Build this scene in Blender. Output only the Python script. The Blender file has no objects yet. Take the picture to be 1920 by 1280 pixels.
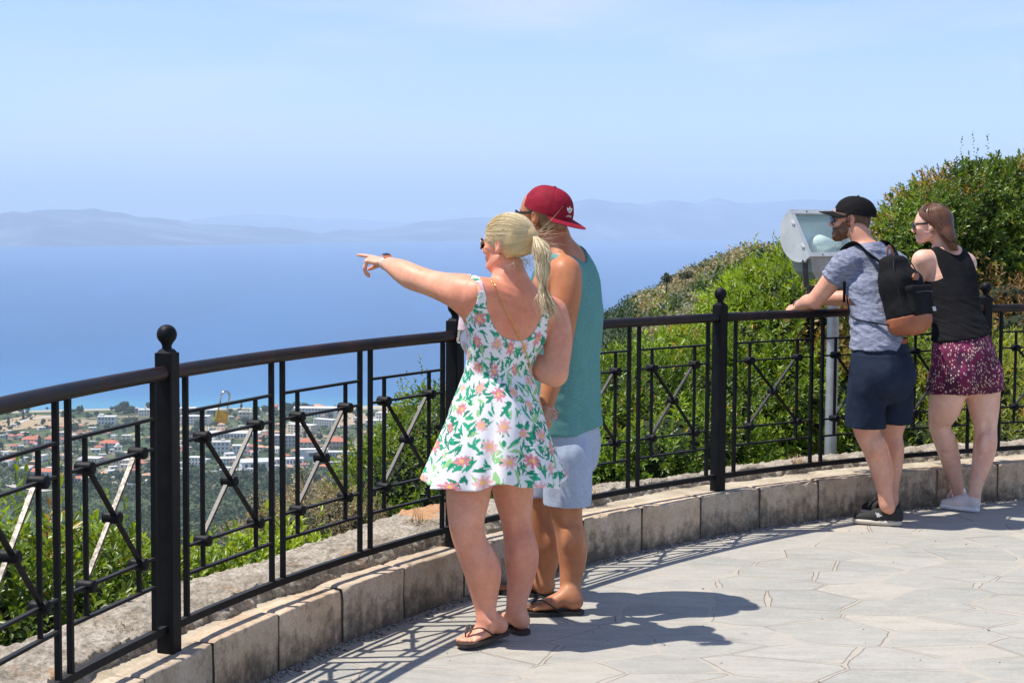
import bpy, math, random
import numpy as np
from mathutils import Vector, Matrix
R_ = math.radians
scene = bpy.context.scene
COL = scene.collection
random.seed(7)
RNG = np.random.default_rng(11)

# ------------------------------------------------------------------ camera
CF, CPITCH, CROLL, CH = 3163.2, 0.0716, 0.0067, 1.676      # focal length in photo pixels, pitch, roll, eye height
cam = bpy.data.cameras.new('camera')
cam.sensor_width = 36.0
cam.lens = 36.0 * CF / 1920.0
cam.clip_start = 0.1
cam.clip_end = 200000.0
camo = bpy.data.objects.new('camera', cam)
COL.objects.link(camo)
camo.location = (0, 0, CH)
camo.rotation_euler = (Matrix.Rotation(math.pi / 2 - CPITCH, 3, 'X') @ Matrix.Rotation(CROLL, 3, 'Z')).to_euler()
scene.camera = camo

# ------------------------------------------------------------------ sky and sun
SUN_TO = Vector((-0.474, -0.045, 1.0)).normalized()          # towards the sun
SUN_EL = math.asin(SUN_TO.z)
SUN_AZ = math.atan2(SUN_TO.x, SUN_TO.y)
world = bpy.data.worlds.new('World')
scene.world = world
world.use_nodes = True
wn, wl = world.node_tree.nodes, world.node_tree.links
wn.clear()
w_out = wn.new('ShaderNodeOutputWorld')
w_bg = wn.new('ShaderNodeBackground')
w_bg.inputs[1].default_value = 0.115
w_sky = wn.new('ShaderNodeTexSky')
w_sky.sky_type = 'NISHITA'
w_sky.sun_disc = False
w_sky.sun_elevation = SUN_EL
w_sky.sun_rotation = SUN_AZ
w_sky.altitude = 260
w_sky.air_density = 1.0
w_sky.dust_density = 0.1
w_sky.ozone_density = 4.0
w_gam = wn.new('ShaderNodeHueSaturation')                    # clear, deep Aegean blue
w_gam.inputs['Value'].default_value = 1.12; w_gam.inputs['Hue'].default_value = 0.5
w_gam.inputs['Saturation'].default_value = 1.0
wl.new(w_sky.outputs[0], w_gam.inputs['Color'])
# thin high cirrus laid over the sky dome
w_tc = wn.new('ShaderNodeTexCoord')
w_map = wn.new('ShaderNodeMapping')
w_map.inputs['Rotation'].default_value = (0.0, R_(-14), R_(25))
w_map.inputs['Scale'].default_value = (1.5, 1.5, 9.0)
w_no = wn.new('ShaderNodeTexNoise')
w_no.inputs['Scale'].default_value = 2.2
w_no.inputs['Detail'].default_value = 5.0
w_no.inputs['Roughness'].default_value = 0.5
w_no.inputs['Distortion'].default_value = 0.4
w_rmp = wn.new('ShaderNodeValToRGB')
w_rmp.color_ramp.elements[0].position = 0.47
w_rmp.color_ramp.elements[1].position = 0.74
w_rmp.color_ramp.elements[1].color = (0.6, 0.6, 0.6, 1)
w_mix = wn.new('ShaderNodeMixRGB')
w_mix.inputs[2].default_value = (7.3, 6.9, 8.6, 1)
wl.new(w_tc.outputs['Generated'], w_map.inputs[0])
wl.new(w_map.outputs[0], w_no.inputs['Vector'])
wl.new(w_no.outputs['Fac'], w_rmp.inputs[0])
wl.new(w_rmp.outputs[0], w_mix.inputs[0])
w_tint = wn.new('ShaderNodeMixRGB'); w_tint.blend_type = 'MULTIPLY'; w_tint.inputs[0].default_value = 1.0; w_tint.inputs[2].default_value = (.95, .935, 1.0, 1)
wl.new(w_gam.outputs[0], w_tint.inputs[1])
wl.new(w_tint.outputs[0], w_mix.inputs[1])
wl.new(w_mix.outputs[0], w_bg.inputs[0])
wl.new(w_bg.outputs[0], w_out.inputs[0])

sun = bpy.data.lights.new('sun', 'SUN')
sun.energy = 5.0
sun.angle = R_(0.53)
sun.color = (1.0, 0.935, 0.84)
suno = bpy.data.objects.new('sun', sun)
COL.objects.link(suno)
suno.rotation_euler = SUN_TO.to_track_quat('Z', 'Y').to_euler()
suno.location = (-5, 0, 12)

scene.view_settings.view_transform = 'Standard'
scene.view_settings.look = 'None'
scene.view_settings.gamma = 1.0
scene.view_settings.use_curve_mapping = False
scene.view_settings.exposure = 0.36
scene.cycles.use_denoising = True
scene.cycles.max_bounces = 8
scene.cycles.volume_bounces = 5
scene.cycles.transparent_max_bounces = 12
scene.cycles.sample_clamp_indirect = 6.0

# ------------------------------------------------------------------ photo pixel -> place in the world
_c, _s, _cr, _sr = math.cos(CPITCH), math.sin(CPITCH), math.cos(CROLL), math.sin(CROLL)
def ray(u, v):
    du, dv = u - 960.0, v - 640.0
    a = du * _cr + dv * _sr; b = -du * _sr + dv * _cr
    x = a / CF; y = -b / CF
    return np.array([x, _c + y * _s, y * _c - _s])
def at(u, v, Y):
    d = ray(u, v)
    return np.array([0, 0, CH]) + d * (Y / d[1])
def gnd(u, v, z=0.0):
    d = ray(u, v)
    return np.array([0, 0, CH]) + d * ((z - CH) / d[2])
def vec(*a): return np.array(a, float)
def unit(v):
    v = np.asarray(v, float); return v / np.linalg.norm(v)

# ------------------------------------------------------------------ tagging and linking
def tag(o, label=None, cat=None, group=None, kind=None):
    if label: o['label'] = label
    if cat: o['category'] = cat
    if group: o['group'] = group
    if kind: o['kind'] = kind
    return o
def empty(name, loc, label=None, cat=None, group=None, rz=0.0):
    o = bpy.data.objects.new(name, None)
    COL.objects.link(o)
    o.location = tuple(loc); o.rotation_euler = (0, 0, rz); o.empty_display_size = 0.1
    return tag(o, label, cat, group)
def link(name, me, mat=None, parent=None, smooth=False):
    o = bpy.data.objects.new(name, me)
    if mat is not None and len(me.materials) == 0: me.materials.append(mat)
    if smooth:
        me.polygons.foreach_set('use_smooth', np.ones(len(me.polygons), bool))
    COL.objects.link(o)
    if parent is not None:
        o.parent = parent
        # vertices are given in world coordinates: take the whole chain of parents out
        p, off, rz = parent, Vector((0, 0, 0)), 0.0
        M = Matrix.Identity(4)
        chain = []
        while p is not None: chain.append(p); p = p.parent
        for q in reversed(chain):
            M = M @ q.matrix_parent_inverse @ q.matrix_basis
        o.matrix_parent_inverse = M.inverted()
    return o
def tree_copy(o, parent=None):
    c = o.copy(); COL.objects.link(c); c.parent = parent
    for ch in list(o.children): tree_copy(ch, c)
    return c

# ------------------------------------------------------------------ mesh helpers
def mesh_np(name, V, F, cols=None, n=None):
    """V (N,3); F (M,k) with one k"""
    V = np.asarray(V, np.float32); F = np.asarray(F, np.int32)
    me = bpy.data.meshes.new(name)
    me.vertices.add(len(V)); me.vertices.foreach_set('co', V.ravel())
    k = F.shape[1]
    me.loops.add(F.size); me.loops.foreach_set('vertex_index', F.ravel())
    me.polygons.add(len(F))
    me.polygons.foreach_set('loop_start', np.arange(0, F.size, k, dtype=np.int32))
    try: me.polygons.foreach_set('loop_total', np.full(len(F), k, np.int32))
    except Exception: pass
    if cols is not None:
        a = me.color_attributes.new('Col', 'FLOAT_COLOR', 'POINT')
        c = np.ones((len(V), 4), np.float32); c[:, :3] = cols
        a.data.foreach_set('color', c.ravel())
    me.update(calc_edges=True)
    return me

class MB:
    """collects solid pieces (world coordinates) into one mesh"""
    def __init__(s): s.v = []; s.f = []
    def add(s, V, F):
        b = len(s.v); s.v += [tuple(float(c) for c in p) for p in V]; s.f += [tuple(i + b for i in f) for f in F]
    def box(s, c, size, ax=None, taper=1.0):
        """box centred at c, size along axes ax (3 vectors)"""
        ax = [vec(1,0,0), vec(0,1,0), vec(0,0,1)] if ax is None else [unit(a) for a in ax]
        c = np.asarray(c, float); hx, hy, hz = [q / 2 for q in size]
        P = []
        for k in (-1, 1):
            t = taper if k == 1 else 1.0
            for i, j in ((-1,-1),(1,-1),(1,1),(-1,1)):
                P.append(c + ax[0]*i*hx*t + ax[1]*j*hy*t + ax[2]*k*hz)
        s.add(P, [(3,2,1,0),(4,5,6,7),(0,1,5,4),(1,2,6,5),(2,3,7,6),(3,0,4,7)])
        return s
    def bar(s, A, B, w, t, up=(0,0,1), b=0.0):
        """flat bar from A to B: w across (perp. to up), t along up; b bevels the long edges"""
        A = np.asarray(A, float); B = np.asarray(B, float)
        d = unit(B - A); side = np.cross(d, np.asarray(up, float))
        if np.linalg.norm(side) < 1e-6: side = vec(1,0,0)
        side = unit(side); u2 = unit(np.cross(side, d))
        if b <= 0:
            return s.box((A+B)/2, (w, np.linalg.norm(B-A), t), (side, d, u2))
        a0, b0 = w/2, t/2
        pr = [(a0-b,-b0),(a0,-b0+b),(a0,b0-b),(a0-b,b0),(-a0+b,b0),(-a0,b0-b),(-a0,-b0+b),(-a0+b,-b0)]
        P = [A + side*x + u2*y for x,y in pr] + [B + side*x + u2*y for x,y in pr]
        F = [(i,(i+1)%8,8+(i+1)%8,8+i) for i in range(8)] + [tuple(range(7,-1,-1)), tuple(range(8,16))]
        s.add(P, F); return s
    def tube(s, pts, rad, n=10, caps=True, up=(0,0,1), closed=False):
        pts = [np.asarray(p, float) for p in pts]; m = len(pts)
        rad = rad if hasattr(rad, '__len__') else [rad]*m
        P = []; prev = None
        for i, p in enumerate(pts):
            if closed: d = pts[(i+1) % m] - pts[i-1]
            else: d = pts[min(i+1, m-1)] - pts[max(i-1, 0)]
            d = unit(d + 1e-9)
            if prev is None:
                a = np.cross(d, np.asarray(up, float))
                if np.linalg.norm(a) < 1e-3: a = np.cross(d, vec(1,0,0.1))
            else: a = prev - d*np.dot(prev, d)
            a = unit(a); prev = a; b = np.cross(d, a)
            r = rad[i]
            ra, rb = (r if hasattr(r, '__len__') else (r, r))
            for k in range(n):
                t = 2*math.pi*k/n
                P.append(p + a*math.cos(t)*ra + b*math.sin(t)*rb)
        F = []
        for i in range(m if closed else m-1):
            j = (i+1) % m
            for k in range(n):
                F.append((i*n+k, j*n+k, j*n+(k+1)%n, i*n+(k+1)%n))
        if caps and not closed:
            F.append(tuple(range(n))); F.append(tuple((m-1)*n+k for k in range(n-1,-1,-1)))
        s.add(P, F); return s
    def lathe(s, c, prof, n=20, axis=(0,0,1)):
        """prof: list of (r, h) along axis from c"""
        ax = unit(axis); a = np.cross(ax, vec(0,1,0.01)); a = unit(a); b = np.cross(ax, a); c = np.asarray(c, float)
        P = []
        for r, h in prof:
            for k in range(n):
                t = 2*math.pi*k/n
                P.append(c + ax*h + (a*math.cos(t)+b*math.sin(t))*max(r, 1e-4))
        F = []
        m = len(prof)
        for i in range(m-1):
            for k in range(n): F.append((i*n+k, i*n+(k+1)%n, (i+1)*n+(k+1)%n, (i+1)*n+k))
        F.append(tuple(range(n-1,-1,-1))); F.append(tuple((m-1)*n+k for k in range(n)))
        s.add(P, F); return s
    def build(s, name, mat=None, parent=None, smooth=False, local=False, fix=True):
        me = bpy.data.meshes.new(name); me.from_pydata(s.v, [], s.f)
        if fix:
            import bmesh
            bm = bmesh.new(); bm.from_mesh(me); bmesh.ops.recalc_face_normals(bm, faces=bm.faces[:]); bm.to_mesh(me); bm.free()
        me.update()
        if smooth:
            me.polygons.foreach_set('use_smooth', np.ones(len(me.polygons), bool))
            try: me.set_sharp_from_angle(angle=R_(42))
            except Exception: pass
        if local:
            o = bpy.data.objects.new(name, me)
            if mat: me.materials.append(mat)
            COL.objects.link(o); o.parent = parent
            return o
        return link(name, me, mat, parent)

# ------------------------------------------------------------------ noise in numpy
def _vn(P, seed=0):
    rs = np.random.RandomState(seed); T = rs.rand(32,32,32).astype(np.float32)
    P = np.asarray(P, np.float64); i = np.floor(P).astype(int); f = (P - i); f = f*f*(3-2*f)
    i0 = i & 31; i1 = (i+1) & 31
    x0,y0,z0 = i0[...,0],i0[...,1],i0[...,2]; x1,y1,z1 = i1[...,0],i1[...,1],i1[...,2]
    fx,fy,fz = f[...,0],f[...,1],f[...,2]
    c = lambda a,b,d: T[a,b,d]
    u = (c(x0,y0,z0)*(1-fx)+c(x1,y0,z0)*fx)*(1-fy)+(c(x0,y1,z0)*(1-fx)+c(x1,y1,z0)*fx)*fy
    w = (c(x0,y0,z1)*(1-fx)+c(x1,y0,z1)*fx)*(1-fy)+(c(x0,y1,z1)*(1-fx)+c(x1,y1,z1)*fx)*fy
    return (u*(1-fz)+w*fz)*2-1
def fbm(P, sc=1.0, octv=3, seed=0):
    P = np.asarray(P, float)*sc; r = 0; a = 1.0; t = 0
    for o in range(octv):
        r = r + a*_vn(P + 7.3*o, seed+o); t += a; a *= 0.5; P = P*2.03
    return r/t

# ------------------------------------------------------------------ materials
def nodes(name):
    m = bpy.data.materials.new(name); m.use_nodes = True
    nt = m.node_tree; b = nt.nodes['Principled BSDF']
    return m, nt.nodes, nt.links, b
def setin(b, k, v):
    if k in b.inputs: b.inputs[k].default_value = v
def rgba(c): return (c[0], c[1], c[2], 1.0)
def noise_node(n, l, scale, detail=4, rough=0.55, vecsock=None, dist=0.0):
    t = n.new('ShaderNodeTexNoise'); t.inputs['Scale'].default_value = scale
    t.inputs['Detail'].default_value = detail; t.inputs['Roughness'].default_value = rough
    t.inputs['Distortion'].default_value = dist
    if vecsock is not None: l.new(vecsock, t.inputs['Vector'])
    return t
def geo_pos(n, l, scale=None):
    g = n.new('ShaderNodeNewGeometry')
    if scale is None: return g.outputs['Position']
    mp = n.new('ShaderNodeMapping'); mp.inputs['Scale'].default_value = scale
    l.new(g.outputs['Position'], mp.inputs[0]); return mp.outputs[0]
def obj_pos(n, l, scale=None):
    g = n.new('ShaderNodeTexCoord')
    if scale is None: return g.outputs['Object']
    mp = n.new('ShaderNodeMapping'); mp.inputs['Scale'].default_value = scale
    l.new(g.outputs['Object'], mp.inputs[0]); return mp.outputs[0]
def ramp(n, l, src, stops):
    r = n.new('ShaderNodeValToRGB'); e = r.color_ramp.elements
    while len(e) < len(stops): e.new(0.5)
    for q, (p, c) in zip(e, stops):
        q.position = p; q.color = rgba(c) if hasattr(c, '__len__') else (c, c, c, 1)
    l.new(src, r.inputs[0]); return r
def mixc(n, l, fac, a, b, mode='MIX'):
    m = n.new('ShaderNodeMixRGB'); m.blend_type = mode
    for k, s in ((0, fac), (1, a), (2, b)):
        if hasattr(s, 'default_value') or hasattr(s, 'links'): l.new(s, m.inputs[k])
        elif k == 0: m.inputs[0].default_value = s
        else: m.inputs[k].default_value = rgba(s)
    return m.outputs[0]
def bump(n, l, b, h, strength=0.3, dist=0.01, prev=None):
    u = n.new('ShaderNodeBump'); u.inputs['Strength'].default_value = strength; u.inputs['Distance'].default_value = dist
    l.new(h, u.inputs['Height'])
    if prev is not None: l.new(prev, u.inputs['Normal'])
    l.new(u.outputs[0], b.inputs['Normal']); return u.outputs[0]
def simple(name, col, rough=0.6, metal=0.0, nscale=60, namt=0.25, bstr=0.15, bdist=0.002, spec=0.5, coat=0.0):
    m, n, l, b = nodes(name)
    p = geo_pos(n, l)
    t = noise_node(n, l, nscale, 4, 0.6, p)
    lo = tuple(c*(1-namt) for c in col); hi = tuple(min(1, c*(1+namt)) for c in col)
    r = ramp(n, l, t.outputs['Fac'], [(0.3, lo), (0.7, hi)])
    l.new(r.outputs[0], b.inputs['Base Color'])
    setin(b, 'Roughness', rough); setin(b, 'Metallic', metal); setin(b, 'Specular IOR Level', spec); setin(b, 'Coat Weight', coat)
    if bstr > 0: bump(n, l, b, t.outputs['Fac'], bstr, bdist)
    return m
def vcol_mat(name, rough=0.8, sss=0.0, bump_scale=0, bstr=0.1, bdist=0.001, namt=0.0, nscale=40, spec=0.4, stretch=None, trans=0.0):
    m, n, l, b = nodes(name)
    a = n.new('ShaderNodeAttribute'); a.attribute_name = 'Col'
    src = a.outputs['Color']
    p = geo_pos(n, l, stretch)
    if namt > 0:
        t = noise_node(n, l, nscale, 4, 0.6, p)
        r = ramp(n, l, t.outputs['Fac'], [(0.25, 1-namt), (0.75, 1+0.0*namt)])
        src = mixc(n, l, 1.0, src, r.outputs[0], 'MULTIPLY')
    l.new(src, b.inputs['Base Color'])
    setin(b, 'Roughness', rough); setin(b, 'Specular IOR Level', spec)
    if sss > 0:
        setin(b, 'Subsurface Weight', sss); setin(b, 'Subsurface Radius', (0.012, 0.005, 0.003)); setin(b, 'Subsurface Scale', 1.0)
    if bump_scale:
        t2 = noise_node(n, l, bump_scale, 4, 0.6, p)
        bump(n, l, b, t2.outputs['Fac'], bstr, bdist)
    if trans > 0:
        tr = n.new('ShaderNodeBsdfTranslucent'); mx = n.new('ShaderNodeMixShader'); mx.inputs[0].default_value = trans
        hs = n.new('ShaderNodeHueSaturation'); hs.inputs['Value'].default_value = 1.5; hs.inputs['Saturation'].default_value = 1.1
        l.new(src, hs.inputs['Color']); l.new(hs.outputs[0], tr.inputs[0])
        o = n['Material Output']
        l.new(b.outputs[0], mx.inputs[1]); l.new(tr.outputs[0], mx.inputs[2]); l.new(mx.outputs[0], o.inputs[0])
    return m
# ------------------------------------------------------------------ soft-body modelling: a distance field meshed as one skin
def smin(a, b, k):
    if k <= 1e-6: return np.minimum(a, b)
    h = np.maximum(k - np.abs(a-b), 0)/k
    return np.minimum(a, b) - h*h*k*0.25
def smax(a, b, k): return -smin(-a, -b, k)
def _grid3(A): return np.asarray(A, np.float32)
def P_cone(A, B, ra, rb):
    A = np.asarray(A, float); B = np.asarray(B, float); m = max(ra, rb)
    D = B-A; L2 = float(D@D) + 1e-12
    def fn(x, y, z):
        qx, qy, qz = x-A[0], y-A[1], z-A[2]
        t = np.clip((qx*D[0]+qy*D[1]+qz*D[2])/L2, 0, 1)
        return np.sqrt((qx-t*D[0])**2+(qy-t*D[1])**2+(qz-t*D[2])**2) - (ra+t*(rb-ra))
    return np.minimum(A, B)-m, np.maximum(A, B)+m, fn
def P_eseg(A, B, side, a0, b0, a1, b1, cap=1.0):
    """tapered segment with elliptical section: a along side, b across"""
    A = np.asarray(A, float); B = np.asarray(B, float); D = B-A; L = float(np.linalg.norm(D)); w = D/L
    u = np.asarray(side, float); u = unit(u - w*(u@w)); v = np.cross(w, u); m = max(a0, b0, a1, b1)
    def fn(x, y, z):
        qx, qy, qz = x-A[0], y-A[1], z-A[2]
        tw = qx*w[0]+qy*w[1]+qz*w[2]
        t = np.clip(tw/L, 0, 1)
        qw = tw - t*L
        qu = qx*u[0]+qy*u[1]+qz*u[2]; qv = qx*v[0]+qy*v[1]+qz*v[2]
        a = a0+t*(a1-a0); b = b0+t*(b1-b0); c = np.minimum(a, b)*cap
        k0 = np.sqrt((qu/a)**2+(qv/b)**2+(qw/c)**2)+1e-6
        k1 = np.sqrt((qu/a**2)**2+(qv/b**2)**2+(qw/c**2)**2)+1e-6
        return k0*(k0-1)/k1
    return np.minimum(A, B)-m, np.maximum(A, B)+m, fn
def P_ell(C, r, R=None):
    """ellipsoid, R rows = axes"""
    C = np.asarray(C, float); R = np.eye(3) if R is None else np.asarray(R, float); m = max(r)
    def fn(x, y, z):
        qx, qy, qz = x-C[0], y-C[1], z-C[2]
        k0 = 0; k1 = 0
        for i in range(3):
            q = qx*R[i][0]+qy*R[i][1]+qz*R[i][2]
            k0 = k0+(q/r[i])**2; k1 = k1+(q/r[i]**2)**2
        k0 = np.sqrt(k0)+1e-6; k1 = np.sqrt(k1)+1e-6
        return k0*(k0-1)/k1
    return C-m, C+m, fn
def P_box(C, hs, R=None, rnd=0.005):
    C = np.asarray(C, float); R = np.eye(3) if R is None else np.asarray(R, float); m = float(np.linalg.norm(hs))
    def fn(x, y, z):
        qx, qy, qz = x-C[0], y-C[1], z-C[2]
        q = [np.abs(qx*R[i][0]+qy*R[i][1]+qz*R[i][2]) - (hs[i]-rnd) for i in range(3)]
        out = np.sqrt(sum(np.maximum(a, 0)**2 for a in q))
        return out + np.minimum(np.maximum(np.maximum(q[0], q[1]), q[2]), 0) - rnd
    return C-m, C+m, fn

class Field:
    def __init__(s, lo, hi, h, far=0.1):
        s.lo = np.asarray(lo, float); s.h = h
        n = np.ceil((np.asarray(hi, float)-s.lo)/h).astype(int)+2
        s.n = n; s.d = np.full(tuple(n), far, np.float32)
    def axes(s, i0=None, i1=None):
        i0 = (0,0,0) if i0 is None else i0; i1 = s.n if i1 is None else i1
        ax = [(s.lo[k]+s.h*np.arange(i0[k], i1[k])).astype(np.float32) for k in range(3)]
        return ax[0][:,None,None], ax[1][None,:,None], ax[2][None,None,:]
    def region(s, lo, hi, m):
        i0 = np.clip(np.floor((lo-m-s.lo)/s.h).astype(int), 0, s.n); i1 = np.clip(np.ceil((hi+m-s.lo)/s.h).astype(int)+1, 0, s.n)
        return i0, i1
    def add(s, prim, k=0.0, sub=False, margin=0.03):
        lo, hi, fn = prim
        i0, i1 = s.region(lo, hi, k+margin)
        if np.any(i1 <= i0): return s
        x, y, z = s.axes(i0, i1)
        sl = tuple(slice(a, b) for a, b in zip(i0, i1))
        v = fn(x, y, z).astype(np.float32)
        s.d[sl] = smax(s.d[sl], -v, k) if sub else smin(s.d[sl], v, k)
        return s
    def merge(s, F2, k=0.01):
        """smooth union with a field on the same grid"""
        s.d = smin(s.d, F2.d, k); return s
    def like(s, far=0.1):
        f = Field.__new__(Field); f.lo = s.lo.copy(); f.h = s.h; f.n = s.n.copy(); f.d = np.full(tuple(s.n), far, np.float32); return f
    def limb(s, pts, k=0.02, own=0.006, sub=4):
        """pts: (P, r) joined by a smooth spline of tapered segments"""
        P = np.array([p for p, r in pts], float); r = np.array([q for p, q in pts], float)
        Q, rr = catmull(P, r, sub)
        for i in range(len(Q)-1): s.add(P_cone(Q[i], Q[i+1], rr[i], rr[i+1]), k if i == 0 else own)
        return s
    def chain(s, secs, k=0.02, own=0.008, sub=3):
        """secs: (P, side, a, b) elliptical sections"""
        P = np.array([q[0] for q in secs], float)
        X = np.array([list(q[1])+[q[2], q[3]] for q in secs], float)
        Q, Z = catmull(P, X, sub)
        for i in range(len(Q)-1):
            s.add(P_eseg(Q[i], Q[i+1], Z[i,:3], Z[i,3], Z[i,4], Z[i+1,3], Z[i+1,4], cap=0.6), k if i == 0 else own)
        return s
    def mesh(s):
        d = s.d; n = s.n
        ins = d < 0
        # active cells
        c = np.zeros(tuple(n-1), np.uint8)
        for dx in (0,1):
            for dy in (0,1):
                for dz in (0,1):
                    c += ins[dx:n[0]-1+dx, dy:n[1]-1+dy, dz:n[2]-1+dz]
        act = np.argwhere((c > 0) & (c < 8))
        if len(act) == 0: return np.zeros((0,3)), np.zeros((0,4), int)
        corners = [(a,b,e) for a in (0,1) for b in (0,1) for e in (0,1)]
        val = {}
        for q in corners: val[q] = d[act[:,0]+q[0], act[:,1]+q[1], act[:,2]+q[2]]
        acc = np.zeros((len(act),3)); cnt = np.zeros(len(act))
        for q in corners:
            for ax in range(3):
                if q[ax] == 1: continue
                q2 = list(q); q2[ax] = 1; q2 = tuple(q2)
                a, b = val[q], val[q2]; m = (a < 0) != (b < 0)
                t = np.where(m, a/np.where(m, a-b, 1), 0)
                pt = np.array(q, float)[None,:].repeat(len(act), 0); pt[:,ax] += t
                acc[m] += pt[m]; cnt[m] += 1
        V = s.lo + s.h*(act + acc/cnt[:,None])
        idx = np.full(tuple(n-1), -1, np.int32); idx[act[:,0],act[:,1],act[:,2]] = np.arange(len(act))
        Fs = []
        for ax in range(3):
            o1, o2 = [(1,2),(2,0),(0,1)][ax]
            A = [slice(0,None)]*3; B = [slice(0,None)]*3; A[ax] = slice(0,n[ax]-1); B[ax] = slice(1,n[ax])
            sa = ins[tuple(A)]; sb = ins[tuple(B)]
            e = np.argwhere(sa != sb)
            e = e[(e[:,o1] > 0) & (e[:,o2] > 0) & (e[:,o1] < n[o1]-1) & (e[:,o2] < n[o2]-1)]
            def at_(d1, d2):
                g = e.copy(); g[:,o1] -= d1; g[:,o2] -= d2
                return idx[g[:,0],g[:,1],g[:,2]]
            q = np.stack([at_(1,1), at_(0,1), at_(0,0), at_(1,0)], 1)
            flip = ~sa[e[:,0],e[:,1],e[:,2]]
            q[flip] = q[flip][:, ::-1]
            Fs.append(q)
        return V, np.concatenate(Fs)
    def normals(s, V):
        g = (V - s.lo)/s.h
        def smp(P):
            i = np.clip(np.floor(P).astype(int), 0, s.n-2); f = np.clip(P-i, 0, 1)
            r = 0
            for a in (0,1):
                for b in (0,1):
                    for c in (0,1):
                        w = (f[:,0] if a else 1-f[:,0])*(f[:,1] if b else 1-f[:,1])*(f[:,2] if c else 1-f[:,2])
                        r = r + w*s.d[i[:,0]+a, i[:,1]+b, i[:,2]+c]
            return r
        N = np.stack([smp(g+np.eye(3)[k]) - smp(g-np.eye(3)[k]) for k in range(3)], 1)
        return N/(np.linalg.norm(N, axis=1, keepdims=True)+1e-9)
def catmull(P, X, sub):
    P = np.asarray(P, float); X = np.asarray(X, float); X2 = X if X.ndim > 1 else X[:,None]
    A = np.concatenate([P, X2], 1); n = len(A); out = []
    for i in range(n-1):
        p0, p1, p2, p3 = A[max(i-1,0)], A[i], A[i+1], A[min(i+2,n-1)]
        for j in range(sub):
            t = j/sub
            out.append(0.5*((2*p1)+(-p0+p2)*t+(2*p0-5*p1+4*p2-p3)*t*t+(-p0+3*p1-3*p2+p3)*t**3))
    out.append(A[-1]); out = np.array(out)
    return out[:, :3], (out[:, 3:] if X.ndim > 1 else np.maximum(out[:, 3], 1e-4))
def catm(P, n=6):
    Q, _ = catmull(np.array(P), np.zeros(len(P)), n); return Q
def relax(V, F, it=2, lam=0.5):
    """light Laplacian smoothing of a quad mesh"""
    V = V.copy(); n = len(V)
    E = np.concatenate([F[:, [0,1]], F[:, [1,2]], F[:, [2,3]], F[:, [3,0]]])
    a = np.concatenate([E[:,0], E[:,1]]); b = np.concatenate([E[:,1], E[:,0]])
    cnt = np.bincount(a, minlength=n)
    for _ in range(it):
        S = np.stack([np.bincount(a, weights=V[b,k], minlength=n) for k in range(3)], 1)
        V += lam*(S/np.maximum(cnt,1)[:,None]-V)
    return V

# local frame helper: origin O, forward F, up U -> rows right, forward, up
class Frame:
    def __init__(s, O, F, U=(0,0,1)):
        s.O = np.asarray(O, float); s.F = unit(F); U = np.asarray(U, float)
        s.R = unit(np.cross(s.F, U)); s.U = np.cross(s.R, s.F); s.M = np.array([s.R, s.F, s.U])
    def p(s, r, f, u, sc=1.0): return s.O + (s.R*r + s.F*f + s.U*u)*sc
    def loc(s, V): return (np.asarray(V)-s.O) @ s.M.T

def add_head(F, fr, sc=1.0, neck=None, k=0.012, male=False):
    def E(c, r, kk=k, sub=False, tilt=None):
        M = fr.M if tilt is None else tilt
        F.add(P_ell(fr.p(*c, sc=sc), [q*sc for q in r], M), kk, sub)
    E((0,-.014,.045), (.075,.096,.080))
    E((0,.030,.018), (.066,.060,.085), .02)
    E((0,.030,-.042), (.055,.052,.048), .02)
    E((0,.064,-.080), (.026,.024,.020), .025)
    for sx in (-1, 1):
        F.add(P_cone(fr.p(sx*.052,-.005,-.045,sc=sc), fr.p(sx*.022,.062,-.082,sc=sc), .016*sc, .014*sc), .02)
        E((sx*.038,.064,-.018), (.024,.022,.022), .015)
        E((sx*.031,.093,.013), (.017,.012,.011), .008, True)
        E((sx*.031,.080,.012), (.012,.011,.010), .004)
        # ear: plate, rim, lobe
        ear = np.array([unit(fr.R*sx - fr.F*0.35), unit(fr.F + fr.R*sx*0.35), fr.U])
        E((sx*.079,-.012,.004), (.0085,.018,.031), .004, tilt=ear)
        E((sx*.088,-.004,.004), (.006,.010,.017), .003, True, tilt=ear)
        E((sx*.077,-.004,-.022), (.007,.010,.011), .004)
        F.add(P_cone(fr.p(sx*.014,.086,.032,sc=sc), fr.p(sx*.045,.072,.030,sc=sc), .009*sc, .007*sc), .010)
        E((sx*.012,.098,-.026), (.009,.010,.008), .006)
    F.add(P_cone(fr.p(0,.086,.022,sc=sc), fr.p(0,.108,-.018,sc=sc), .0085*sc, .0105*sc), .010)
    E((0,.086,-.050), (.026,.012,.008), .006)
    E((0,.084,-.062), (.022,.012,.008), .006)
    E((0,.099,-.056), (.024,.006,.0018), .003, True)
    if male: E((0,.030,-.060), (.058,.050,.030), .02)

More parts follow.
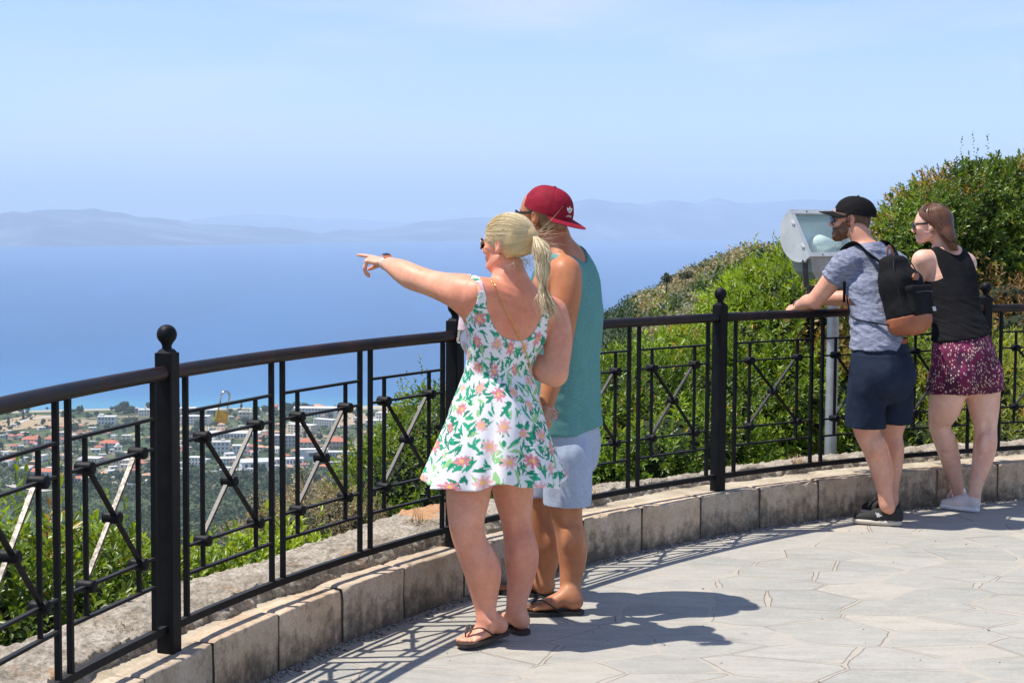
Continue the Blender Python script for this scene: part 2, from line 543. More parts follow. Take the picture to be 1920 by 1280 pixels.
def add_hand(F, O, D, N, T, L=0.18, curl=None, thumb=(0.7, 0.35, 0.3), k=0.008, rs=1.0):
    """O wrist; D along the hand; N out of the back of the hand; T thumb side; curl = per finger (mcp, pip, dip, spread)"""
    D = unit(D); N = np.asarray(N, float); N = unit(N - D*(N@D)); T0 = np.cross(N, D)
    if T0 @ np.asarray(T, float) < 0: T0 = -T0
    s = L/0.185
    p = lambda d, t, n: np.asarray(O, float) + (D*d + T0*t + N*n)*s
    F.add(P_eseg(p(-.01,0,0), p(.035,.002,0), T0, .025*s, .017*s, .034*s, .0155*s), k)
    F.add(P_eseg(p(.03,.002,0), p(.085,0,0), T0, .036*s, .0150*s, .040*s, .0120*s), .01)
    fl = [(.034,.044,.026,.020,.0085),(.012,.049,.030,.021,.0088),(-.011,.045,.027,.021,.0083),(-.032,.035,.021,.018,.0072)]
    curl = curl or [(0.3,0.4,0.3,0)]*4
    for (t, l1, l2, l3, r), (c1, c2, c3, sp) in zip(fl, curl):
        base = p(.086 - abs(t-.006)*.25, t, .002); d = unit(D + T0*sp); ax = np.cross(d, N)
        r = r*rs*s; q = base; ang = 0; prev = base
        F.add(P_cone(p(.05, t*.7, 0), base, r*1.1, r*1.12), .006)
        for ln, c, rr0, rr1 in ((l1, c1, 1.08, .96), (l2, c2, .98, .88), (l3, c3, .88, .70)):
            ang += c
            dd = d*math.cos(ang) - N*math.sin(ang)
            q = prev + dd*ln*s
            F.add(P_cone(prev, q, r*rr0, r*rr1), .003); prev = q
    a, b, c = thumb   # spread, drop, bend
    q0 = p(.022, .026, -.006); d1 = unit(D*math.cos(a) + T0*math.sin(a) - N*b)
    q1 = q0 + d1*.042*s; d2 = unit(d1*math.cos(c) + unit(D - N*0.2)*math.sin(c)); q2 = q1 + d2*.033*s; q3 = q2 + unit(d2*math.cos(c)+unit(D-N*.3)*math.sin(c))*.026*s
    F.add(P_cone(q0, q1, .0155*s, .0115*s), .010); F.add(P_cone(q1, q2, .0108*s*rs, .0098*s*rs), .003); F.add(P_cone(q2, q3, .0098*s*rs, .0072*s*rs), .003)

def add_foot(F, A, heel, toe, L=0.24, k=0.02, right=False, z0=0.012, lift=0.0):
    """A ankle point; heel/toe ground points (xy); the sole rests at z0 (+lift at the heel)"""
    h = np.array([heel[0], heel[1], z0+lift]); t = np.array([toe[0], toe[1], z0]); D = unit(t-h)
    S = unit(np.cross(D, vec(0,0,1)))            # to the right of the foot
    inn = S if not right else -S                  # towards the big toe (left foot: right side)
    U = np.cross(S, D)
    p = lambda d, i, u: h + D*d*L + inn*i*L + U*u*L
    F.add(P_ell(p(.13,-.01,.13), (.135*L,.155*L,.125*L), np.array([S, D, U])), k)     # heel
    F.add(P_cone(p(.12,0,.16), np.asarray(A, float), .115*L, .145*L), .02)
    F.add(P_eseg(p(.22,.0,.22), p(.62,.01,.11), S, .135*L, .17*L, .175*L, .085*L), .025)
    F.add(P_eseg(p(.45,.0,.09), p(.76,.0,.065), S, .15*L, .075*L, .185*L, .058*L), .015)
    for i, (ii, dd, r) in enumerate(((.125,.99,.055),(.045,.985,.040),(-.02,.955,.037),(-.08,.915,.034),(-.135,.865,.031))):
        F.add(P_cone(p(.72,ii*.9,.06), p(dd-.04,ii,.035), r*1.05*L, r*L), .006)
    return h, D, S, U

def skin_obj(name, F, mat, parent, colfn=None, it=1, disp=None):
    V, Q = F.mesh()
    N = F.normals(V) if (disp is not None) else None
    V = relax(V, Q, it, 0.4)
    if disp is not None: V = V + N*disp(V, N)[:, None]
    cols = colfn(V) if colfn is not None else None
    me = mesh_np(name, V, Q, cols)
    return link(name, me, mat, parent, smooth=True)
# ------------------------------------------------------------------ the lie of the land
CX, CY, RF = 6.1425, 3.2944, 7.6442        # centre and radius of the curved railing
RK = RF - 0.088                            # kerb front face
KZ = 0.222                                 # kerb top
SEA = -265.0
A1, DA = 2.836, 0.274                      # angle of the first post, step between posts
def cp(a, r, z): return vec(CX + r*math.cos(a), CY + r*math.sin(a), z)
_fy = np.array([0, 60, 200, 600, 900, 1200, 1350, 1500, 1700, 2000, 2340, 2400, 2480, 2700, 99999.])
_fz = np.array([-6, -22, -62, -130, -182, -224, -236, -244, -251, -258, -263.4, -264.6, -267, -272, -300.])
def terrain_z(X, Y):
    X = np.asarray(X, float); Y = np.asarray(Y, float)
    P = np.stack([X, Y, X*0], -1)
    coast = 2390 + 60*_vn(P*0.004, 3) + X*0.10
    far = np.interp(Y*2390/coast, _fy, _fz) + 3.0*_vn(P*0.008, 5)*np.clip((2300-Y)/600, 0, 1)
    r = np.hypot(X-CX, Y-CY)
    near = -0.35 - 0.62*np.maximum(r-(RF+0.5), 0) + 0.5*_vn(P*0.35, 9)*np.clip(r-RF-1, 0, 1)
    xr = 3.6 + (Y-12)*0.115
    t = np.maximum(xr - X, 0)
    ridge = -0.75 - 0.44*t**1.04 - 0.035*np.maximum(t-7.5, 0)**1.6 - 0.012*np.maximum(Y-100, 0)**1.35 + 0.9*_vn(P*0.09, 13)*np.clip((Y-25)/40, 0, 1)
    near2 = np.where(r > RF+0.3, np.maximum(near, ridge-0.25), -0.05)
    z = np.where(Y > 14, np.maximum(np.maximum(near, ridge), far), near2)
    z = np.where((r < RF+0.25), -0.05, z)
    z = np.where(Y < -2, np.minimum(z, -0.05), z)
    return z

# terrain: one sheet from the terrace out to the shore
def build_terrain():
    rr = np.concatenate([[0.0], np.geomspace(1.5, 20, 46), np.geomspace(20.6, 3000, 210)])
    az = np.concatenate([np.linspace(-40, 40, 300), np.linspace(41.5, 318.5, 100)])   # degrees from +Y
    a = np.radians(az)
    Rg, Ag = np.meshgrid(rr, a, indexing='ij')
    ox, oy = 0.0, 0.0
    X = ox + Rg*np.sin(Ag); Y = oy + Rg*np.cos(Ag)
    Z = terrain_z(X, Y)
    V = np.stack([X, Y, Z], -1).reshape(-1, 3)
    nr, na = Rg.shape
    i, j = np.meshgrid(np.arange(nr-1), np.arange(na), indexing='ij')
    j2 = (j+1) % na
    F = np.stack([i*na+j, (i+1)*na+j, (i+1)*na+j2, i*na+j2], -1).reshape(-1, 4)[:, ::-1]
    me = mesh_np('ground', V, F)
    m, n, l, b = nodes('ground_mat')
    p = geo_pos(n, l)
    t1 = noise_node(n, l, 0.018, 6, 0.62, p)
    t2 = noise_node(n, l, 0.11, 5, 0.7, p)
    vor = n.new('ShaderNodeTexVoronoi'); vor.inputs['Scale'].default_value = 0.009; vor.feature = 'F1'
    l.new(p, vor.inputs['Vector'])
    fld = ramp(n, l, vor.outputs['Color'], [(0.0, (.055,.085,.035)), (0.42, (.07,.10,.045)), (0.45, (.30,.235,.15)), (0.62, (.36,.29,.19)), (0.66, (.11,.13,.06)), (0.85, (.20,.15,.10))])
    fld.color_ramp.interpolation = 'CONSTANT'
    scr = ramp(n, l, t2.outputs['Fac'], [(0.30, (.028,.05,.022)), (0.50, (.055,.085,.035)), (0.62, (.11,.12,.06)), (0.72, (.26,.22,.15))])
    # the flat land by the shore is fields, the slope is scrub
    sx = n.new('ShaderNodeSeparateXYZ'); l.new(p, sx.inputs[0])
    mr = n.new('ShaderNodeMapRange'); mr.inputs[1].default_value = 1480; mr.inputs[2].default_value = 1720
    l.new(sx.outputs['Y'], mr.inputs[0])
    f2 = n.new('ShaderNodeMath'); f2.operation = 'MULTIPLY'
    r1 = ramp(n, l, t1.outputs['Fac'], [(0.42, 0.0), (0.56, 1.0)])
    l.new(mr.outputs[0], f2.inputs[0]); l.new(r1.outputs[0], f2.inputs[1])
    c = mixc(n, l, f2.outputs[0], scr.outputs[0], fld.outputs[0])
    # beach
    mz = n.new('ShaderNodeMapRange'); mz.inputs[1].default_value = -263.9; mz.inputs[2].default_value = -264.5
    l.new(sx.outputs['Z'], mz.inputs[0])
    c = mixc(n, l, mz.outputs[0], c, (.42,.38,.30))
    l.new(c, b.inputs['Base Color']); setin(b, 'Roughness', 0.95); setin(b, 'Specular IOR Level', 0.1)
    return tag(link('ground', me, m, smooth=True), kind='structure')
build_terrain()

# sea
def build_sea():
    rr = np.geomspace(1200, 90000, 60); a = np.radians(np.linspace(-75, 75, 120))
    Rg, Ag = np.meshgrid(rr, a, indexing='ij')
    V = np.stack([Rg*np.sin(Ag), Rg*np.cos(Ag), np.full_like(Rg, SEA)], -1).reshape(-1, 3)
    nr, na = Rg.shape
    i, j = np.meshgrid(np.arange(nr-1), np.arange(na-1), indexing='ij')
    F = np.stack([i*na+j, i*na+j+1, (i+1)*na+j+1, (i+1)*na+j], -1).reshape(-1, 4)[:, ::-1]
    me = mesh_np('sea', V, F[:, ::-1])
    m, n, l, b = nodes('sea_mat')
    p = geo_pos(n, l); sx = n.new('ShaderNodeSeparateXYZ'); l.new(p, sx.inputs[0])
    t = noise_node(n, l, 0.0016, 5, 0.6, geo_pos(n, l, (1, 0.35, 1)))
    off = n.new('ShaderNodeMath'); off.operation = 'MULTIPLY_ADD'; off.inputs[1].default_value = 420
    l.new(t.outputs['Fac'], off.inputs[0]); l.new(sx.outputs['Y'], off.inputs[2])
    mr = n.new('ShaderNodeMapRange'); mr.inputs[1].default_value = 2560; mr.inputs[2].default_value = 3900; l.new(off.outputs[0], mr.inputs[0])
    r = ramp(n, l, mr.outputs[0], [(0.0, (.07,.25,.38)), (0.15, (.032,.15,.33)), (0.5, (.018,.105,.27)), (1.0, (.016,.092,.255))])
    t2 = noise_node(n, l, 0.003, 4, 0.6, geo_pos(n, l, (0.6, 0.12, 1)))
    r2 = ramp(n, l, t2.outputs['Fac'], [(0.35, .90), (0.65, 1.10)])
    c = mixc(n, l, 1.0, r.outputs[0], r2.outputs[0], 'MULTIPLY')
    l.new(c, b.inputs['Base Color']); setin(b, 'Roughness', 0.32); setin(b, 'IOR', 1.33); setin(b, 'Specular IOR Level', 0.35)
    w = noise_node(n, l, 0.25, 4, 0.6, p); bump(n, l, b, w.outputs['Fac'], 0.6, 1.0)
    return tag(link('sea', me, m, smooth=True), kind='structure')
build_sea()

# the far coast across the strait: two ranges of hills, true size and distance
def hy(x): return 406.7 + 0.0067*x
def far_range(name, prof, wl, extra, seed, depth=9000, col=(.075,.088,.10)):
    xs = np.array([q[0] for q in prof], float); ys = np.array([q[1] for q in prof], float)
    cx = np.linspace(xs[0], xs[-1], 900)
    crest = np.interp(cx, xs, ys) + 2.6*fbm(np.stack([cx*0.045, cx*0, cx*0], -1), 1, 5, seed)
    wy = np.interp(cx, [q[0] for q in wl], [q[1] for q in wl])
    dep = (wy - hy(cx)); D = (CH-SEA)*CF/dep + extra
    S = np.concatenate([np.linspace(0, 0.5, 26), np.linspace(0.54, 1, 10)])
    V = []
    for s in S:
        Y = D + s*depth
        Yc = D + 0.5*depth
        zc = CH + (hy(cx)-crest)/CF*Yc
        sh = np.sin(np.clip(s/0.5, 0, 1)*math.pi/2)**0.9 if s <= 0.5 else np.cos((s-0.5)/0.5*math.pi/2)
        X = (cx-960)/CF*Y
        P = np.stack([X, Y, X*0], -1)
        rid = fbm(P, 1/1500., 5, seed+4)
        hh = (zc-SEA)
        Z = SEA - 3 + (hh+3)*np.clip(sh + 0.42*rid*math.sin(min(1, s/0.5)*math.pi if s < .5 else 0), 0, 1.0)
        if s == 0: Z = np.full_like(Z, SEA-3)
        V.append(np.stack([X, Y, Z], -1))
    V = np.array(V); nr, na = V.shape[:2]
    i, j = np.meshgrid(np.arange(nr-1), np.arange(na-1), indexing='ij')
    F = np.stack([i*na+j, i*na+j+1, (i+1)*na+j+1, (i+1)*na+j], -1).reshape(-1, 4)
    me = mesh_np(name, V.reshape(-1, 3), F)
    m, n, l, b = nodes(name+'_mat')
    t = noise_node(n, l, 0.0012, 6, 0.65, geo_pos(n, l))
    r = ramp(n, l, t.outputs['Fac'], [(0.32, tuple(c*0.3 for c in col)), (0.52, col), (0.66, tuple(min(1, c*2.2) for c in col))])
    l.new(r.outputs[0], b.inputs['Base Color']); setin(b, 'Roughness', 1.0)
    return tag(link(name, me, m, smooth=True), kind='structure')
WL = [(-700,463),(0,461),(350,460),(520,457),(700,454),(960,452),(1340,450),(2600,450)]
far_range('distant_hills', [(-700,400),(-300,404),(0,400),(25,396),(50,399),(70,395),(110,391),(140,394),(178,390),(205,396),(225,399),(260,407),(300,407),(350,417),(400,421),(450,422),(490,426),(540,427),(600,437),(640,431),(700,430),(750,425),(790,415),(850,411),(900,406),(950,408),(1000,402),(1040,386),(1075,378),(1105,372),(1150,379),(1200,384),(1255,377),(1300,383),(1340,376),(1400,380),(1450,378),(1520,374),(1600,381),(1680,372),(1760,380),(1900,385),(2200,378),(2600,386)], WL, 0, 3)
far_range('farther_hills', [(-200,425),(120,428),(300,422),(360,412),(430,404),(480,401),(540,405),(600,411),(650,408),(700,413),(760,416),(900,424),(1100,430)], WL, 16000, 8)

# ------------------------------------------------------------------ terrace paving
def build_paving():
    n_ = 160
    V = []; F = []
    rs = [0, 2, 4, 6, RK-0.4, RK+0.02]
    V = [cp(0, 0, 0)]
    for r in rs[1:]:
        for k in range(n_): V.append(cp(2*math.pi*k/n_, r, 0))
    me = bpy.data.meshes.new('paving')
    fs = [(0, 1+k, 1+(k+1) % n_) for k in range(n_)]
    for q in range(len(rs)-2):
        for k in range(n_):
            a = 1+q*n_; fs.append((a+k, a+n_+k, a+n_+(k+1) % n_, a+(k+1) % n_))
    me.from_pydata([tuple(v) for v in V], [], fs)
    m, n, l, b = nodes('paving_mat')
    # crazy paving: grey-blue slate slabs, sandy mortar between
    pos = geo_pos(n, l)
    mp = n.new('ShaderNodeMapping'); mp.inputs['Rotation'].default_value = (0, 0, R_(24)); mp.inputs['Scale'].default_value = (1.15, 1.6, 1)
    l.new(pos, mp.inputs[0])
    wob = noise_node(n, l, 4.5, 2, 0.5, mp.outputs[0])
    sub = n.new('ShaderNodeVectorMath'); sub.operation = 'MULTIPLY_ADD'
    sub.inputs[1].default_value = (.025,.025,0); l.new(wob.outputs['Color'], sub.inputs[0]); l.new(mp.outputs[0], sub.inputs[2])
    V1 = n.new('ShaderNodeTexVoronoi'); V1.voronoi_dimensions = '2D'; V1.feature = 'DISTANCE_TO_EDGE'; V1.inputs['Scale'].default_value = 2.25
    V2 = n.new('ShaderNodeTexVoronoi'); V2.voronoi_dimensions = '2D'; V2.feature = 'F1'; V2.inputs['Scale'].default_value = 2.25
    for q in (V1, V2): l.new(sub.outputs[0], q.inputs['Vector']); q.inputs['Randomness'].default_value = 0.95
    wn_ = noise_node(n, l, 2.6, 3, 0.6, pos)
    thr = ramp(n, l, wn_.outputs['Fac'], [(0.34, 0.004), (0.50, .018), (0.70, 0.055)])
    dd = n.new('ShaderNodeMath'); dd.operation = 'SUBTRACT'; l.new(V1.outputs['Distance'], dd.inputs[0]); l.new(thr.outputs[0], dd.inputs[1])
    mort = ramp(n, l, dd.outputs[0], [(0.0, 1.0), (0.012, 0.0)])
    fine = noise_node(n, l, 55, 6, 0.7, pos)
    mid = noise_node(n, l, 6, 5, 0.65, geo_pos(n, l, (1, 2.6, 1)))
    hs = n.new('ShaderNodeSeparateColor'); l.new(V2.outputs['Color'], hs.inputs[0])
    slab = ramp(n, l, hs.outputs[0], [(0.0, (.32,.318,.29)), (0.3, (.395,.378,.335)), (0.55, (.345,.34,.305)), (0.8, (.385,.365,.315)), (0.93, (.43,.40,.345)), (1.0, (.45,.405,.335))])
    md = ramp(n, l, mid.outputs['Fac'], [(0.3, .84), (0.7, 1.1)])
    slab2 = mixc(n, l, 1.0, slab.outputs[0], md.outputs[0], 'MULTIPLY')
    fd = ramp(n, l, fine.outputs['Fac'], [(0.30, .86), (0.66, 1.08)])
    slab3 = mixc(n, l, 1.0, slab2, fd.outputs[0], 'MULTIPLY')
    mcol = ramp(n, l, fine.outputs['Fac'], [(0.3, (.36,.325,.27)), (0.7, (.45,.405,.335))])
    # dusty worn film that runs over both
    dust = noise_node(n, l, 1.3, 5, 0.65, pos)
    dr = ramp(n, l, dust.outputs['Fac'], [(0.44, 0.0), (0.70, 0.60)])
    c = mixc(n, l, mort.outputs[0], slab3, mcol.outputs[0])
    c = mixc(n, l, dr.outputs[0], c, (.42,.395,.35))
    # dark open cracks here and there at the slab edges
    ck = noise_node(n, l, 1.9, 2, 0.5, pos); ckr = ramp(n, l, ck.outputs['Fac'], [(0.42, 0.0), (0.47, 1.0)])
    e = n.new('ShaderNodeMath'); e.operation = 'ABSOLUTE'; sb = n.new('ShaderNodeMath'); sb.operation = 'SUBTRACT'
    tt = n.new('ShaderNodeMath'); tt.operation = 'ADD'; tt.inputs[1].default_value = 0.006; l.new(thr.outputs[0], tt.inputs[0])
    l.new(V1.outputs['Distance'], sb.inputs[0]); l.new(tt.outputs[0], sb.inputs[1]); l.new(sb.outputs[0], e.inputs[0])
    er = ramp(n, l, e.outputs[0], [(0.0, 1.0), (0.010, 0.0)])
    side = ramp(n, l, hs.outputs[1], [(0.30, 0.0), (0.34, 1.0)])
    ef = n.new('ShaderNodeMath'); ef.operation = 'MULTIPLY'; l.new(er.outputs[0], ef.inputs[0]); l.new(ckr.outputs[0], ef.inputs[1])
    ef2 = n.new('ShaderNodeMath'); ef2.operation = 'MULTIPLY'; l.new(ef.outputs[0], ef2.inputs[0]); l.new(side.outputs[0], ef2.inputs[1])
    c = mixc(n, l, ef2.outputs[0], c, (.10,.09,.08))
    # dark stains
    st = noise_node(n, l, 9, 3, 0.5, geo_pos(n, l, (1, 1.4, 1))); sr = ramp(n, l, st.outputs['Fac'], [(0.70, 0.0), (0.78, 0.45)])
    c = mixc(n, l, sr.outputs[0], c, (.16,.15,.14))
    l.new(c, b.inputs['Base Color']); setin(b, 'Roughness', 0.88); setin(b, 'Specular IOR Level', 0.3)
    h1 = mixc(n, l, mort.outputs[0], hs.outputs[2], (-0.3,-0.3,-0.3))
    nb = bump(n, l, b, fine.outputs['Fac'], 0.25, 0.002)
    nb = bump(n, l, b, md.outputs[0], 0.6, 0.008, nb)
    bump(n, l, b, mort.outputs[0], -0.5, 0.004, nb)
    return tag(link('terrace_paving', me, m), kind='structure')
build_paving()

# gravel and dirt gathered along the foot of the kerb
def build_gravel():
    N = 5200
    a = RNG.uniform(1.75, 3.35, N); q = RNG.random(N)
    r = RK - 0.004 - np.abs(RNG.normal(0, 0.030, N))
    lone = RNG.random(N) < 0.06; r = np.where(lone, RK - RNG.uniform(0.05, 3.6, N), r)
    sz = np.where(lone, RNG.uniform(.0015,.005, N), RNG.uniform(.002,.0065, N))
    ico = np.array([[1,0,0],[-1,0,0],[0,1,0],[0,-1,0],[0,0,1],[0,0,-1]], float)
    fi = np.array([[0,2,4],[2,1,4],[1,3,4],[3,0,4],[2,0,5],[1,2,5],[3,1,5],[0,3,5]])
    C = np.stack([CX+r*np.cos(a), CY+r*np.sin(a), sz*0.5], -1)
    jit = RNG.uniform(.6, 1.3, (N, 6, 1))
    V = C[:,None,:] + ico[None]*jit*sz[:,None,None]*np.array([1.3,1.1,.8])
    F = (fi[None] + 6*np.arange(N)[:,None,None]).reshape(-1, 3)
    g = RNG.uniform(.10, .42, (N,1)); cols = g*np.array([1,.93,.84])
    me = mesh_np('gravel', V.reshape(-1,3), F, np.repeat(cols, 6, 0))
    tag(link('gravel', me, vcol_mat('gravel_mat', 0.9)), 'loose grit and small stones gathered along the foot of the kerb', 'gravel', kind='stuff')
build_gravel()

# ------------------------------------------------------------------ stone kerb: separate blocks with dark open joints
def rough_patch(fn, nu, nv):
    """grid surface from fn(u,v)->xyz"""
    u = np.linspace(0, 1, nu); v = np.linspace(0, 1, nv)
    U, W = np.meshgrid(u, v, indexing='ij')
    P = fn(U, W)
    i, j = np.meshgrid(np.arange(nu-1), np.arange(nv-1), indexing='ij')
    F = np.stack([i*nv+j, (i+1)*nv+j, (i+1)*nv+j+1, i*nv+j+1], -1).reshape(-1, 4)
    return P.reshape(-1, 3), F
def kerb_mat():
    m, n, l, b = nodes('kerb_stone_mat')
    p = geo_pos(n, l); sx = n.new('ShaderNodeSeparateXYZ'); l.new(p, sx.inputs[0])
    t = noise_node(n, l, 5.0, 6, 0.62, p); f = noise_node(n, l, 90, 5, 0.7, p)
    c = ramp(n, l, t.outputs['Fac'], [(0.28, (.38,.28,.19)), (0.46, (.53,.41,.29)), (0.6, (.61,.49,.37)), (0.75, (.45,.33,.22))])
    fr = ramp(n, l, f.outputs['Fac'], [(0.28, .72), (0.6, 1.08)])
    c1 = mixc(n, l, 1.0, c.outputs[0], fr.outputs[0], 'MULTIPLY')
    # black algae stains: strongest low down, and running from the joints
    low = n.new('ShaderNodeMapRange'); low.inputs[1].default_value = 0.0; low.inputs[2].default_value = 0.16; low.inputs[3].default_value = 0.30; low.inputs[4].default_value = 0.0
    l.new(sx.outputs['Z'], low.inputs[0])
    a = noise_node(n, l, 16, 7, 0.75, p); ad = n.new('ShaderNodeMath'); ad.operation = 'ADD'; l.new(a.outputs['Fac'], ad.inputs[0]); l.new(low.outputs[0], ad.inputs[1])
    big = noise_node(n, l, 2.6, 2, 0.5, p); ad2 = n.new('ShaderNodeMath'); ad2.operation = 'MULTIPLY_ADD'; ad2.inputs[1].default_value = 0.45
    l.new(big.outputs['Fac'], ad2.inputs[0]); l.new(ad.outputs[0], ad2.inputs[2])
    sk = noise_node(n, l, 1.0, 4, 0.6, geo_pos(n, l, (26, 26, 2.2))); ad3 = n.new('ShaderNodeMath'); ad3.operation = 'MULTIPLY_ADD'; ad3.inputs[1].default_value = 0.35; l.new(sk.outputs['Fac'], ad3.inputs[0]); l.new(ad2.outputs[0], ad3.inputs[2]); ad2 = n.new('ShaderNodeMath'); ad2.operation = 'MULTIPLY'; ad2.inputs[1].default_value = 0.6; l.new(ad3.outputs[0], ad2.inputs[0])
    ar = ramp(n, l, ad2.outputs[0], [(0.55, 0.0), (0.64, 0.5), (0.74, 0.88)])
    c2 = mixc(n, l, ar.outputs[0], c1, (.085,.075,.06))
    at_ = n.new('ShaderNodeAttribute'); at_.attribute_name = 'Col'
    c3 = mixc(n, l, 1.0, c2, at_.outputs['Color'], 'MULTIPLY')
    l.new(c3, b.inputs['Base Color']); setin(b, 'Roughness', 0.92); setin(b, 'Specular IOR Level', 0.2)
    nb = bump(n, l, b, f.outputs['Fac'], 0.45, 0.003); bump(n, l, b, t.outputs['Fac'], 0.5, 0.01, nb)
    return m
M_KERB = kerb_mat()
def build_kerb():
    root = empty('stone_kerb', cp(2.5, RK, 0), 'low curved kerb wall of stained sandstone blocks under the railing', 'kerb wall')
    a0, da = 2.8149, 0.0622
    for q in range(-9, 22):
        as_ = a0 - da*q - 0.0009; ae = a0 - da*(q+1) + 0.0009
        if ae < 1.2: break
        dz = RNG.uniform(-.004, .004); dr = RNG.uniform(-.003, .003); tone = RNG.uniform(.84, 1.08)
        warm = RNG.uniform(-.05, .05)
        D = 0.12
        # profile around the block: bottom front, up the face, rounded arris, top, down behind
        prof = [(0, -.02), (0, .03), (0, .08), (0, .13), (0, .17), (.0, KZ-.012), (.0005, KZ-.005), (.003, KZ-.001), (.007, KZ), (.03, KZ), (.06, KZ), (.09, KZ), (D, KZ), (D, .1), (D, -.02)]
        pr = np.array(prof)
        nu = 34
        us = np.linspace(0, 1, nu)
        V = np.zeros((nu, len(prof), 3))
        for i, u in enumerate(us):
            a = as_ + (ae-as_)*u
            e = min(u, 1-u)*(as_-ae)*RK       # distance to the joint
            rin = 0.008*math.exp(-(e/0.006)**2)
            P0 = np.stack([RK + dr + pr[:,0] + rin, np.full(len(prof), 1.0)*0, pr[:,1]+dz - 0.006*math.exp(-(e/0.008)**2)*(pr[:,1] > .2)], -1)
            X = CX + P0[:,0]*math.cos(a); Y = CY + P0[:,0]*math.sin(a)
            Pq = np.stack([X, Y, P0[:,2]], -1)
            nf = fbm(Pq, 9, 3, 21)*0.004 + fbm(Pq, 38, 2, 23)*0.0016
            chip = np.maximum(fbm(Pq, 14, 2, 31)-0.30, 0)*0.045*((pr[:,1] > KZ-.03) & (pr[:,0] < .03))
            rad = P0[:,0] + np.where(pr[:,1] < KZ-.001, nf, 0)*(pr[:,0] < .05) + chip
            V[i,:,0] = CX + rad*math.cos(a); V[i,:,1] = CY + rad*math.sin(a); V[i,:,2] = P0[:,2] + np.where(pr[:,1] >= KZ-.02, nf*0.8, 0) - chip*0.7
        m_ = len(prof)
        i, j = np.meshgrid(np.arange(nu-1), np.arange(m_-1), indexing='ij')
        F = np.stack([i*m_+j, i*m_+j+1, (i+1)*m_+j+1, (i+1)*m_+j], -1).reshape(-1, 4)
        cols = np.ones((nu*m_, 3))*tone*np.array([1+warm, 1, 1-warm])
        me = mesh_np('stone_block', V.reshape(-1, 3), F, cols)
        # end caps
        link('stone_block', me, M_KERB, root, smooth=True)
    # backing mortar: dark in the joints, sandy top strip under the posts
    def strip(U, W):
        a = 3.42 - U*2.2
        pr_r = np.interp(W, [0,.06,.12,.2,1.0], [RK+.022, RK+.022, RK+.035, RK+.118, RF+.24])
        pr_z = np.interp(W, [0,.06,.12,.2,1.0], [-.02, KZ-.03, KZ-.012, KZ-.006, KZ-.004])
        P = np.stack([CX+pr_r*np.cos(a), CY+pr_r*np.sin(a), pr_z], -1)
        P[...,2] += (fbm(P, 12, 3, 41)*0.004+fbm(P, 60, 2, 43)*0.0015)*(W > .19)
        return P
    V, F = rough_patch(strip, 700, 26)
    m, n, l, b = nodes('mortar_mat'); p = geo_pos(n, l); f = noise_node(n, l, 120, 5, 0.75, p); t = noise_node(n, l, 7, 4, 0.6, p)
    c = ramp(n, l, t.outputs['Fac'], [(0.3, (.34,.28,.20)), (0.55, (.50,.43,.32)), (0.75, (.56,.50,.40))])
    fr = ramp(n, l, f.outputs['Fac'], [(0.28, .62), (0.6, 1.1)]); c1 = mixc(n, l, 1.0, c.outputs[0], fr.outputs[0], 'MULTIPLY')
    l.new(c1, b.inputs['Base Color']); setin(b, 'Roughness', 0.95); bump(n, l, b, f.outputs['Fac'], 0.8, 0.004)
    link('mortar_bed', mesh_np('mortar_bed', V, F[:, ::-1]), m, root, smooth=True)
build_kerb()

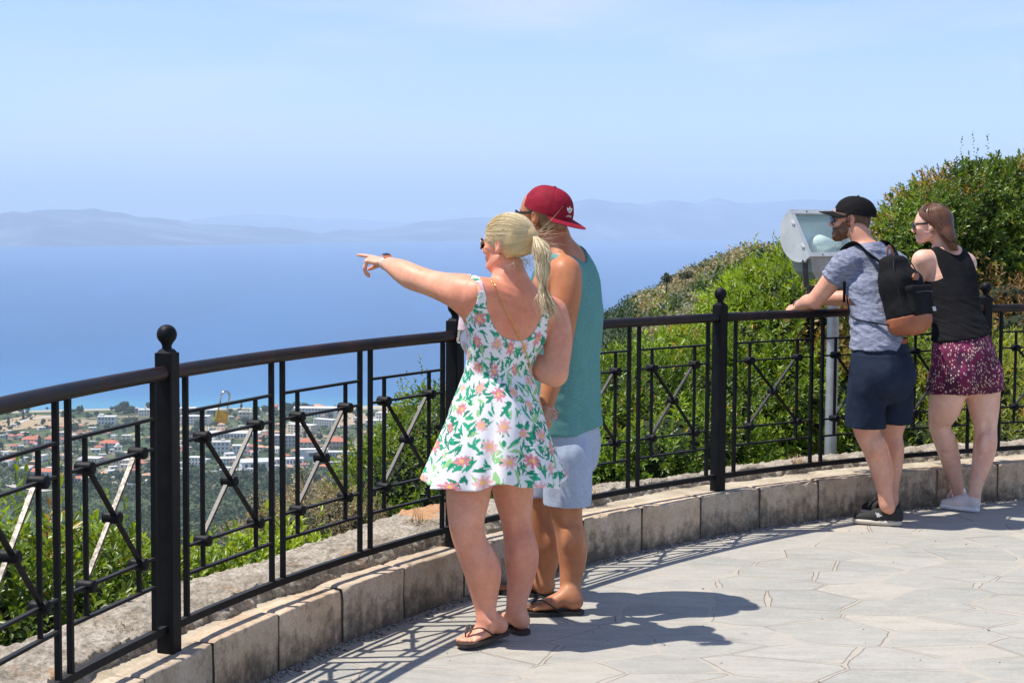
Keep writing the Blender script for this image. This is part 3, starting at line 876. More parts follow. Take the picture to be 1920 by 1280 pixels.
# rough old wall head behind the railing
def ledge_edges(a):
    inn = np.interp(a, [1.6, 2.1, 2.23, 2.31, 2.42, 2.55, 2.7, 2.8, 3.4], [.23, .21, .17, .20, .10, .045, .04, .075, .09])
    out = np.interp(a, [1.6, 1.95, 2.05, 2.15, 2.25, 2.33, 2.42, 2.50, 2.6, 2.69, 2.78, 2.87, 3.4], [.50, .46, .44, .38, .30, .30, .40, .56, .44, .36, .42, .46, .5])
    return inn, out
def build_ledge():
    def fn(U, W):
        a = 3.42 - U*2.1
        inn, out = ledge_edges(a)
        P0 = np.stack([a*7.6, a*0, a*0], -1)
        jag = fbm(P0, 5, 3, 51)*0.028 + fbm(P0, 22, 2, 53)*0.012
        jo = fbm(P0, 2.2, 3, 55)*0.05
        # W: 0..0.12 rises up the broken inner face, then across the top, then down the outer face
        r = np.where(W < .14, RF+inn+jag + W/.14*0.035, np.where(W < .84, RF+inn+jag+.035 + (W-.14)/.70*(out-inn+jo-jag-.035), RF+out+jo+(W-.84)/.16*.10))
        z = np.where(W < .14, KZ-.03 + W/.14*0.085, np.where(W < .84, KZ+.048+.012*np.sin((W-.14)/.7*math.pi), KZ+.05-(W-.84)/.16*1.0))
        P = np.stack([CX+r*np.cos(a), CY+r*np.sin(a), z], -1)
        d = fbm(P, 6, 4, 57)*0.022 + fbm(P, 30, 3, 59)*0.012 + np.abs(fbm(P, 62, 2, 63))*0.010
        P[...,2] += d*np.clip(W/.14, 0, 1)*np.where(W < .84, 1, .2)
        nd = fbm(P*np.array([1,1,2.0]), 26, 3, 61)*0.022*np.exp(-((W-.07)/.08)**2)
        P[...,0] += np.cos(a)*nd; P[...,1] += np.sin(a)*nd
        return P
    V, F = rough_patch(fn, 2300, 84)
    m, n, l, b = nodes('old_wall_mat'); p = geo_pos(n, l)
    f = noise_node(n, l, 70, 6, 0.75, p); t = noise_node(n, l, 9, 6, 0.65, p)
    c = ramp(n, l, t.outputs['Fac'], [(0.26, (.14,.115,.085)), (0.40, (.33,.285,.225)), (0.56, (.47,.415,.34)), (0.74, (.58,.53,.45))])
    fr = ramp(n, l, f.outputs['Fac'], [(0.34, .50), (0.58, 1.18)]); c1 = mixc(n, l, 1.0, c.outputs[0], fr.outputs[0], 'MULTIPLY')
    # grey-white and orange lichen
    li = noise_node(n, l, 3.2, 4, 0.7, p); lf = noise_node(n, l, 45, 3, 0.7, p)
    lr = ramp(n, l, li.outputs['Fac'], [(0.60, 0.0), (0.68, .8)]); lfr = ramp(n, l, lf.outputs['Fac'], [(0.42, 0.0), (0.52, 1.0)])
    mm = n.new('ShaderNodeMath'); mm.operation = 'MULTIPLY'; l.new(lr.outputs[0], mm.inputs[0]); l.new(lfr.outputs[0], mm.inputs[1])
    c2 = mixc(n, l, mm.outputs[0], c1, (.40,.22,.10))
    # the big orange patch behind the couple
    mp = n.new('ShaderNodeVectorMath'); mp.operation = 'DISTANCE'; mp.inputs[1].default_value = tuple(cp(2.505, RF+.47, KZ+.08)); l.new(p, mp.inputs[0])
    mr = n.new('ShaderNodeMapRange'); mr.inputs[1].default_value = 0.16; mr.inputs[2].default_value = 0.42; mr.inputs[3].default_value = 0.38; mr.inputs[4].default_value = 0.0; l.new(mp.outputs['Value'], mr.inputs[0])
    aa = n.new('ShaderNodeMath'); aa.operation = 'ADD'; l.new(mr.outputs[0], aa.inputs[0]); l.new(li.outputs['Fac'], aa.inputs[1])
    ar = ramp(n, l, aa.outputs[0], [(0.70, 0.0), (0.78, 0.85)]); m3 = n.new('ShaderNodeMath'); m3.operation = 'MULTIPLY'; l.new(ar.outputs[0], m3.inputs[0])
    lf2 = ramp(n, l, lf.outputs['Fac'], [(0.34, 0.15), (0.46, 1.0)]); l.new(lf2.outputs[0], m3.inputs[1])
    c3 = mixc(n, l, m3.outputs[0], c2, (.56,.28,.12))
    l.new(c3, b.inputs['Base Color']); setin(b, 'Roughness', 0.97); setin(b, 'Specular IOR Level', 0.15)
    g2 = noise_node(n, l, 230, 3, 0.7, p); nb = bump(n, l, b, g2.outputs['Fac'], 0.7, 0.003); bump(n, l, b, f.outputs['Fac'], 1.0, 0.010, nb)
    o = link('old_wall_head', mesh_np('old_wall_head', V, F[:, ::-1]), m, None, smooth=True)
    tag(o, 'rough weathered top of an old rubble wall behind the black railing, with orange lichen', 'wall')
build_ledge()
# tufts of dry grass on the wall head
def dry_tuft(a, rr, label, n_=70, L=.09, col=(.42,.33,.19)):
    c = cp(a, rr, KZ+.045); V = []; F = []; C = []
    for i in range(n_):
        d = unit(RNG.normal(0, 1, 3)*[1,1,.3]+[0,0,.55]); p = c+RNG.normal(0, .022, 3)*[1,1,.1]; s = unit(np.cross(d, [0,0,1.])+1e-3)*.0016
        l_ = L*RNG.uniform(.4, 1.1); q = p+d*l_*.6; e = q+unit(d+[0,0,-.5])*l_*.5
        b = len(V); V += [p-s, p+s, q+s, q-s, e]; F += [(b,b+1,b+2,b+3),(b+3,b+2,b+4,b+4)]
        k = RNG.uniform(.6, 1.2); C += [np.array(col)*k]*5
    F = [f if f[3] != f[2] else f for f in F]
    me = bpy.data.meshes.new('grass_tuft'); me.from_pydata([tuple(v) for v in V], [], [tuple(dict.fromkeys(f)) for f in F])
    ca = me.color_attributes.new('Col', 'FLOAT_COLOR', 'POINT'); cc = np.ones((len(V), 4)); cc[:, :3] = C; ca.data.foreach_set('color', cc.ravel())
    tag(link('grass_tuft', me, M_TUFT), label, 'grass tuft')
M_TUFT = vcol_mat('tuft_mat', 0.9)
dry_tuft(2.553, RF+.26, 'tuft of dry straw grass on the wall head beside the orange lichen', 110, .10, (.34,.27,.14))
dry_tuft(2.835, RF+.22, 'dry grass tuft on the wall head just left of the nearest post', 60, .07)
dry_tuft(2.395, RF+.16, 'pale dry grass tuft on the wall head just right of the teal shirt', 90, .08, (.50,.36,.2))
dry_tuft(2.175, RF+.24, 'pale dry grass tuft on the wall head left of the grey lamp pole', 100, .08, (.52,.38,.22))
# ------------------------------------------------------------------ black wrought-iron railing
def iron_mat():
    m, n, l, b = nodes('black_iron_mat'); p = geo_pos(n, l)
    t = noise_node(n, l, 14, 5, 0.65, p); f = noise_node(n, l, 130, 4, 0.7, p)
    c = ramp(n, l, t.outputs['Fac'], [(0.35, (.004,.005,.007)), (0.62, (.007,.008,.010)), (0.80, (.018,.016,.015))])
    ch = ramp(n, l, f.outputs['Fac'], [(0.70, 0.0), (0.76, 0.35)])
    c1 = mixc(n, l, ch.outputs[0], c.outputs[0], (.14,.10,.08))
    g = n.new('ShaderNodeNewGeometry'); sx = n.new('ShaderNodeSeparateXYZ'); l.new(g.outputs['Normal'], sx.inputs[0])
    du = ramp(n, l, sx.outputs['Z'], [(0.6, 0.0), (0.98, 0.30)]); dm = n.new('ShaderNodeMath'); dm.operation = 'MULTIPLY'; l.new(du.outputs[0], dm.inputs[0]); l.new(t.outputs['Fac'], dm.inputs[1])
    c1 = mixc(n, l, dm.outputs[0], c1, (.17,.155,.135))
    l.new(c1, b.inputs['Base Color']); setin(b, 'Specular IOR Level', 0.14)
    rr = ramp(n, l, t.outputs['Fac'], [(0.3, .42), (0.7, .6)]); l.new(rr.outputs[0], b.inputs['Roughness'])
    bump(n, l, b, f.outputs['Fac'], 0.12, 0.0015)
    return m
M_IRON = iron_mat()
def rail_mat():
    m, n, l, b = nodes('worn_handrail_mat'); p = geo_pos(n, l)
    t = noise_node(n, l, 5, 5, 0.65, p); f = noise_node(n, l, 60, 4, 0.7, p)
    c = ramp(n, l, t.outputs['Fac'], [(0.38, (.006,.006,.008)), (0.52, (.018,.009,.009)), (0.66, (.038,.014,.011)), (0.8, (.012,.008,.008))])
    l.new(c.outputs[0], b.inputs['Base Color']); setin(b, 'Roughness', 0.42); setin(b, 'Specular IOR Level', 0.28)
    bump(n, l, b, f.outputs['Fac'], 0.1, 0.001)
    return m
M_RAIL = rail_mat()
def lit_bar():
    m, n, l, b = nodes('lit_speckled_bar_mat'); p = geo_pos(n, l)
    f = noise_node(n, l, 70, 5, 0.7, p); t = noise_node(n, l, 8, 3, 0.6, p)
    c = ramp(n, l, f.outputs['Fac'], [(0.40, (.035,.03,.028)), (0.56, (.13,.115,.10)), (0.7, (.26,.23,.20))])  # speckled iron, paled to carry the light on the up-facing diagonal
    l.new(c.outputs[0], b.inputs['Base Color']); setin(b, 'Roughness', 0.45); setin(b, 'Metallic', 0.5)
    return m
M_LITBAR = lit_bar()
M_LITBAR2 = simple('lit_grey_bar_mat', (.030,.028,.028), .45, .3, 60, .5)  # lighter grey iron: light on the up-facing diagonal put into the colour
ZR, ZB = KZ+.9412, KZ+.0805         # handrail and bottom rail centre heights
ZH = [KZ+.797, KZ+.698, KZ+.335, KZ+.239]
def frm(a, r=RF):                    # local frame on the curve: along (to the right), outward, up
    return vec(math.sin(a), -math.cos(a), 0), vec(math.cos(a), math.sin(a), 0)
def build_fence():
    root = empty('metal_railing', cp(A1-DA, RF, KZ), 'black wrought iron railing with ball-topped posts and crossed lattice panels round the terrace', 'railing')
    up = vec(0,0,1)
    first, last = -3, 5
    for i in range(first, last+1):
        a = A1 - DA*i; al, ou = frm(a); c = cp(a, RF, 0)
        m = MB(); m.bar(c+up*(KZ-.01), c+up*(KZ+1.008), .062, .062, up=ou, b=.004)
        m.box(c+up*(KZ+1.014), (.050,.050,.012), (al, ou, up), taper=.7)
        post = m.build('post', M_IRON, root)
        b = MB(); b.lathe(c+up*(KZ+1.016), [(.020,0),(.017,.006),(.0155,.014),(.019,.022),(.022,.027)]+[(.0335*math.sin(t), .0525-.0335*math.cos(t)) for t in np.linspace(.72, math.pi, 16)], 28)
        b.build('ball_finial', M_IRON, post, smooth=True)
        m = MB(); m.bar(c+al*-.045+up*ZB, c+al*.045+up*ZB, .020, .030, up=up)
    for i in range(first, last):
        a0 = A1 - DA*i; a1 = A1 - DA*(i+1)
        g = .031/RF
        pts = [cp(a0-g+(a1+g-a0+g)*t, RF, ZR) for t in np.linspace(0, 1, 14)]
        m = MB(); m.tube(pts, .0245, 18); m.build('handrail', M_RAIL, root, smooth=True)
        m = MB()
        q = [cp(a0-g+(a1+g-a0+g)*t, RF, ZB) for t in np.linspace(0, 1, 9)]
        m.tube([p for p in q], [(.0105,.0135)]*9, 4, up=up) if False else None
        for k in range(8): m.bar(q[k]-0.0*up, q[k+1]+unit(q[k+1]-q[k])*.0006, .022, .026, up=up)
        m.build('bottom_rail', M_IRON, root)
        # three lattice panels
        L = (a0-a1); w_gap = .055
        for s in range(3):
            # panel limits in fractions of the bay, measured off the photograph
            f0, f1 = [(.058,.345),(.383,.655),(.692,.955)][s] if i <= 1 else [(.060,.352),(.392,.655),(.695,.945)][s]
            b0 = a0 - L*f0; b1 = a0 - L*f1
            P = lambda f, z, o=0.0: cp(b0+(b1-b0)*f, RF+o, z)
            al, ou = frm((b0+b1)/2)
            fr = MB()
            for f in (0, 1):
                alq, ouq = frm(b0+(b1-b0)*f)
                fr.bar(P(f, ZB+.012), P(f, ZR-.020), .018, .018, up=ouq, b=.0015)
            for z, zt in zip(ZH, (.010,.009,.009,.010)): fr.bar(P(.012, z), P(.988, z), .016, zt, up=up)
            panel = fr.build('lattice_panel', M_IRON, root)
            for f in (.19, .81):
                m = MB(); m.bar(P(f, ZH[3]+.005), P(f, ZH[0]-.005), .014, .014, up=ou, b=.0015); m.build('upright', M_IRON, panel)
            hub = lambda p: MB().lathe(p-ou*.030, [(.016,0),(.0195,.003),(.0205,.010),(.0205,.050),(.0195,.057),(.016,.060)], 16, axis=ou)
            for f in (.19, .81):
                for z in ZH[1:3]:
                    hub(P(f, z)).build('hub', M_IRON, panel, smooth=True)
            hub(P(.5, (ZH[1]+ZH[2])/2)).build('hub', M_IRON, panel, smooth=True)
            for (fa, fb), o, mt in (((.19,.81), .008, M_LITBAR if i <= -1 else M_LITBAR2), ((.81,.19), -.008, M_IRON)):  # rising diagonal painted paler as the lit one, the other left black
                A = P(fa, ZH[2], o); B = P(fb, ZH[1], o); d = unit(B-A)
                m = MB(); m.bar(A+d*.016, B-d*.016, .015, .010, up=np.cross(d, ou)); m.build('diagonal_bar', mt, panel)
build_fence()

# brass padlock hung on the railing
def build_padlock():
    a = A1 - DA*(1 - 0) ; 
    A = None
    # find the point on the first crossbar at photo x = 427
    best = None
    for t in np.linspace(A1, A1-DA, 400):
        p = cp(t, RF, ZH[0]); d = ray(427, 768)
        u = 960 + CF*p[0]/(p[1]*_c-(p[2]-CH)*_s)
        if best is None or abs(u-424) < best[0]: best = (abs(u-424), t)
    t = best[1]; al, ou = frm(t); al = -al
    c = cp(t, RF, ZH[0]+.012)
    root = empty('padlock', c, 'old brass padlock with long steel shackle hanging on the top crossbar of the railing', 'padlock')
    up = vec(0,0,1)
    tilt = unit(-up + al*-0.02 + ou*-0.06); sd = unit(ou*0.95 + al*0.75); sd = unit(sd - tilt*(sd@tilt)); nn = np.cross(tilt, sd)
    tilt = unit(tilt - sd*(-.26)); sd = unit(sd - tilt*(sd@tilt)); nn = np.cross(tilt, sd)
    top = c + up*.018
    pts = []
    w = .0155
    for k in range(9): pts.append(top + sd*(-w) + tilt*(.062 - .0075*k))
    for k in range(1, 12): th = math.pi*k/12; pts.append(top - sd*w*math.cos(th) - tilt*(w*math.sin(th)) + tilt*.002)
    for k in range(9): pts.append(top + sd*w + tilt*(.0075*k+.002))
    m = MB(); m.tube(pts, .0037, 10); m.build('shackle', simple('steel_mat', (.50,.50,.50), .28, 1.0, 80, .2), root, smooth=True)
    bc = top + tilt*.078
    b = MB(); b.bar(bc - tilt*.022, bc + tilt*.020, .046, .016, up=nn, b=.0035)
    b.build('lock_body', simple('brass_mat', (.46,.30,.10), .35, 0.85, 60, .35), root, smooth=False)
build_padlock()
# ------------------------------------------------------------------ shrubs: thousands of separate leaves on shoots
def leaf_mat(name, gloss=0.45, trans=0.28):
    m, n, l, b = nodes(name)
    a = n.new('ShaderNodeAttribute'); a.attribute_name = 'Col'
    l.new(a.outputs['Color'], b.inputs['Base Color']); setin(b, 'Roughness', gloss); setin(b, 'Specular IOR Level', 0.5)
    tr = n.new('ShaderNodeBsdfTranslucent'); mx = n.new('ShaderNodeMixShader'); mx.inputs[0].default_value = trans
    hs = n.new('ShaderNodeMixRGB'); hs.blend_type = 'MULTIPLY'; hs.inputs[0].default_value = 1.0; hs.inputs[2].default_value = (2.3, 2.1, .8, 1)
    l.new(a.outputs['Color'], hs.inputs[1]); l.new(hs.outputs[0], tr.inputs[0])
    l.new(b.outputs[0], mx.inputs[1]); l.new(tr.outputs[0], mx.inputs[2]); l.new(mx.outputs[0], n['Material Output'].inputs[0])
    return m
M_LEAF = leaf_mat('leaf_mat', .38, .30)
M_LEAF2 = leaf_mat('dull_leaf_mat', .6, .22)
M_TWIG = simple('twig_mat', (.10, .075, .05), .9, nscale=80, namt=.4)
M_CORE = simple('shade_core_mat', (.018, .030, .010), .95, nscale=22, namt=.6, bstr=1.0, bdist=.03)  # dark green that paints in the shade deep between the leaves
def nrm(A): return A/(np.linalg.norm(A, axis=-1, keepdims=True)+1e-9)
def leaves(P, D, N, L, W, fold=0.25, droop=0.15):
    """arrays -> V (n*6,3), F (n*2,4)"""
    S = nrm(np.cross(D, N)); N = nrm(np.cross(S, D)); n = len(P)
    L = L[:,None]; W = W[:,None]
    b = P; t = P + D*L - N*L*droop
    m1 = P + D*L*.35 + N*L*.02; m2 = P + D*L*.72 - N*L*droop*.35
    l1 = m1 - S*W*.5 + N*W*fold; r1 = m1 + S*W*.5 + N*W*fold
    l2 = m2 - S*W*.40 + N*W*fold*.8; r2 = m2 + S*W*.40 + N*W*fold*.8
    V = np.stack([b, r1, r2, t, l2, l1], 1).reshape(-1, 3)
    k = 6*np.arange(n)[:,None]
    F = np.concatenate([k+np.array([[0,1,2,3]]), k+np.array([[0,3,4,5]])], 1).reshape(-1, 4)
    return V, F
def surf_points(lobes, n, rs, up_bias=0.0):
    """points on the outside of a union of ellipsoids; returns P, outward normal"""
    Ps, Ns = [], []
    C = np.array([q[0] for q in lobes], float); R = np.array([q[1] for q in lobes], float)
    area = (R[:,0]*R[:,1]+R[:,1]*R[:,2]+R[:,0]*R[:,2]); pr = area/area.sum()
    tot = 0
    while tot < n:
        k = rs.choice(len(lobes), size=n, p=pr)
        d = nrm(rs.normal(0, 1, (n, 3)))
        p = C[k] + d*R[k]
        q = np.ones(n, bool)
        for j in range(len(lobes)):
            ins = (((p-C[j])/R[j])**2).sum(1) < 0.80
            q &= ~(ins & (k != j))
        nn = nrm(d/R[k])
        Ps.append(p[q]); Ns.append(nn[q]); tot += q.sum()
    return np.concatenate(Ps)[:n], np.concatenate(Ns)[:n]
def shrub(name, label, lobes, base, n_shoot, leaf=(.045,.016), cols=None, shoot=.12, per=11, seed=1, up=.35, cull=None, mat=None, depth=.28, core=True, spikes=0, dead=0.0, twigs=40, cat='shrub', group=None, corescale=.74, upright=0):
    rs = np.random.RandomState(seed)
    lobes = [(np.asarray(c, float), np.asarray(r, float)) for c, r in lobes]
    root = empty(name, base, label, cat, group)
    P, N = surf_points(lobes, n_shoot, rs)
    # push shoots in and out, keep bigger clumps
    cl = fbm(P, 2.6, 3, seed); Rm = np.mean([q[1].mean() for q in lobes])
    dep = rs.random(n_shoot)**1.6*depth - cl*.16*min(1.0, Rm)
    P = P - N*dep[:,None]*np.minimum(1.0, Rm*1.3)
    keep = (cl + rs.random(n_shoot)*.5) > -0.27
    keep &= P[:,2] > base[2]-.6
    if cull is not None: keep &= cull(P)
    P, N = P[keep], N[keep]; n = len(P)
    D = nrm(N + np.array([0,0,up]) + rs.normal(0, .35, (n,3)))
    ln = shoot*rs.uniform(.6, 1.3, n)
    if spikes:
        tp = np.argsort(-(P[:,2] + rs.normal(0, .05, n)))[:spikes*6]; k = rs.choice(tp, min(spikes, len(tp)), False)
        D[k] = nrm(D[k]*.35+np.array([0,0,1])+rs.normal(0,.12,(len(k),3))); ln[k] *= rs.uniform(1.8, 3.2, len(k))
    j = np.arange(per)
    tt = (j+.5)/per
    tt = tt**.8
    B = P[:,None,:] + D[:,None,:]*(ln[:,None]*tt[None,:])[...,None]
    a = nrm(np.cross(D, rs.normal(0,1,(n,3)))); b = np.cross(D, a)
    ph = j*2.4 + rs.uniform(0, 6.28, (n,1))
    rad = a[:,None,:]*np.cos(ph)[...,None] + b[:,None,:]*np.sin(ph)[...,None]
    open_ = (1.15 - .75*tt)[None,:,None]
    LD = nrm(rad*open_ + D[:,None,:]*(.35+.75*tt)[None,:,None] + rs.normal(0,.16,(n,per,3)))
    LN = nrm(D[:,None,:] - rad*.25 + np.array([0,0,.35]))
    LL = leaf[0]*(rs.uniform(.65, 1.15, (n,per))*rs.uniform(.7,1.3,(n,1)))*(1.05-.25*tt)[None,:]; WW = leaf[1]*rs.uniform(.8, 1.2, (n,per))*(LL/leaf[0])
    V, F = leaves(B.reshape(-1,3), LD.reshape(-1,3), LN.reshape(-1,3), LL.ravel(), WW.ravel())
    cols = cols or [(.055,.13,.018), (.085,.19,.022), (.035,.085,.014)]
    cl2 = fbm(P, 1.7, 3, seed+9); base_c = np.array(cols)
    base_c = base_c*np.array([1.95,1.40,1.35])
    w = np.clip(.5+cl2*1.1+rs.normal(0,.22,n), 0, .999)*(len(cols)-1)
    i0 = w.astype(int); f = (w-i0)[:,None]
    c = base_c[i0]*(1-f)+base_c[np.minimum(i0+1, len(cols)-1)]*f
    C = c[:,None,:]*rs.uniform(.75, 1.25, (n,per,1))
    young = (tt > .8)[None,:,None]
    C = np.where(young, C*np.array([1.35,1.22,1.0]), C)
    if dead > 0:
        dq = fbm(P, 2.3, 3, seed+21); dz = dq > np.quantile(dq, 1-dead)
        dc = np.array([(.30,.20,.09), (.36,.26,.10), (.20,.11,.06), (.40,.30,.05)])[rs.randint(0,4,(n,per))]
        C = np.where(dz[:,None,None] & (rs.random((n,per,1)) < .75), dc, C)
    yl = rs.random((n,per,1)) < .012
    C = np.where(yl, np.array([.40,.26,.03]), C)
    me = mesh_np('foliage', V, F, np.repeat(C.reshape(-1,3), 6, 0))
    link('foliage', me, mat or M_LEAF, root)
    # stems
    if twigs:
        tm = MB()
        idx = rs.choice(n, min(twigs, n), False)
        bot = np.asarray(base, float)
        for q in idx:
            s = bot + rs.normal(0, .12, 3)*[1,1,.1]; e = P[q]+D[q]*ln[q]*.6
            m1 = s*.45+e*.55 + rs.normal(0, .06, 3)
            tm.tube([s, m1, e], [.012, .007, .0025], 5)
        tm.build('branches', M_TWIG, root)
    if core:  # solid filler blobs, coloured dark so gaps in the leaves look shaded
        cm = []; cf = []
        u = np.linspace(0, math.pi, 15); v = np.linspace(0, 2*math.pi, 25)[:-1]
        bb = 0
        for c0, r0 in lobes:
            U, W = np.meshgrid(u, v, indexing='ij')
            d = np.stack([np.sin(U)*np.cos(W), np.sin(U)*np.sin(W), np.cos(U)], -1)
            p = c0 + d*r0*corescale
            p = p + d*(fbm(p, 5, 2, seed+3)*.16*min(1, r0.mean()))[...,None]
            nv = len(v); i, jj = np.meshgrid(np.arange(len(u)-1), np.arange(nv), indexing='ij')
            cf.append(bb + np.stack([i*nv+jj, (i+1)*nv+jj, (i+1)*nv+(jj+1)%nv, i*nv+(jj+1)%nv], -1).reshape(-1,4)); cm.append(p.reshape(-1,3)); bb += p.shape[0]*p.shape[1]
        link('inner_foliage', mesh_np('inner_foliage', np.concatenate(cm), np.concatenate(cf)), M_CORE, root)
    return root
def L(u, v, Y, rx, ry, rz): return (at(u, v, Y), (rx, ry, rz))
GREEN = [(.030,.075,.010), (.062,.145,.016), (.095,.21,.022)]
DARKG = [(.018,.042,.008), (.032,.075,.012), (.055,.12,.018)]
LIGHTG = [(.055,.125,.014), (.10,.215,.022), (.15,.29,.035)]
# left, close below the wall head: glossy broad leaves
shrub('glossy_shrub', 'bright green glossy-leaved shrub below the railing at the far left of the photo', [L(-40,1165,6.3,.42,.45,.30), L(85,1150,6.6,.36,.4,.27), L(190,1130,6.9,.32,.4,.25), L(40,1250,6.2,.45,.4,.32), L(250,1165,7.0,.30,.3,.28)],
      at(100,1260,6.6), 1500, (.054,.021), [(.038,.088,.011), (.075,.165,.018), (.12,.235,.028)], .12, 9, 3, up=.5, spikes=16, depth=.22, dead=.03)
shrub('glossy_shrub', 'bright green glossy-leaved shrub just right of the first fence post, under the padlock', [L(350,1140,7.4,.28,.3,.21), L(440,1110,7.7,.30,.3,.19), L(530,1075,8.0,.24,.3,.15), L(380,1200,7.3,.4,.3,.28)],
      at(430,1180,7.6), 1050, (.048,.019), [(.038,.088,.011), (.075,.165,.018), (.12,.235,.028)], .10, 9, 5, up=.5, spikes=12, depth=.22, dead=.03)
shrub('green_shrub', 'rounded dark green shrub behind the railing left of the pointing woman', [L(835,860,11.0,.46,.5,.42), L(760,930,10.7,.45,.5,.40), L(700,990,10.4,.34,.4,.26), L(885,860,11.2,.40,.4,.45), L(640,1015,10.1,.22,.3,.14), L(820,960,10.6,.5,.4,.4)],
      at(790,1060,10.8), 2900, (.038,.015), [(.030,.075,.010), (.052,.12,.013), (.085,.18,.02)], .09, 10, 8, up=.3, spikes=40, depth=.22)
# the mass behind the right half of the railing
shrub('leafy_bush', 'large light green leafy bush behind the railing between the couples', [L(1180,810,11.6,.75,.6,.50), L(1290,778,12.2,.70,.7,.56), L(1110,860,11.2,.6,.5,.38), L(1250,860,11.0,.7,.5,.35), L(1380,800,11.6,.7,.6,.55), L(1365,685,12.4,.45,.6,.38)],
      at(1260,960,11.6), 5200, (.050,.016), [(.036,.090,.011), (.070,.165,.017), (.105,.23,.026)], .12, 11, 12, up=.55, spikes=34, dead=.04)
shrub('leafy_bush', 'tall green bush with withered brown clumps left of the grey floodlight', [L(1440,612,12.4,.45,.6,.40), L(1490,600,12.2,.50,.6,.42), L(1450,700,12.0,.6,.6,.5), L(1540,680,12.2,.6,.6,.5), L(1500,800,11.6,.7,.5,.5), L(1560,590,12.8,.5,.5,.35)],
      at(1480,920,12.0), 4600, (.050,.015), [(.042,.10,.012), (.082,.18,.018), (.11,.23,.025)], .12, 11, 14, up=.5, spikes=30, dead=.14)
shrub('leafy_bush', 'grey-green bush behind the railing between the cap man and the woman', [L(1640,760,12.2,.7,.6,.5), L(1740,740,12.4,.7,.6,.55), L(1690,660,12.8,.7,.6,.45), L(1620,860,11.4,.5,.4,.3), L(1760,850,11.6,.6,.4,.3)],
      at(1690,920,12.0), 3000, (.050,.015), [(.040,.085,.020), (.070,.14,.03), (.09,.18,.035)], .12, 10, 16, up=.5, dead=.04)
shrub('grassy_bush', 'low light green bush behind the railing at the right edge of the photo', [L(1850,770,12.0,.7,.5,.42), L(1950,760,12.0,.7,.5,.45), L(1900,850,11.5,.6,.4,.3)],
      at(1880,900,11.8), 2400, (.065,.012), [(.06,.11,.03), (.10,.18,.045), (.13,.22,.06)], .14, 9, 18, up=.9, dead=.03)
# the tall dark tree-like shrub on the right, hollow and dark below
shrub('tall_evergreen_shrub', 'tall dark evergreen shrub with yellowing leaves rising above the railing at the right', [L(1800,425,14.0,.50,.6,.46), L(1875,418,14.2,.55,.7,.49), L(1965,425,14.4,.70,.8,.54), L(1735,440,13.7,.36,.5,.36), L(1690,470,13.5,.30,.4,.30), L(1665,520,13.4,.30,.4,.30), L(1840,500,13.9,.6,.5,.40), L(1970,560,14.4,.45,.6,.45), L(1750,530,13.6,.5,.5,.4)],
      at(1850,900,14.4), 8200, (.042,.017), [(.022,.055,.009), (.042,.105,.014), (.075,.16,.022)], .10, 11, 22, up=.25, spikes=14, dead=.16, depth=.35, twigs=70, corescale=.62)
def trunk_tree():
    pass
# dry brown undergrowth below it
shrub('withered_bush', 'withered tan and brown undergrowth behind the ball-topped post at the right', [L(1870,560,13.2,.3,.3,.16), L(1900,625,12.8,.45,.3,.22), L(1800,650,12.8,.3,.3,.25), L(1960,640,12.8,.4,.3,.25)],
      at(1880,700,12.9), 900, (.045,.018), [(.055,.045,.02), (.10,.085,.04), (.14,.125,.05), (.04,.07,.015)], .10, 9, 24, up=.1, mat=M_LEAF2, spikes=0)
shrub('grey_shrub', 'low silvery grey-green shrub beyond the wall head left of the dark rounded shrub', [L(560,1010,9.6,.30,.3,.17), L(620,985,9.9,.28,.3,.20), L(500,1020,9.6,.2,.2,.12)],
      at(580,1050,9.7), 620, (.030,.006), [(.12,.15,.12), (.17,.20,.15), (.20,.22,.17)], .10, 12, 26, up=.8, mat=M_LEAF2, core=True, twigs=20)
# dry seed heads standing up beyond the wall
def seed_stems(spots, label):
    root = empty('dry_flower_stems', spots[0][0], label, 'dry plant')
    rs = np.random.RandomState(5)
    tm = MB(); Ps = []
    for (b0, tp) in spots:
        b0 = np.asarray(b0); tp = np.asarray(tp); tm.tube([b0, (b0+tp)/2+rs.normal(0,.01,3), tp], [.003,.0025,.0015], 5)
        H = np.linalg.norm(tp-b0)
        for k in range(70):
            f = rs.uniform(.45, 1.0); c = b0+(tp-b0)*f; e = c + rs.normal(0, .05*(1.25-f)+.008, 3)
            tm.tube([c, e], [.0012,.0008], 3, caps=False)
            for q in range(3): Ps.append(e+rs.normal(0,.007,3))
    tm.build('stems', M_TWIG, root)
    P = np.array(Ps); n = len(P); D = nrm(rs.normal(0,1,(n,3))); N = nrm(rs.normal(0,1,(n,3)))
    V, F = leaves(P, D, N, rs.uniform(.008,.015,n), rs.uniform(.007,.012,n))
    C = np.repeat(np.array([(.42,.33,.20),(.52,.44,.30),(.30,.20,.12)])[rs.randint(0,3,n)], 6, 0)
    link('seed_heads', mesh_np('seed_heads', V, F, C), M_LEAF2, root)
seed_stems([(at(600,1010,9.2), at(612,800+105,9.2)), (at(560,1020,9.2), at(552,905,9.2)), (at(575,1020,9.3), at(566,872,9.3)), (at(640,1000,9.4), at(632,925,9.4)), (at(520,1020,9.0), at(505,935,9.0)), (at(500,1030,9.0), at(482,925,9.0)), (at(655,1000,9.5), at(668,950,9.5))],
           'dry brown seed stems standing beyond the wall, seen through the lattice right of the padlock')

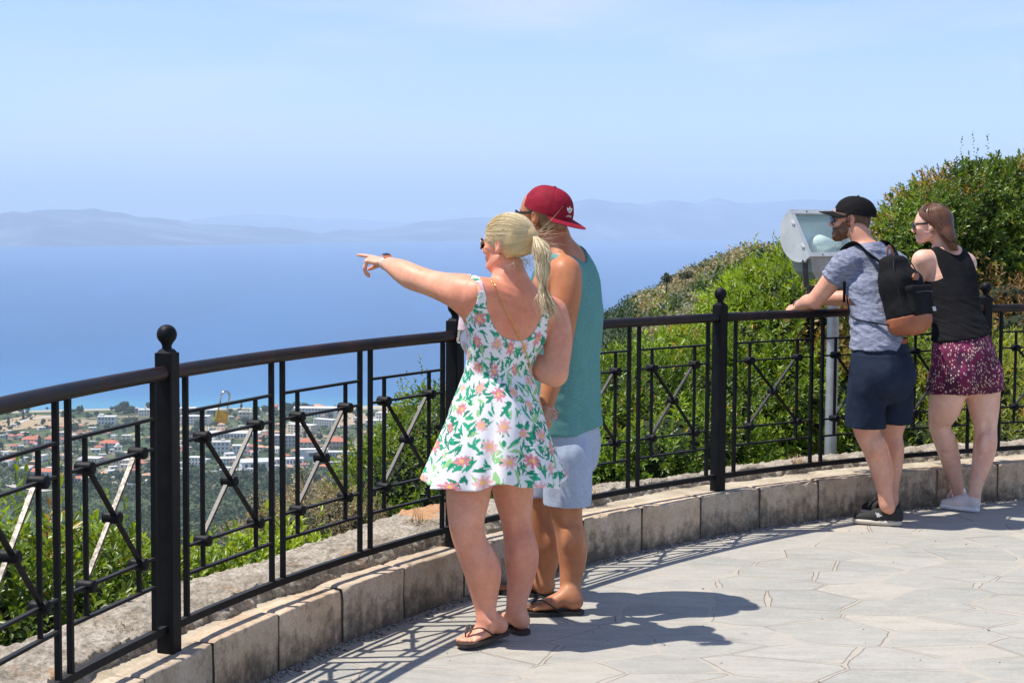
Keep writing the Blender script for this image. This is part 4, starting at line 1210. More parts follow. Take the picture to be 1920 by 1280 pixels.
# ------------------------------------------------------------------ the scrubby headland behind: clumps on the slope
def headland():
    rs = np.random.RandomState(31)
    P = []; S = []; C = []
    n = 0
    for (x0,x1,y0,y1,cnt,sz) in ((0,60,40,150,6500,(.35,.9)), (2,22,16,45,1800,(.12,.4))):
        X = rs.uniform(x0, x1, cnt); Y = y0*(y1/y0)**rs.random(cnt)
        X = X + (Y-12)*0.115*.6 - 8
        Z = terrain_z(X, Y)
        k = (Z > -16)
        X, Y, Z = X[k], Y[k], Z[k]
        s = rs.uniform(sz[0], sz[1], len(X))*np.clip(Y/70, .4, 1.3)
        P.append(np.stack([X, Y, Z+s*.35], -1)); S.append(s)
    P = np.concatenate(P); S = np.concatenate(S); N = len(P)
    # each clump: 26 leaf-tuft quads on an upper dome
    m = 52
    d = rs.normal(0, 1, (N, m, 3)); d[...,2] = np.abs(d[...,2])*.8; d = nrm(d)
    B = P[:,None,:] + d*S[:,None,None]*np.array([.75,.75,.6])*rs.uniform(.7,1.1,(N,m,1))
    patch = fbm(P*np.array([1,1,0]), .06, 3, 77) + rs.normal(0,.10,N)
    pal = np.array([(.022,.045,.014), (.040,.075,.020), (.075,.10,.035), (.25,.21,.12), (.36,.28,.17), (.24,.26,.18)])
    dense = (P[:,0] < 7.6 + (P[:,1]-100)*.075)            # dark wood on the left flank of the headland
    idx = np.where(dense, rs.choice([0,0,1], N), np.where(patch > -.02, rs.choice([2,3,4,5,3], N), rs.choice([0,1,2,2], N)))
    c = pal[idx][:,None,:]*rs.uniform(.65,1.3,(N,m,1))
    n = nrm(d+rs.normal(0,.4,(N,m,3))); D = nrm(np.cross(n, rs.normal(0,1,(N,m,3))))
    Lq = (S[:,None]**.7*rs.uniform(.10,.24,(N,m)))
    V, F = leaves(B.reshape(-1,3), D.reshape(-1,3), n.reshape(-1,3), Lq.ravel(), Lq.ravel()*.55, .1, .05)
    me = mesh_np('scrub', V, F, np.repeat(c.reshape(-1,3), 6, 0))
    tag(link('scrub', me, M_LEAF2), 'dark green and straw-coloured scrub covering the headland behind the railing', 'scrub', kind='stuff')
headland()
def wispy(label, u, v, Y, h, seed):
    rs = np.random.RandomState(seed); c = at(u, v, Y); root = empty('small_tree', c, label, 'tree')
    t = MB(); t.tube([c-vec(0,0,.8), c+vec(.05,0,h*.5), c+vec(.02,0,h*.8)], [.05,.03,.015], 6)
    Ps = []
    for k in range(16):
        d = unit(rs.normal(0,1,3)*[1,1,.4]+[0,0,.4]); s = c+vec(.03,0,h*.55); e = s+d*h*.45
        t.tube([s, e], [.015,.006], 4); Ps += [e+rs.normal(0,.07,3) for _ in range(16)]
    t.build('trunk', M_TWIG, root)
    P = np.array(Ps); n = len(P); V, F = leaves(P, nrm(rs.normal(0,1,(n,3))), nrm(rs.normal(0,1,(n,3))), rs.uniform(.08,.16,n), rs.uniform(.05,.09,n))
    link('crown', mesh_np('crown', V, F, np.repeat(np.array([(.06,.07,.05)])*rs.uniform(.6,1.5,(n,1)), 6, 0)), M_LEAF2, root)
wispy('tiny wispy tree on the crest of the headland, the left one of two', 1249, 534, 85, .45, 3)
wispy('tiny wispy tree on the crest of the headland, the right one of two', 1284, 530, 85, .55, 4)
# ------------------------------------------------------------------ the village on the coastal plain
def on_land(u, v):
    d = ray(u, v); t = np.geomspace(600, 3200, 1600)/d[1]
    P = np.array([0,0,CH])[None] + d[None]*t[:,None]; z = terrain_z(P[:,0], P[:,1]); k = np.nonzero(P[:,2] < z)[0]
    k = k[0] if len(k) else len(P)-1
    return vec(P[k,0], P[k,1], float(z[k]))
def plain(name, col, rough=.9):
    m, n, l, b = nodes(name); p = geo_pos(n, l); t = noise_node(n, l, .25, 3, .6, p)
    r = ramp(n, l, t.outputs['Fac'], [(.3, tuple(c*.86 for c in col)), (.7, col)]); l.new(r.outputs[0], b.inputs['Base Color']); setin(b, 'Roughness', rough); return m
WALLS = [plain('white_wall_mat', (.74,.73,.70)), plain('cream_wall_mat', (.66,.58,.44)), plain('grey_wall_mat', (.46,.46,.45)), plain('pink_wall_mat', (.62,.42,.33))]
M_TILE = plain('terracotta_roof_mat', (.50,.17,.10)); M_TILE2 = plain('pale_tile_roof_mat', (.58,.33,.20)); M_FLAT = plain('flat_roof_mat', (.66,.64,.60)); M_GREYR = plain('sheet_roof_mat', (.60,.61,.62)); M_WIN = plain('window_mat', (.06,.08,.11), .3); M_AWN = plain('awning_mat', (.72,.30,.24))
_hm = {}
def unit_box(name, mat, kind='box'):
    key = (kind, mat.name)
    if key in _hm: return _hm[key]
    m = MB()
    if kind == 'box': m.box((0,0,.5), (1,1,1))
    elif kind == 'hip':
        P = [(-.56,-.56,0),(.56,-.56,0),(.56,.56,0),(-.56,.56,0),(-.22,0,1),(.22,0,1)]; m.add(P, [(3,2,1,0),(0,1,5,4),(2,3,4,5),(1,2,5),(3,0,4)])
    elif kind == 'gable':
        P = [(-.53,-.53,0),(.53,-.53,0),(.53,.53,0),(-.53,.53,0),(-.53,0,1),(.53,0,1)]; m.add(P, [(3,2,1,0),(0,1,5,4),(2,3,4,5),(1,2,5),(3,0,4)])
    elif kind == 'dome': m.lathe((0,0,0), [(.5*math.cos(t), math.sin(t)) for t in np.linspace(0, 1.5, 7)], 14)
    elif kind == 'drum': m.lathe((0,0,0), [(.5,0),(.5,1)], 20)
    me = bpy.data.meshes.new(name); me.from_pydata(m.v, [], m.f); me.materials.append(mat); me.update(); _hm[key] = me; return me
def piece(name, kind, mat, parent, loc, size):
    o = bpy.data.objects.new(name, unit_box(name, mat, kind)); COL.objects.link(o); o.parent = parent; o.location = loc; o.scale = size; return o
def house(u, v, wpx, hpx, label, roof='flat', wall=0, tile=None, depth=.7, rz=None, wins=True, group=None, parts=(), storeys=2, nwin=4, cat='house'):
    P = on_land(u, v); Y = P[1]; mpp = Y/CF; w = wpx*mpp; h = hpx*mpp; d = w*depth if w < 26 else max(12, w*.4)
    root = empty('house' if cat == 'house' else cat, P, label, cat, group, rz if rz is not None else RNG.uniform(-.3, .3))
    wm = WALLS[wall]
    rh = {'flat': .6, 'hip': h*.34, 'gable': h*.30}[roof]; hb = h - (rh if roof != 'flat' else .3)
    piece('wall', 'box', wm, root, (0, d/2, -1.5), (w, d, hb+1.5))
    if roof == 'flat': piece('roof', 'box', M_FLAT, root, (0, d/2, hb), (w*1.02, d*1.02, .35))
    else: piece('roof', roof, tile or M_TILE, root, (0, d/2, hb+.002), (w, d, rh))
    if wins:
        for s in range(storeys):
            for k in range(nwin):
                x = (-.5+(k+.5)/nwin)*w*.9; z = hb*(s+.30)/storeys
                piece('window', 'box', M_WIN, root, (x, -.06, z), (w/nwin*.42, .25, hb/storeys*.46))
        if w > 8: piece('window', 'box', M_WIN, root, (-w/2-.06, d*.35, hb*.2), (.25, d*.16, hb*.25)); 
    for (k, kind, mt, x, y, z, sx, sy, sz) in parts: piece(k, kind, mt, root, (x*w, y*d, z*hb), (sx*w, sy*d, sz*hb))
    return root
H = house
H(199,797,34,16,'white two-storey house with a roof tower standing alone among trees left of the first post', wall=0, nwin=5, parts=[('tower','box',WALLS[0],-.32,.5,1,.25,.4,.28)], rz=.05)
H(203,842,32,17,'white house with an orange-red hipped roof, nearest the first post on its left', 'hip', 0, M_TILE, storeys=2, rz=.1)
H(221,853,15,16,'small white chapel-like building with a little dome, right of the orange-roofed house', 'flat', 0, nwin=2, cat='chapel', parts=[('dome','dome',WALLS[0],0,.5,1.05,.7,.7,.4)])
H(77,896,38,17,'low white house with a long bright red roof in the lower left of the village', 'gable', 0, M_TILE, storeys=1, rz=-.05)
H(57,834,30,16,'white house with a small red roof, left of the village centre', 'hip', 0, M_TILE, rz=.2)
H(96,834,26,17,'white house under a terracotta roof beside a dark cypress', 'hip', 0, M_TILE, rz=-.1)
H(12,872,26,16,'terracotta-roofed house at the far left edge of the photo', 'hip', 1, M_TILE)
H(38,822,14,9,'tiny white house with a red roof at the upper left of the village', 'gable', 0, M_TILE)
H(120,822,20,12,'cream house seen just left of the first pair of uprights', 'flat', 1)
H(270,780,22,12,'white villa with turrets on the rise just left of the first post', 'flat', 0, parts=[('tower','box',WALLS[0],.1,.5,1,.2,.3,.5)])
H(253,775,14,10,'pale pink house among trees on the rise near the shore', 'flat', 3, nwin=2)
H(236,826,18,10,'small cream building below the orange-roofed house', 'flat', 1, nwin=2)
H(70,866,22,12,'pale flat-roofed house between two rows of trees at the left', 'flat', 0)
H(165,868,40,9,'long low whitewashed building below the centre of the left field', 'flat', 1, storeys=1, nwin=6)
H(140,905,24,12,'white house with a red awning roof behind the left lattice', 'gable', 0, M_TILE, storeys=1)
H(232,876,44,14,'row of cream shops with a flat roof just left of the first post', 'flat', 1, nwin=7)
H(365,797,54,17,'long white three-storey hotel close right of the first post', 'flat', 0, storeys=3, nwin=9, cat='hotel', rz=.04)
H(352,777,30,12,'white block near the shore right above the long white hotel', 'flat', 0)
H(400,776,26,11,'grey sheet-roofed hall by the shore above the padlock', 'gable', 2, M_GREYR, storeys=1)
H(458,786,24,14,'cream two-tiered house right of the padlock', 'flat', 1, parts=[('upper_floor','box',WALLS[1],0,.5,1,.55,.6,.5)], nwin=3)
H(438,822,96,10,'very long low white building below the padlock', 'flat', 0, storeys=1, nwin=14, rz=.03)
H(414,852,34,24,'white apartment house with roof terraces under the padlock', 'flat', 0, storeys=3, parts=[('stair_tower','box',WALLS[0],.1,.5,1,.2,.3,.22)], cat='apartment house', rz=.1)
H(450,852,30,17,'white house with blue shutters to the right of the terraced apartment house', 'flat', 0)
H(365,872,28,15,'white flat-roofed house close right of the first post, lower row', 'flat', 0)
H(347,846,16,10,'small red-roofed house close right of the first post', 'hip', 1, M_TILE, nwin=2)
H(484,880,62,20,'large white warehouse with a low pitched sheet roof', 'gable', 0, M_GREYR, storeys=1, nwin=5, cat='warehouse', rz=.35)
H(430,872,40,13,'row of white houses with a reddish awning left of the warehouse', 'flat', 0, nwin=6, parts=[('awning','box',M_AWN,.2,-.08,.5,.4,.12,.06)])
H(512,772,16,14,'red-roofed building by the shore at the second pair of uprights', 'gable', 3, M_TILE, nwin=2)
H(590,782,80,17,'long white hotel complex near the shore, in the middle of the lattice panels', 'flat', 0, storeys=3, nwin=12, cat='hotel', rz=.02)
H(592,770,24,12,'orange-roofed pavilion right behind the long hotel complex', 'hip', 1, M_TILE2)
H(560,812,56,16,'stepped beige apartment rows on the slope', 'flat', 1, storeys=3, nwin=8, cat='apartment house', rz=-.5)
H(605,800,44,14,'slanting white and grey apartment row climbing the slope', 'flat', 2, storeys=3, nwin=7, cat='apartment house', rz=-.5)
H(534,838,44,22,'grey-white apartment block with balconies beside the third upright', 'flat', 2, storeys=3, nwin=6, cat='apartment house', rz=.05)
H(577,842,34,20,'white house with a red hipped roof left of the crossed bars', 'hip', 1, M_TILE, rz=.05)
H(630,842,32,22,'pinkish house with a red roof right of the crossed bars', 'hip', 3, M_TILE, rz=-.1)
H(508,845,26,9,'low house with an orange tiled roof by the third upright', 'hip', 1, M_TILE2, storeys=1)
R0 = house(588,862,54,20,'round white restaurant with a glazed ring of windows', 'flat', 0, wins=False, cat='restaurant', parts=[('glazed_ring','drum',M_WIN,0,.5,.35,.8,1.1,.3),('canopy','drum',M_FLAT,0,.5,.68,.95,1.3,.12)])
H(640,858,50,11,'low building with a pinkish terrace roof right of the round restaurant', 'flat', 0, M_TILE2, storeys=1, nwin=8)
H(540,872,60,12,'row of parked-up white sheds below the round restaurant', 'flat', 0, storeys=1, nwin=9)
H(698,838,24,22,'white house beside trees, left of the rounded dark shrub', 'flat', 0, storeys=2, nwin=3)
H(720,790,36,16,'white hotel wing near the shore left of the second post', 'flat', 0, storeys=3, nwin=6)
H(742,778,28,15,'red-roofed building at the shore left of the second post', 'hip', 3, M_TILE)
H(778,782,32,13,'long white house by the shore close to the second post', 'flat', 0, nwin=6)
H(829,792,20,32,'tall pale hotel tower seen between the upright and the second post', 'flat', 1, storeys=6, nwin=3, cat='hotel')
H(700,800,30,12,'white building right of the dry hillside patch', 'flat', 0)
rsv = np.random.RandomState(77)
zones = [(0,130,800,890,50),(130,290,800,915,42),(330,520,775,890,62),(500,720,775,885,56),(700,850,770,800,14)]
for (x0,x1,y0,y1,c) in zones:
    for k in range(c):
        u = rsv.uniform(x0,x1); v = rsv.uniform(y0,y1); s = (v-680)/150
        t = rsv.rand()
        if t < .58: house(u, v, rsv.uniform(7,17)*s, rsv.uniform(4,8)*s, 'small whitewashed flat-roofed house in the village by the shore', 'flat', rsv.choice([0,0,0,1,2]), group='small white village houses', nwin=2, storeys=1, rz=rsv.uniform(-.7,.7))
        else: house(u, v, rsv.uniform(9,17)*s, rsv.uniform(6,10)*s, 'small village house with a tiled roof in the village by the shore', 'hip', rsv.choice([0,0,1,3]), M_TILE if rsv.rand() < .7 else M_TILE2, group='small tiled village houses', nwin=2, storeys=1, rz=rsv.uniform(-.7,.7))
# trees of the plain: prototypes with their own trunk and crown, copied
M_FARLEAF = leaf_mat('far_leaf_mat', .8, .12)
def far_tree(kind, seed):
    rs = np.random.RandomState(seed)
    root = empty('tree', (0,0,0), 'x', 'tree')
    n = 420
    if kind == 'round': d = nrm(rs.normal(0,1,(n,3))); P = d*rs.uniform(.55,1,(n,1))*[3.4,3.4,2.6]*(1+.25*fbm(d,1.6,2,seed)[:,None]) + [0,0,4.4]
    elif kind == 'cypress': h = rs.uniform(0,1,n); a = rs.uniform(0,6.28,n); r = 1.15*np.sin(np.clip(h*.9+.1,0,1)*math.pi)**.7; P = np.stack([np.cos(a)*r, np.sin(a)*r, 1+h*10], -1); d = np.stack([np.cos(a),np.sin(a),a*0+.4],-1)
    else: d = nrm(rs.normal(0,1,(n,3))); P = d*rs.uniform(.5,1,(n,1))*[5.2,4.0,2.4]*(1+.3*fbm(d,2.0,2,seed)[:,None]) + [0,0,4.0]
    N = nrm(d+rs.normal(0,.35,(n,3))); D = nrm(np.cross(N, rs.normal(0,1,(n,3))))
    V, F = leaves(P, D, N, rs.uniform(.9,1.6,n), rs.uniform(.8,1.3,n), .1, .1)
    c0 = {'round': (.030,.055,.022), 'cypress': (.018,.036,.018), 'wide': (.045,.075,.032)}[kind]
    C = np.array(c0)*rs.uniform(.6,1.5,(n,1))*(1+.25*fbm(P,.5,2,seed)[:,None])
    me = mesh_np('crown', V, F, np.repeat(C, 6, 0)); me.materials.append(M_FARLEAF); o = bpy.data.objects.new('crown', me); COL.objects.link(o); o.parent = root
    m = MB(); m.tube([(0,0,-1),(0,0,2),(.1,0,4)], [.3,.24,.15], 6); m.build('trunk', M_TWIG, root, local=True)
    return root
LBL = {'round': ('dark round-crowned tree among the village houses', 'round trees of the village'), 'cypress': ('slim dark cypress among the village houses', 'cypresses of the village'), 'wide': ('wide olive-green tree among the fields and houses', 'wide trees of the plain')}
rst = np.random.RandomState(5)
protos = {}
def plant(kind, u, v, s, label=None, group=None):
    P = on_land(u, v)
    key = (kind, rst.randint(3))
    if key not in protos: o = protos[key] = far_tree(kind, 50+len(protos))
    else: o = tree_copy(protos[key])
    o.location = P; o.scale = (s, s, s); o.rotation_euler = (0,0,rst.uniform(0,6.28)); o['label'] = label or LBL[kind][0]; 
    if label: 
        if 'group' in o: del o['group']
    else: o['group'] = LBL[kind][1]
    return o
for (u,v,s) in [(150,776,1.5),(232,775,2.3),(222,777,1.8),(244,778,1.7),(280,768,1.5),(540,776,2.2),(556,774,2.2),(572,773,1.9),(584,772,1.4),(458,779,1.5),(480,776,1.5),(497,775,1.6),(426,781,1.3),(622,774,1.2),(633,776,1.0)]:
    plant('round', u, v, s)
plant('round', 771, 771, 1.25, 'single round tree on the shore left of the second post')
plant('round', 822, 771, 1.1, 'dark tree on the shore beside the tall pale hotel tower')
plant('cypress', 74, 842, 1.3, 'tall dark cypress between the two terracotta-roofed houses at the left')
for k in range(255):
    t = rst.rand()
    if t < .33: u, v = rst.uniform(-10, 300), rst.uniform(770, 905)
    elif t < .62: u, v = rst.uniform(330, 700), rst.uniform(768, 880)
    elif t < .78: u, v = rst.uniform(0, 700), rst.uniform(885, 925)
    else: u, v = rst.uniform(0, 850), rst.uniform(768, 785)
    kind = rst.choice(['round','wide','cypress'], p=[.5,.42,.08]); plant(kind, u, v, rst.uniform(.65, 1.35)*(.85 if v < 790 else 1.0))
# roads and dry fields as sheets lying on the land
def land_strip(name, pts, wid, col, seed=0):
    Q = catm([on_land(*p) for p in pts], 10); V = []; F = []
    for i, p in enumerate(Q):
        d = unit(Q[min(i+1,len(Q)-1)]-Q[max(i-1,0)]); s = unit(np.cross(d, vec(0,0,1))); 
        for k in (-1, 0, 1): q = p+s*wid/2*k; V.append(vec(q[0], q[1], float(terrain_z(q[0], q[1]))+.9))
    for i in range(len(Q)-1):
        for k in (0,1): F.append((3*i+k, 3*i+k+1, 3*i+4+k, 3*i+3+k))
    me = bpy.data.meshes.new(name); me.from_pydata([tuple(v) for v in V], [], F); m = plain(name+'_mat', col)
    tag(link(name, me, m), kind='structure')
land_strip('road', [(0,905),(20,893),(50,900),(26,912),(90,922)], 14, (.46,.42,.36))
land_strip('road', [(25,798),(50,788),(88,782),(140,775)], 9, (.50,.47,.42))
land_strip('road', [(190,900),(215,905),(238,915)], 14, (.46,.42,.36))
land_strip('road', [(345,888),(420,884),(520,874),(640,866),(700,862)], 16, (.34,.34,.34))
def field_patch(name, poly, col):
    C = np.mean([on_land(*p) for p in poly], 0); P = [on_land(*p) for p in poly]; V = [tuple(vec(C[0],C[1],float(terrain_z(C[0],C[1]))+1.2))]; n = len(P)
    rings = 6
    for r in range(1, rings+1):
        for i in range(n*6):
            a, t = divmod(i, 6); q = P[a]*(1-t/6)+P[(a+1)%n]*(t/6); q = C+(q-C)*(r/rings); V.append((q[0], q[1], float(terrain_z(q[0], q[1]))+.8))
    N = n*6; F = [(0, 1+i, 1+(i+1)%N) for i in range(N)]
    for r in range(rings-1):
        for i in range(N): F.append((1+r*N+i, 1+(r+1)*N+i, 1+(r+1)*N+(i+1)%N, 1+r*N+(i+1)%N))
    me = bpy.data.meshes.new(name); me.from_pydata(V, [], F); tag(link(name, me, plain(name+'_mat', col)), kind='structure')
field_patch('dry_field', [(0,790),(60,778),(140,782),(125,800),(40,806),(0,812)], (.40,.29,.16))
field_patch('ploughed_field', [(105,808),(170,806),(178,816),(120,822)], (.30,.18,.11))
field_patch('dry_field', [(610,800),(645,776),(700,776),(720,790),(640,800)], (.40,.30,.19))
field_patch('dry_field', [(240,815),(262,808),(270,822),(250,828)], (.26,.26,.12))
# low scrub and olive groves covering the rest of the slope: nobody could count it
def groves():
    rs = np.random.RandomState(9); N = 28000
    u = np.where(rs.rand(N) < .72, rs.uniform(-60, 900, N), rs.uniform(-700, 1000, N)); v = np.where(rs.rand(N) < .87, rs.uniform(885, 1150, N), rs.uniform(766, 900, N))
    D = (CH+250)*CF/(v-hy(u)); X = (u-960)/CF*D; Y = D
    Z = terrain_z(X, Y); P = np.stack([X, Y, Z], -1)
    dn = fbm(P*[1,1,0], .012, 3, 15)
    k = (dn + rs.uniform(-.4,.4,N) > -.12) & (Y < 2330); P = P[k]; dn = dn[k]; N = len(P)
    s = rs.uniform(1.2, 3.4, N); m = 12
    d = nrm(rs.normal(0,1,(N,m,3))); d[...,2] = np.abs(d[...,2]); 
    B = P[:,None,:]+d*s[:,None,None]*[1,1,.8]*rs.uniform(.6,1,(N,m,1)); n = nrm(d+rs.normal(0,.3,(N,m,3))); T = nrm(np.cross(n, rs.normal(0,1,(N,m,3))))
    V, F = leaves(B.reshape(-1,3), T.reshape(-1,3), n.reshape(-1,3), (s[:,None]*rs.uniform(.6,1.1,(N,m))).ravel(), (s[:,None]*rs.uniform(.5,.9,(N,m))).ravel(), .1, .05)
    pal = np.array([(.028,.050,.020),(.045,.075,.028),(.075,.10,.042),(.12,.125,.07)])
    c = pal[rs.choice(4, N, p=[.35,.35,.2,.1])][:,None,:]*rs.uniform(.7,1.35,(N,m,1))
    tag(link('olive_groves', mesh_np('olive_groves', V, F, np.repeat(c.reshape(-1,3), 6, 0)), M_FARLEAF), 'olive groves and scrub covering the slope and plain round the village', 'groves', kind='stuff')
groves()
# ------------------------------------------------------------------ materials for people
def skin_mat(name):
    m, n, l, b = nodes(name)
    a = n.new('ShaderNodeAttribute'); a.attribute_name = 'Col'
    p = geo_pos(n, l); t = noise_node(n, l, 38, 4, 0.6, p); t2 = noise_node(n, l, 240, 3, 0.6, p)
    r = ramp(n, l, t.outputs['Fac'], [(0.3, (.93,.90,.88)), (0.7, (1.04,1.02,1.0))])
    c = mixc(n, l, 1.0, a.outputs['Color'], r.outputs[0], 'MULTIPLY')
    t3 = noise_node(n, l, 11, 5, 0.65, p); r3 = ramp(n, l, t3.outputs['Fac'], [(0.35, (1.05,1.06,1.06)), (0.68, (.97,.82,.76))]); c = mixc(n, l, 1.0, c, r3.outputs[0], 'MULTIPLY')
    t4 = noise_node(n, l, 170, 2, 0.5, p); r4 = ramp(n, l, t4.outputs['Fac'], [(0.62, (1,1,1)), (0.74, (.80,.66,.58))]); c = mixc(n, l, 1.0, c, r4.outputs[0], 'MULTIPLY')
    l.new(c, b.inputs['Base Color']); setin(b, 'Roughness', 0.48); setin(b, 'Specular IOR Level', 0.35)
    setin(b, 'Subsurface Weight', 0.12); setin(b, 'Subsurface Radius', (0.010, 0.004, 0.002)); setin(b, 'Subsurface Scale', 0.8)
    bump(n, l, b, t2.outputs['Fac'], 0.08, 0.0012)
    return m
M_SKIN = skin_mat('skin_mat')
M_BLACK = simple('black_plastic_mat', (.010,.010,.011), .28, nscale=40, namt=.2, bstr=0)
def glass_dark():
    m, n, l, b = nodes('sunglass_lens_mat'); setin(b, 'Base Color', (.012,.014,.016,1)); setin(b, 'Roughness', .08); setin(b, 'Specular IOR Level', .8); return m
M_LENS = glass_dark()
M_SOLE = simple('rubber_mat', (.045,.030,.024), .75, nscale=90, namt=.3)
def fabric(name, col, rough=.9, wrinkle=14, wstr=.35, weave=900, namt=.10, stretch=(1,1,1), heather=0, hcol=None, hsc=(60,60,220)):
    m, n, l, b = nodes(name)
    p = geo_pos(n, l, stretch)
    t = noise_node(n, l, wrinkle, 3, .55, p); f = noise_node(n, l, weave, 2, .5, geo_pos(n, l))
    lo = tuple(c*(1-namt) for c in col); hi = tuple(min(1, c*(1+namt)) for c in col)
    c = ramp(n, l, t.outputs['Fac'], [(0.3, lo), (0.7, hi)]).outputs[0]
    if heather:
        hq = noise_node(n, l, 1.0, 4, .65, geo_pos(n, l, hsc)); hr = ramp(n, l, hq.outputs['Fac'], [(0.40, 0.0), (0.60, 1.0)])
        c = mixc(n, l, hr.outputs[0], c, hcol)
    l.new(c, b.inputs['Base Color']); setin(b, 'Roughness', rough); setin(b, 'Specular IOR Level', .2); setin(b, 'Specular IOR Level', .1 if max(col) < .05 else .2)
    nb = bump(n, l, b, f.outputs['Fac'], .15, .0006); bump(n, l, b, t.outputs['Fac'], wstr, .012, nb)
    return m
def skin_cols(V, base, zones=()):
    """zones: (centre, radius, colour, amount)"""
    c = np.repeat(np.array([base], float), len(V), 0)
    for ctr, rad, col, amt in zones:
        w = np.exp(-((V-np.asarray(ctr))**2).sum(1)/(rad*rad))*amt
        c = c*(1-w[:,None]) + np.array(col)*w[:,None]
    return c
def hair_strands(name, paths, rad, mat, parent, cols):
    """paths (N,m,3) -> thin 3-sided strands"""
    P = np.asarray(paths); N, m, _ = P.shape
    T = np.gradient(P, axis=1); T = nrm(T)
    a = nrm(np.cross(T, np.array([.3,.2,1.0]))); b = np.cross(T, a)
    s = np.linspace(0, 1, m); r = (rad*np.where(s < .08, .6, 1)*(1-np.clip(s-.75,0,1)*2.6))[None,:,None]
    ring = [P + (a*math.cos(t)+b*math.sin(t))*r for t in (0, 2.094, 4.189)]
    V = np.stack(ring, 2).reshape(-1, 3)
    i = np.arange(N)[:,None,None]*m*3 + np.arange(m-1)[None,:,None]*3; k = np.arange(3)[None,None,:]; k2 = (k+1) % 3
    F = np.stack([i+k, i+3+k, i+3+k2, i+k2], -1).reshape(-1, 4)
    return link(name, mesh_np(name, V, F, np.repeat(cols, m*3, 0)), mat, parent, smooth=True)
def hair_mat(name):
    m, n, l, b = nodes(name)
    a = n.new('ShaderNodeAttribute'); a.attribute_name = 'Col'; l.new(a.outputs['Color'], b.inputs['Base Color'])
    setin(b, 'Roughness', .38); setin(b, 'Specular IOR Level', .45); setin(b, 'Anisotropic', .3)
    return m
M_HAIR = hair_mat('hair_mat')
def flip_flop(name, mat, parent, h, D, S, L, zt, right, toe, T=.016, W=.098, hlift=0.0):
    """thin sole plus thong straps; h heel point on the ground, D to the toes, S to the right"""
    up = unit(np.cross(S, D)); inn = S if not right else -S
    m = MB(); n = 26; top = []; bot = []
    for k in range(n):
        t = k/(n-1); w = W*(.34+.16*math.sin(min(1,t*1.25)*math.pi*.5)**2)*(1-max(0,(t-.80)/.20)**2.4)**.5*(1-max(0,(.10-t)/.10)**2.2)**.5 if 0 < t < 1 else .004
        w = max(w, .004); c = h + D*(t*L*1.03-.012)
        top.append((c+inn*(w*1.0+.004*math.sin(t*3)), c-inn*w))
    P = []; 
    for a, b in top: P += [a+up*0, b+up*0, b+up*T, a+up*T]
    F = []
    for k in range(n-1):
        for q in range(4): F.append((k*4+q, k*4+(q+1)%4, (k+1)*4+(q+1)%4, (k+1)*4+q))
    F += [(3,2,1,0), tuple((n-1)*4+q for q in range(4))]
    m.add(P, F); so = m.build(name, mat, parent)
    s = MB(); th = h + D*L*.80 + inn*W*.12 + up*T
    for sgn in (1, -1):
        e = h + D*L*.36 + inn*sgn*W*.46 + up*(T)
        mid = h + D*L*.60 + inn*(sgn*W*.36) + up*(T+.047); m2 = h + D*L*.72 + inn*(sgn*W*.16+W*.06) + up*(T+.045)
        Q, rr = catmull(np.array([e, mid, m2, th+up*.030]), np.array([.008,.008,.007,.005]), 5)
        s.tube(Q, [(r*1.0, .0028) for r in rr], 8, up=D)
    s.tube([th, th+up*.032], .003, 6)
    s.build('thong_strap', mat, so)
    return so

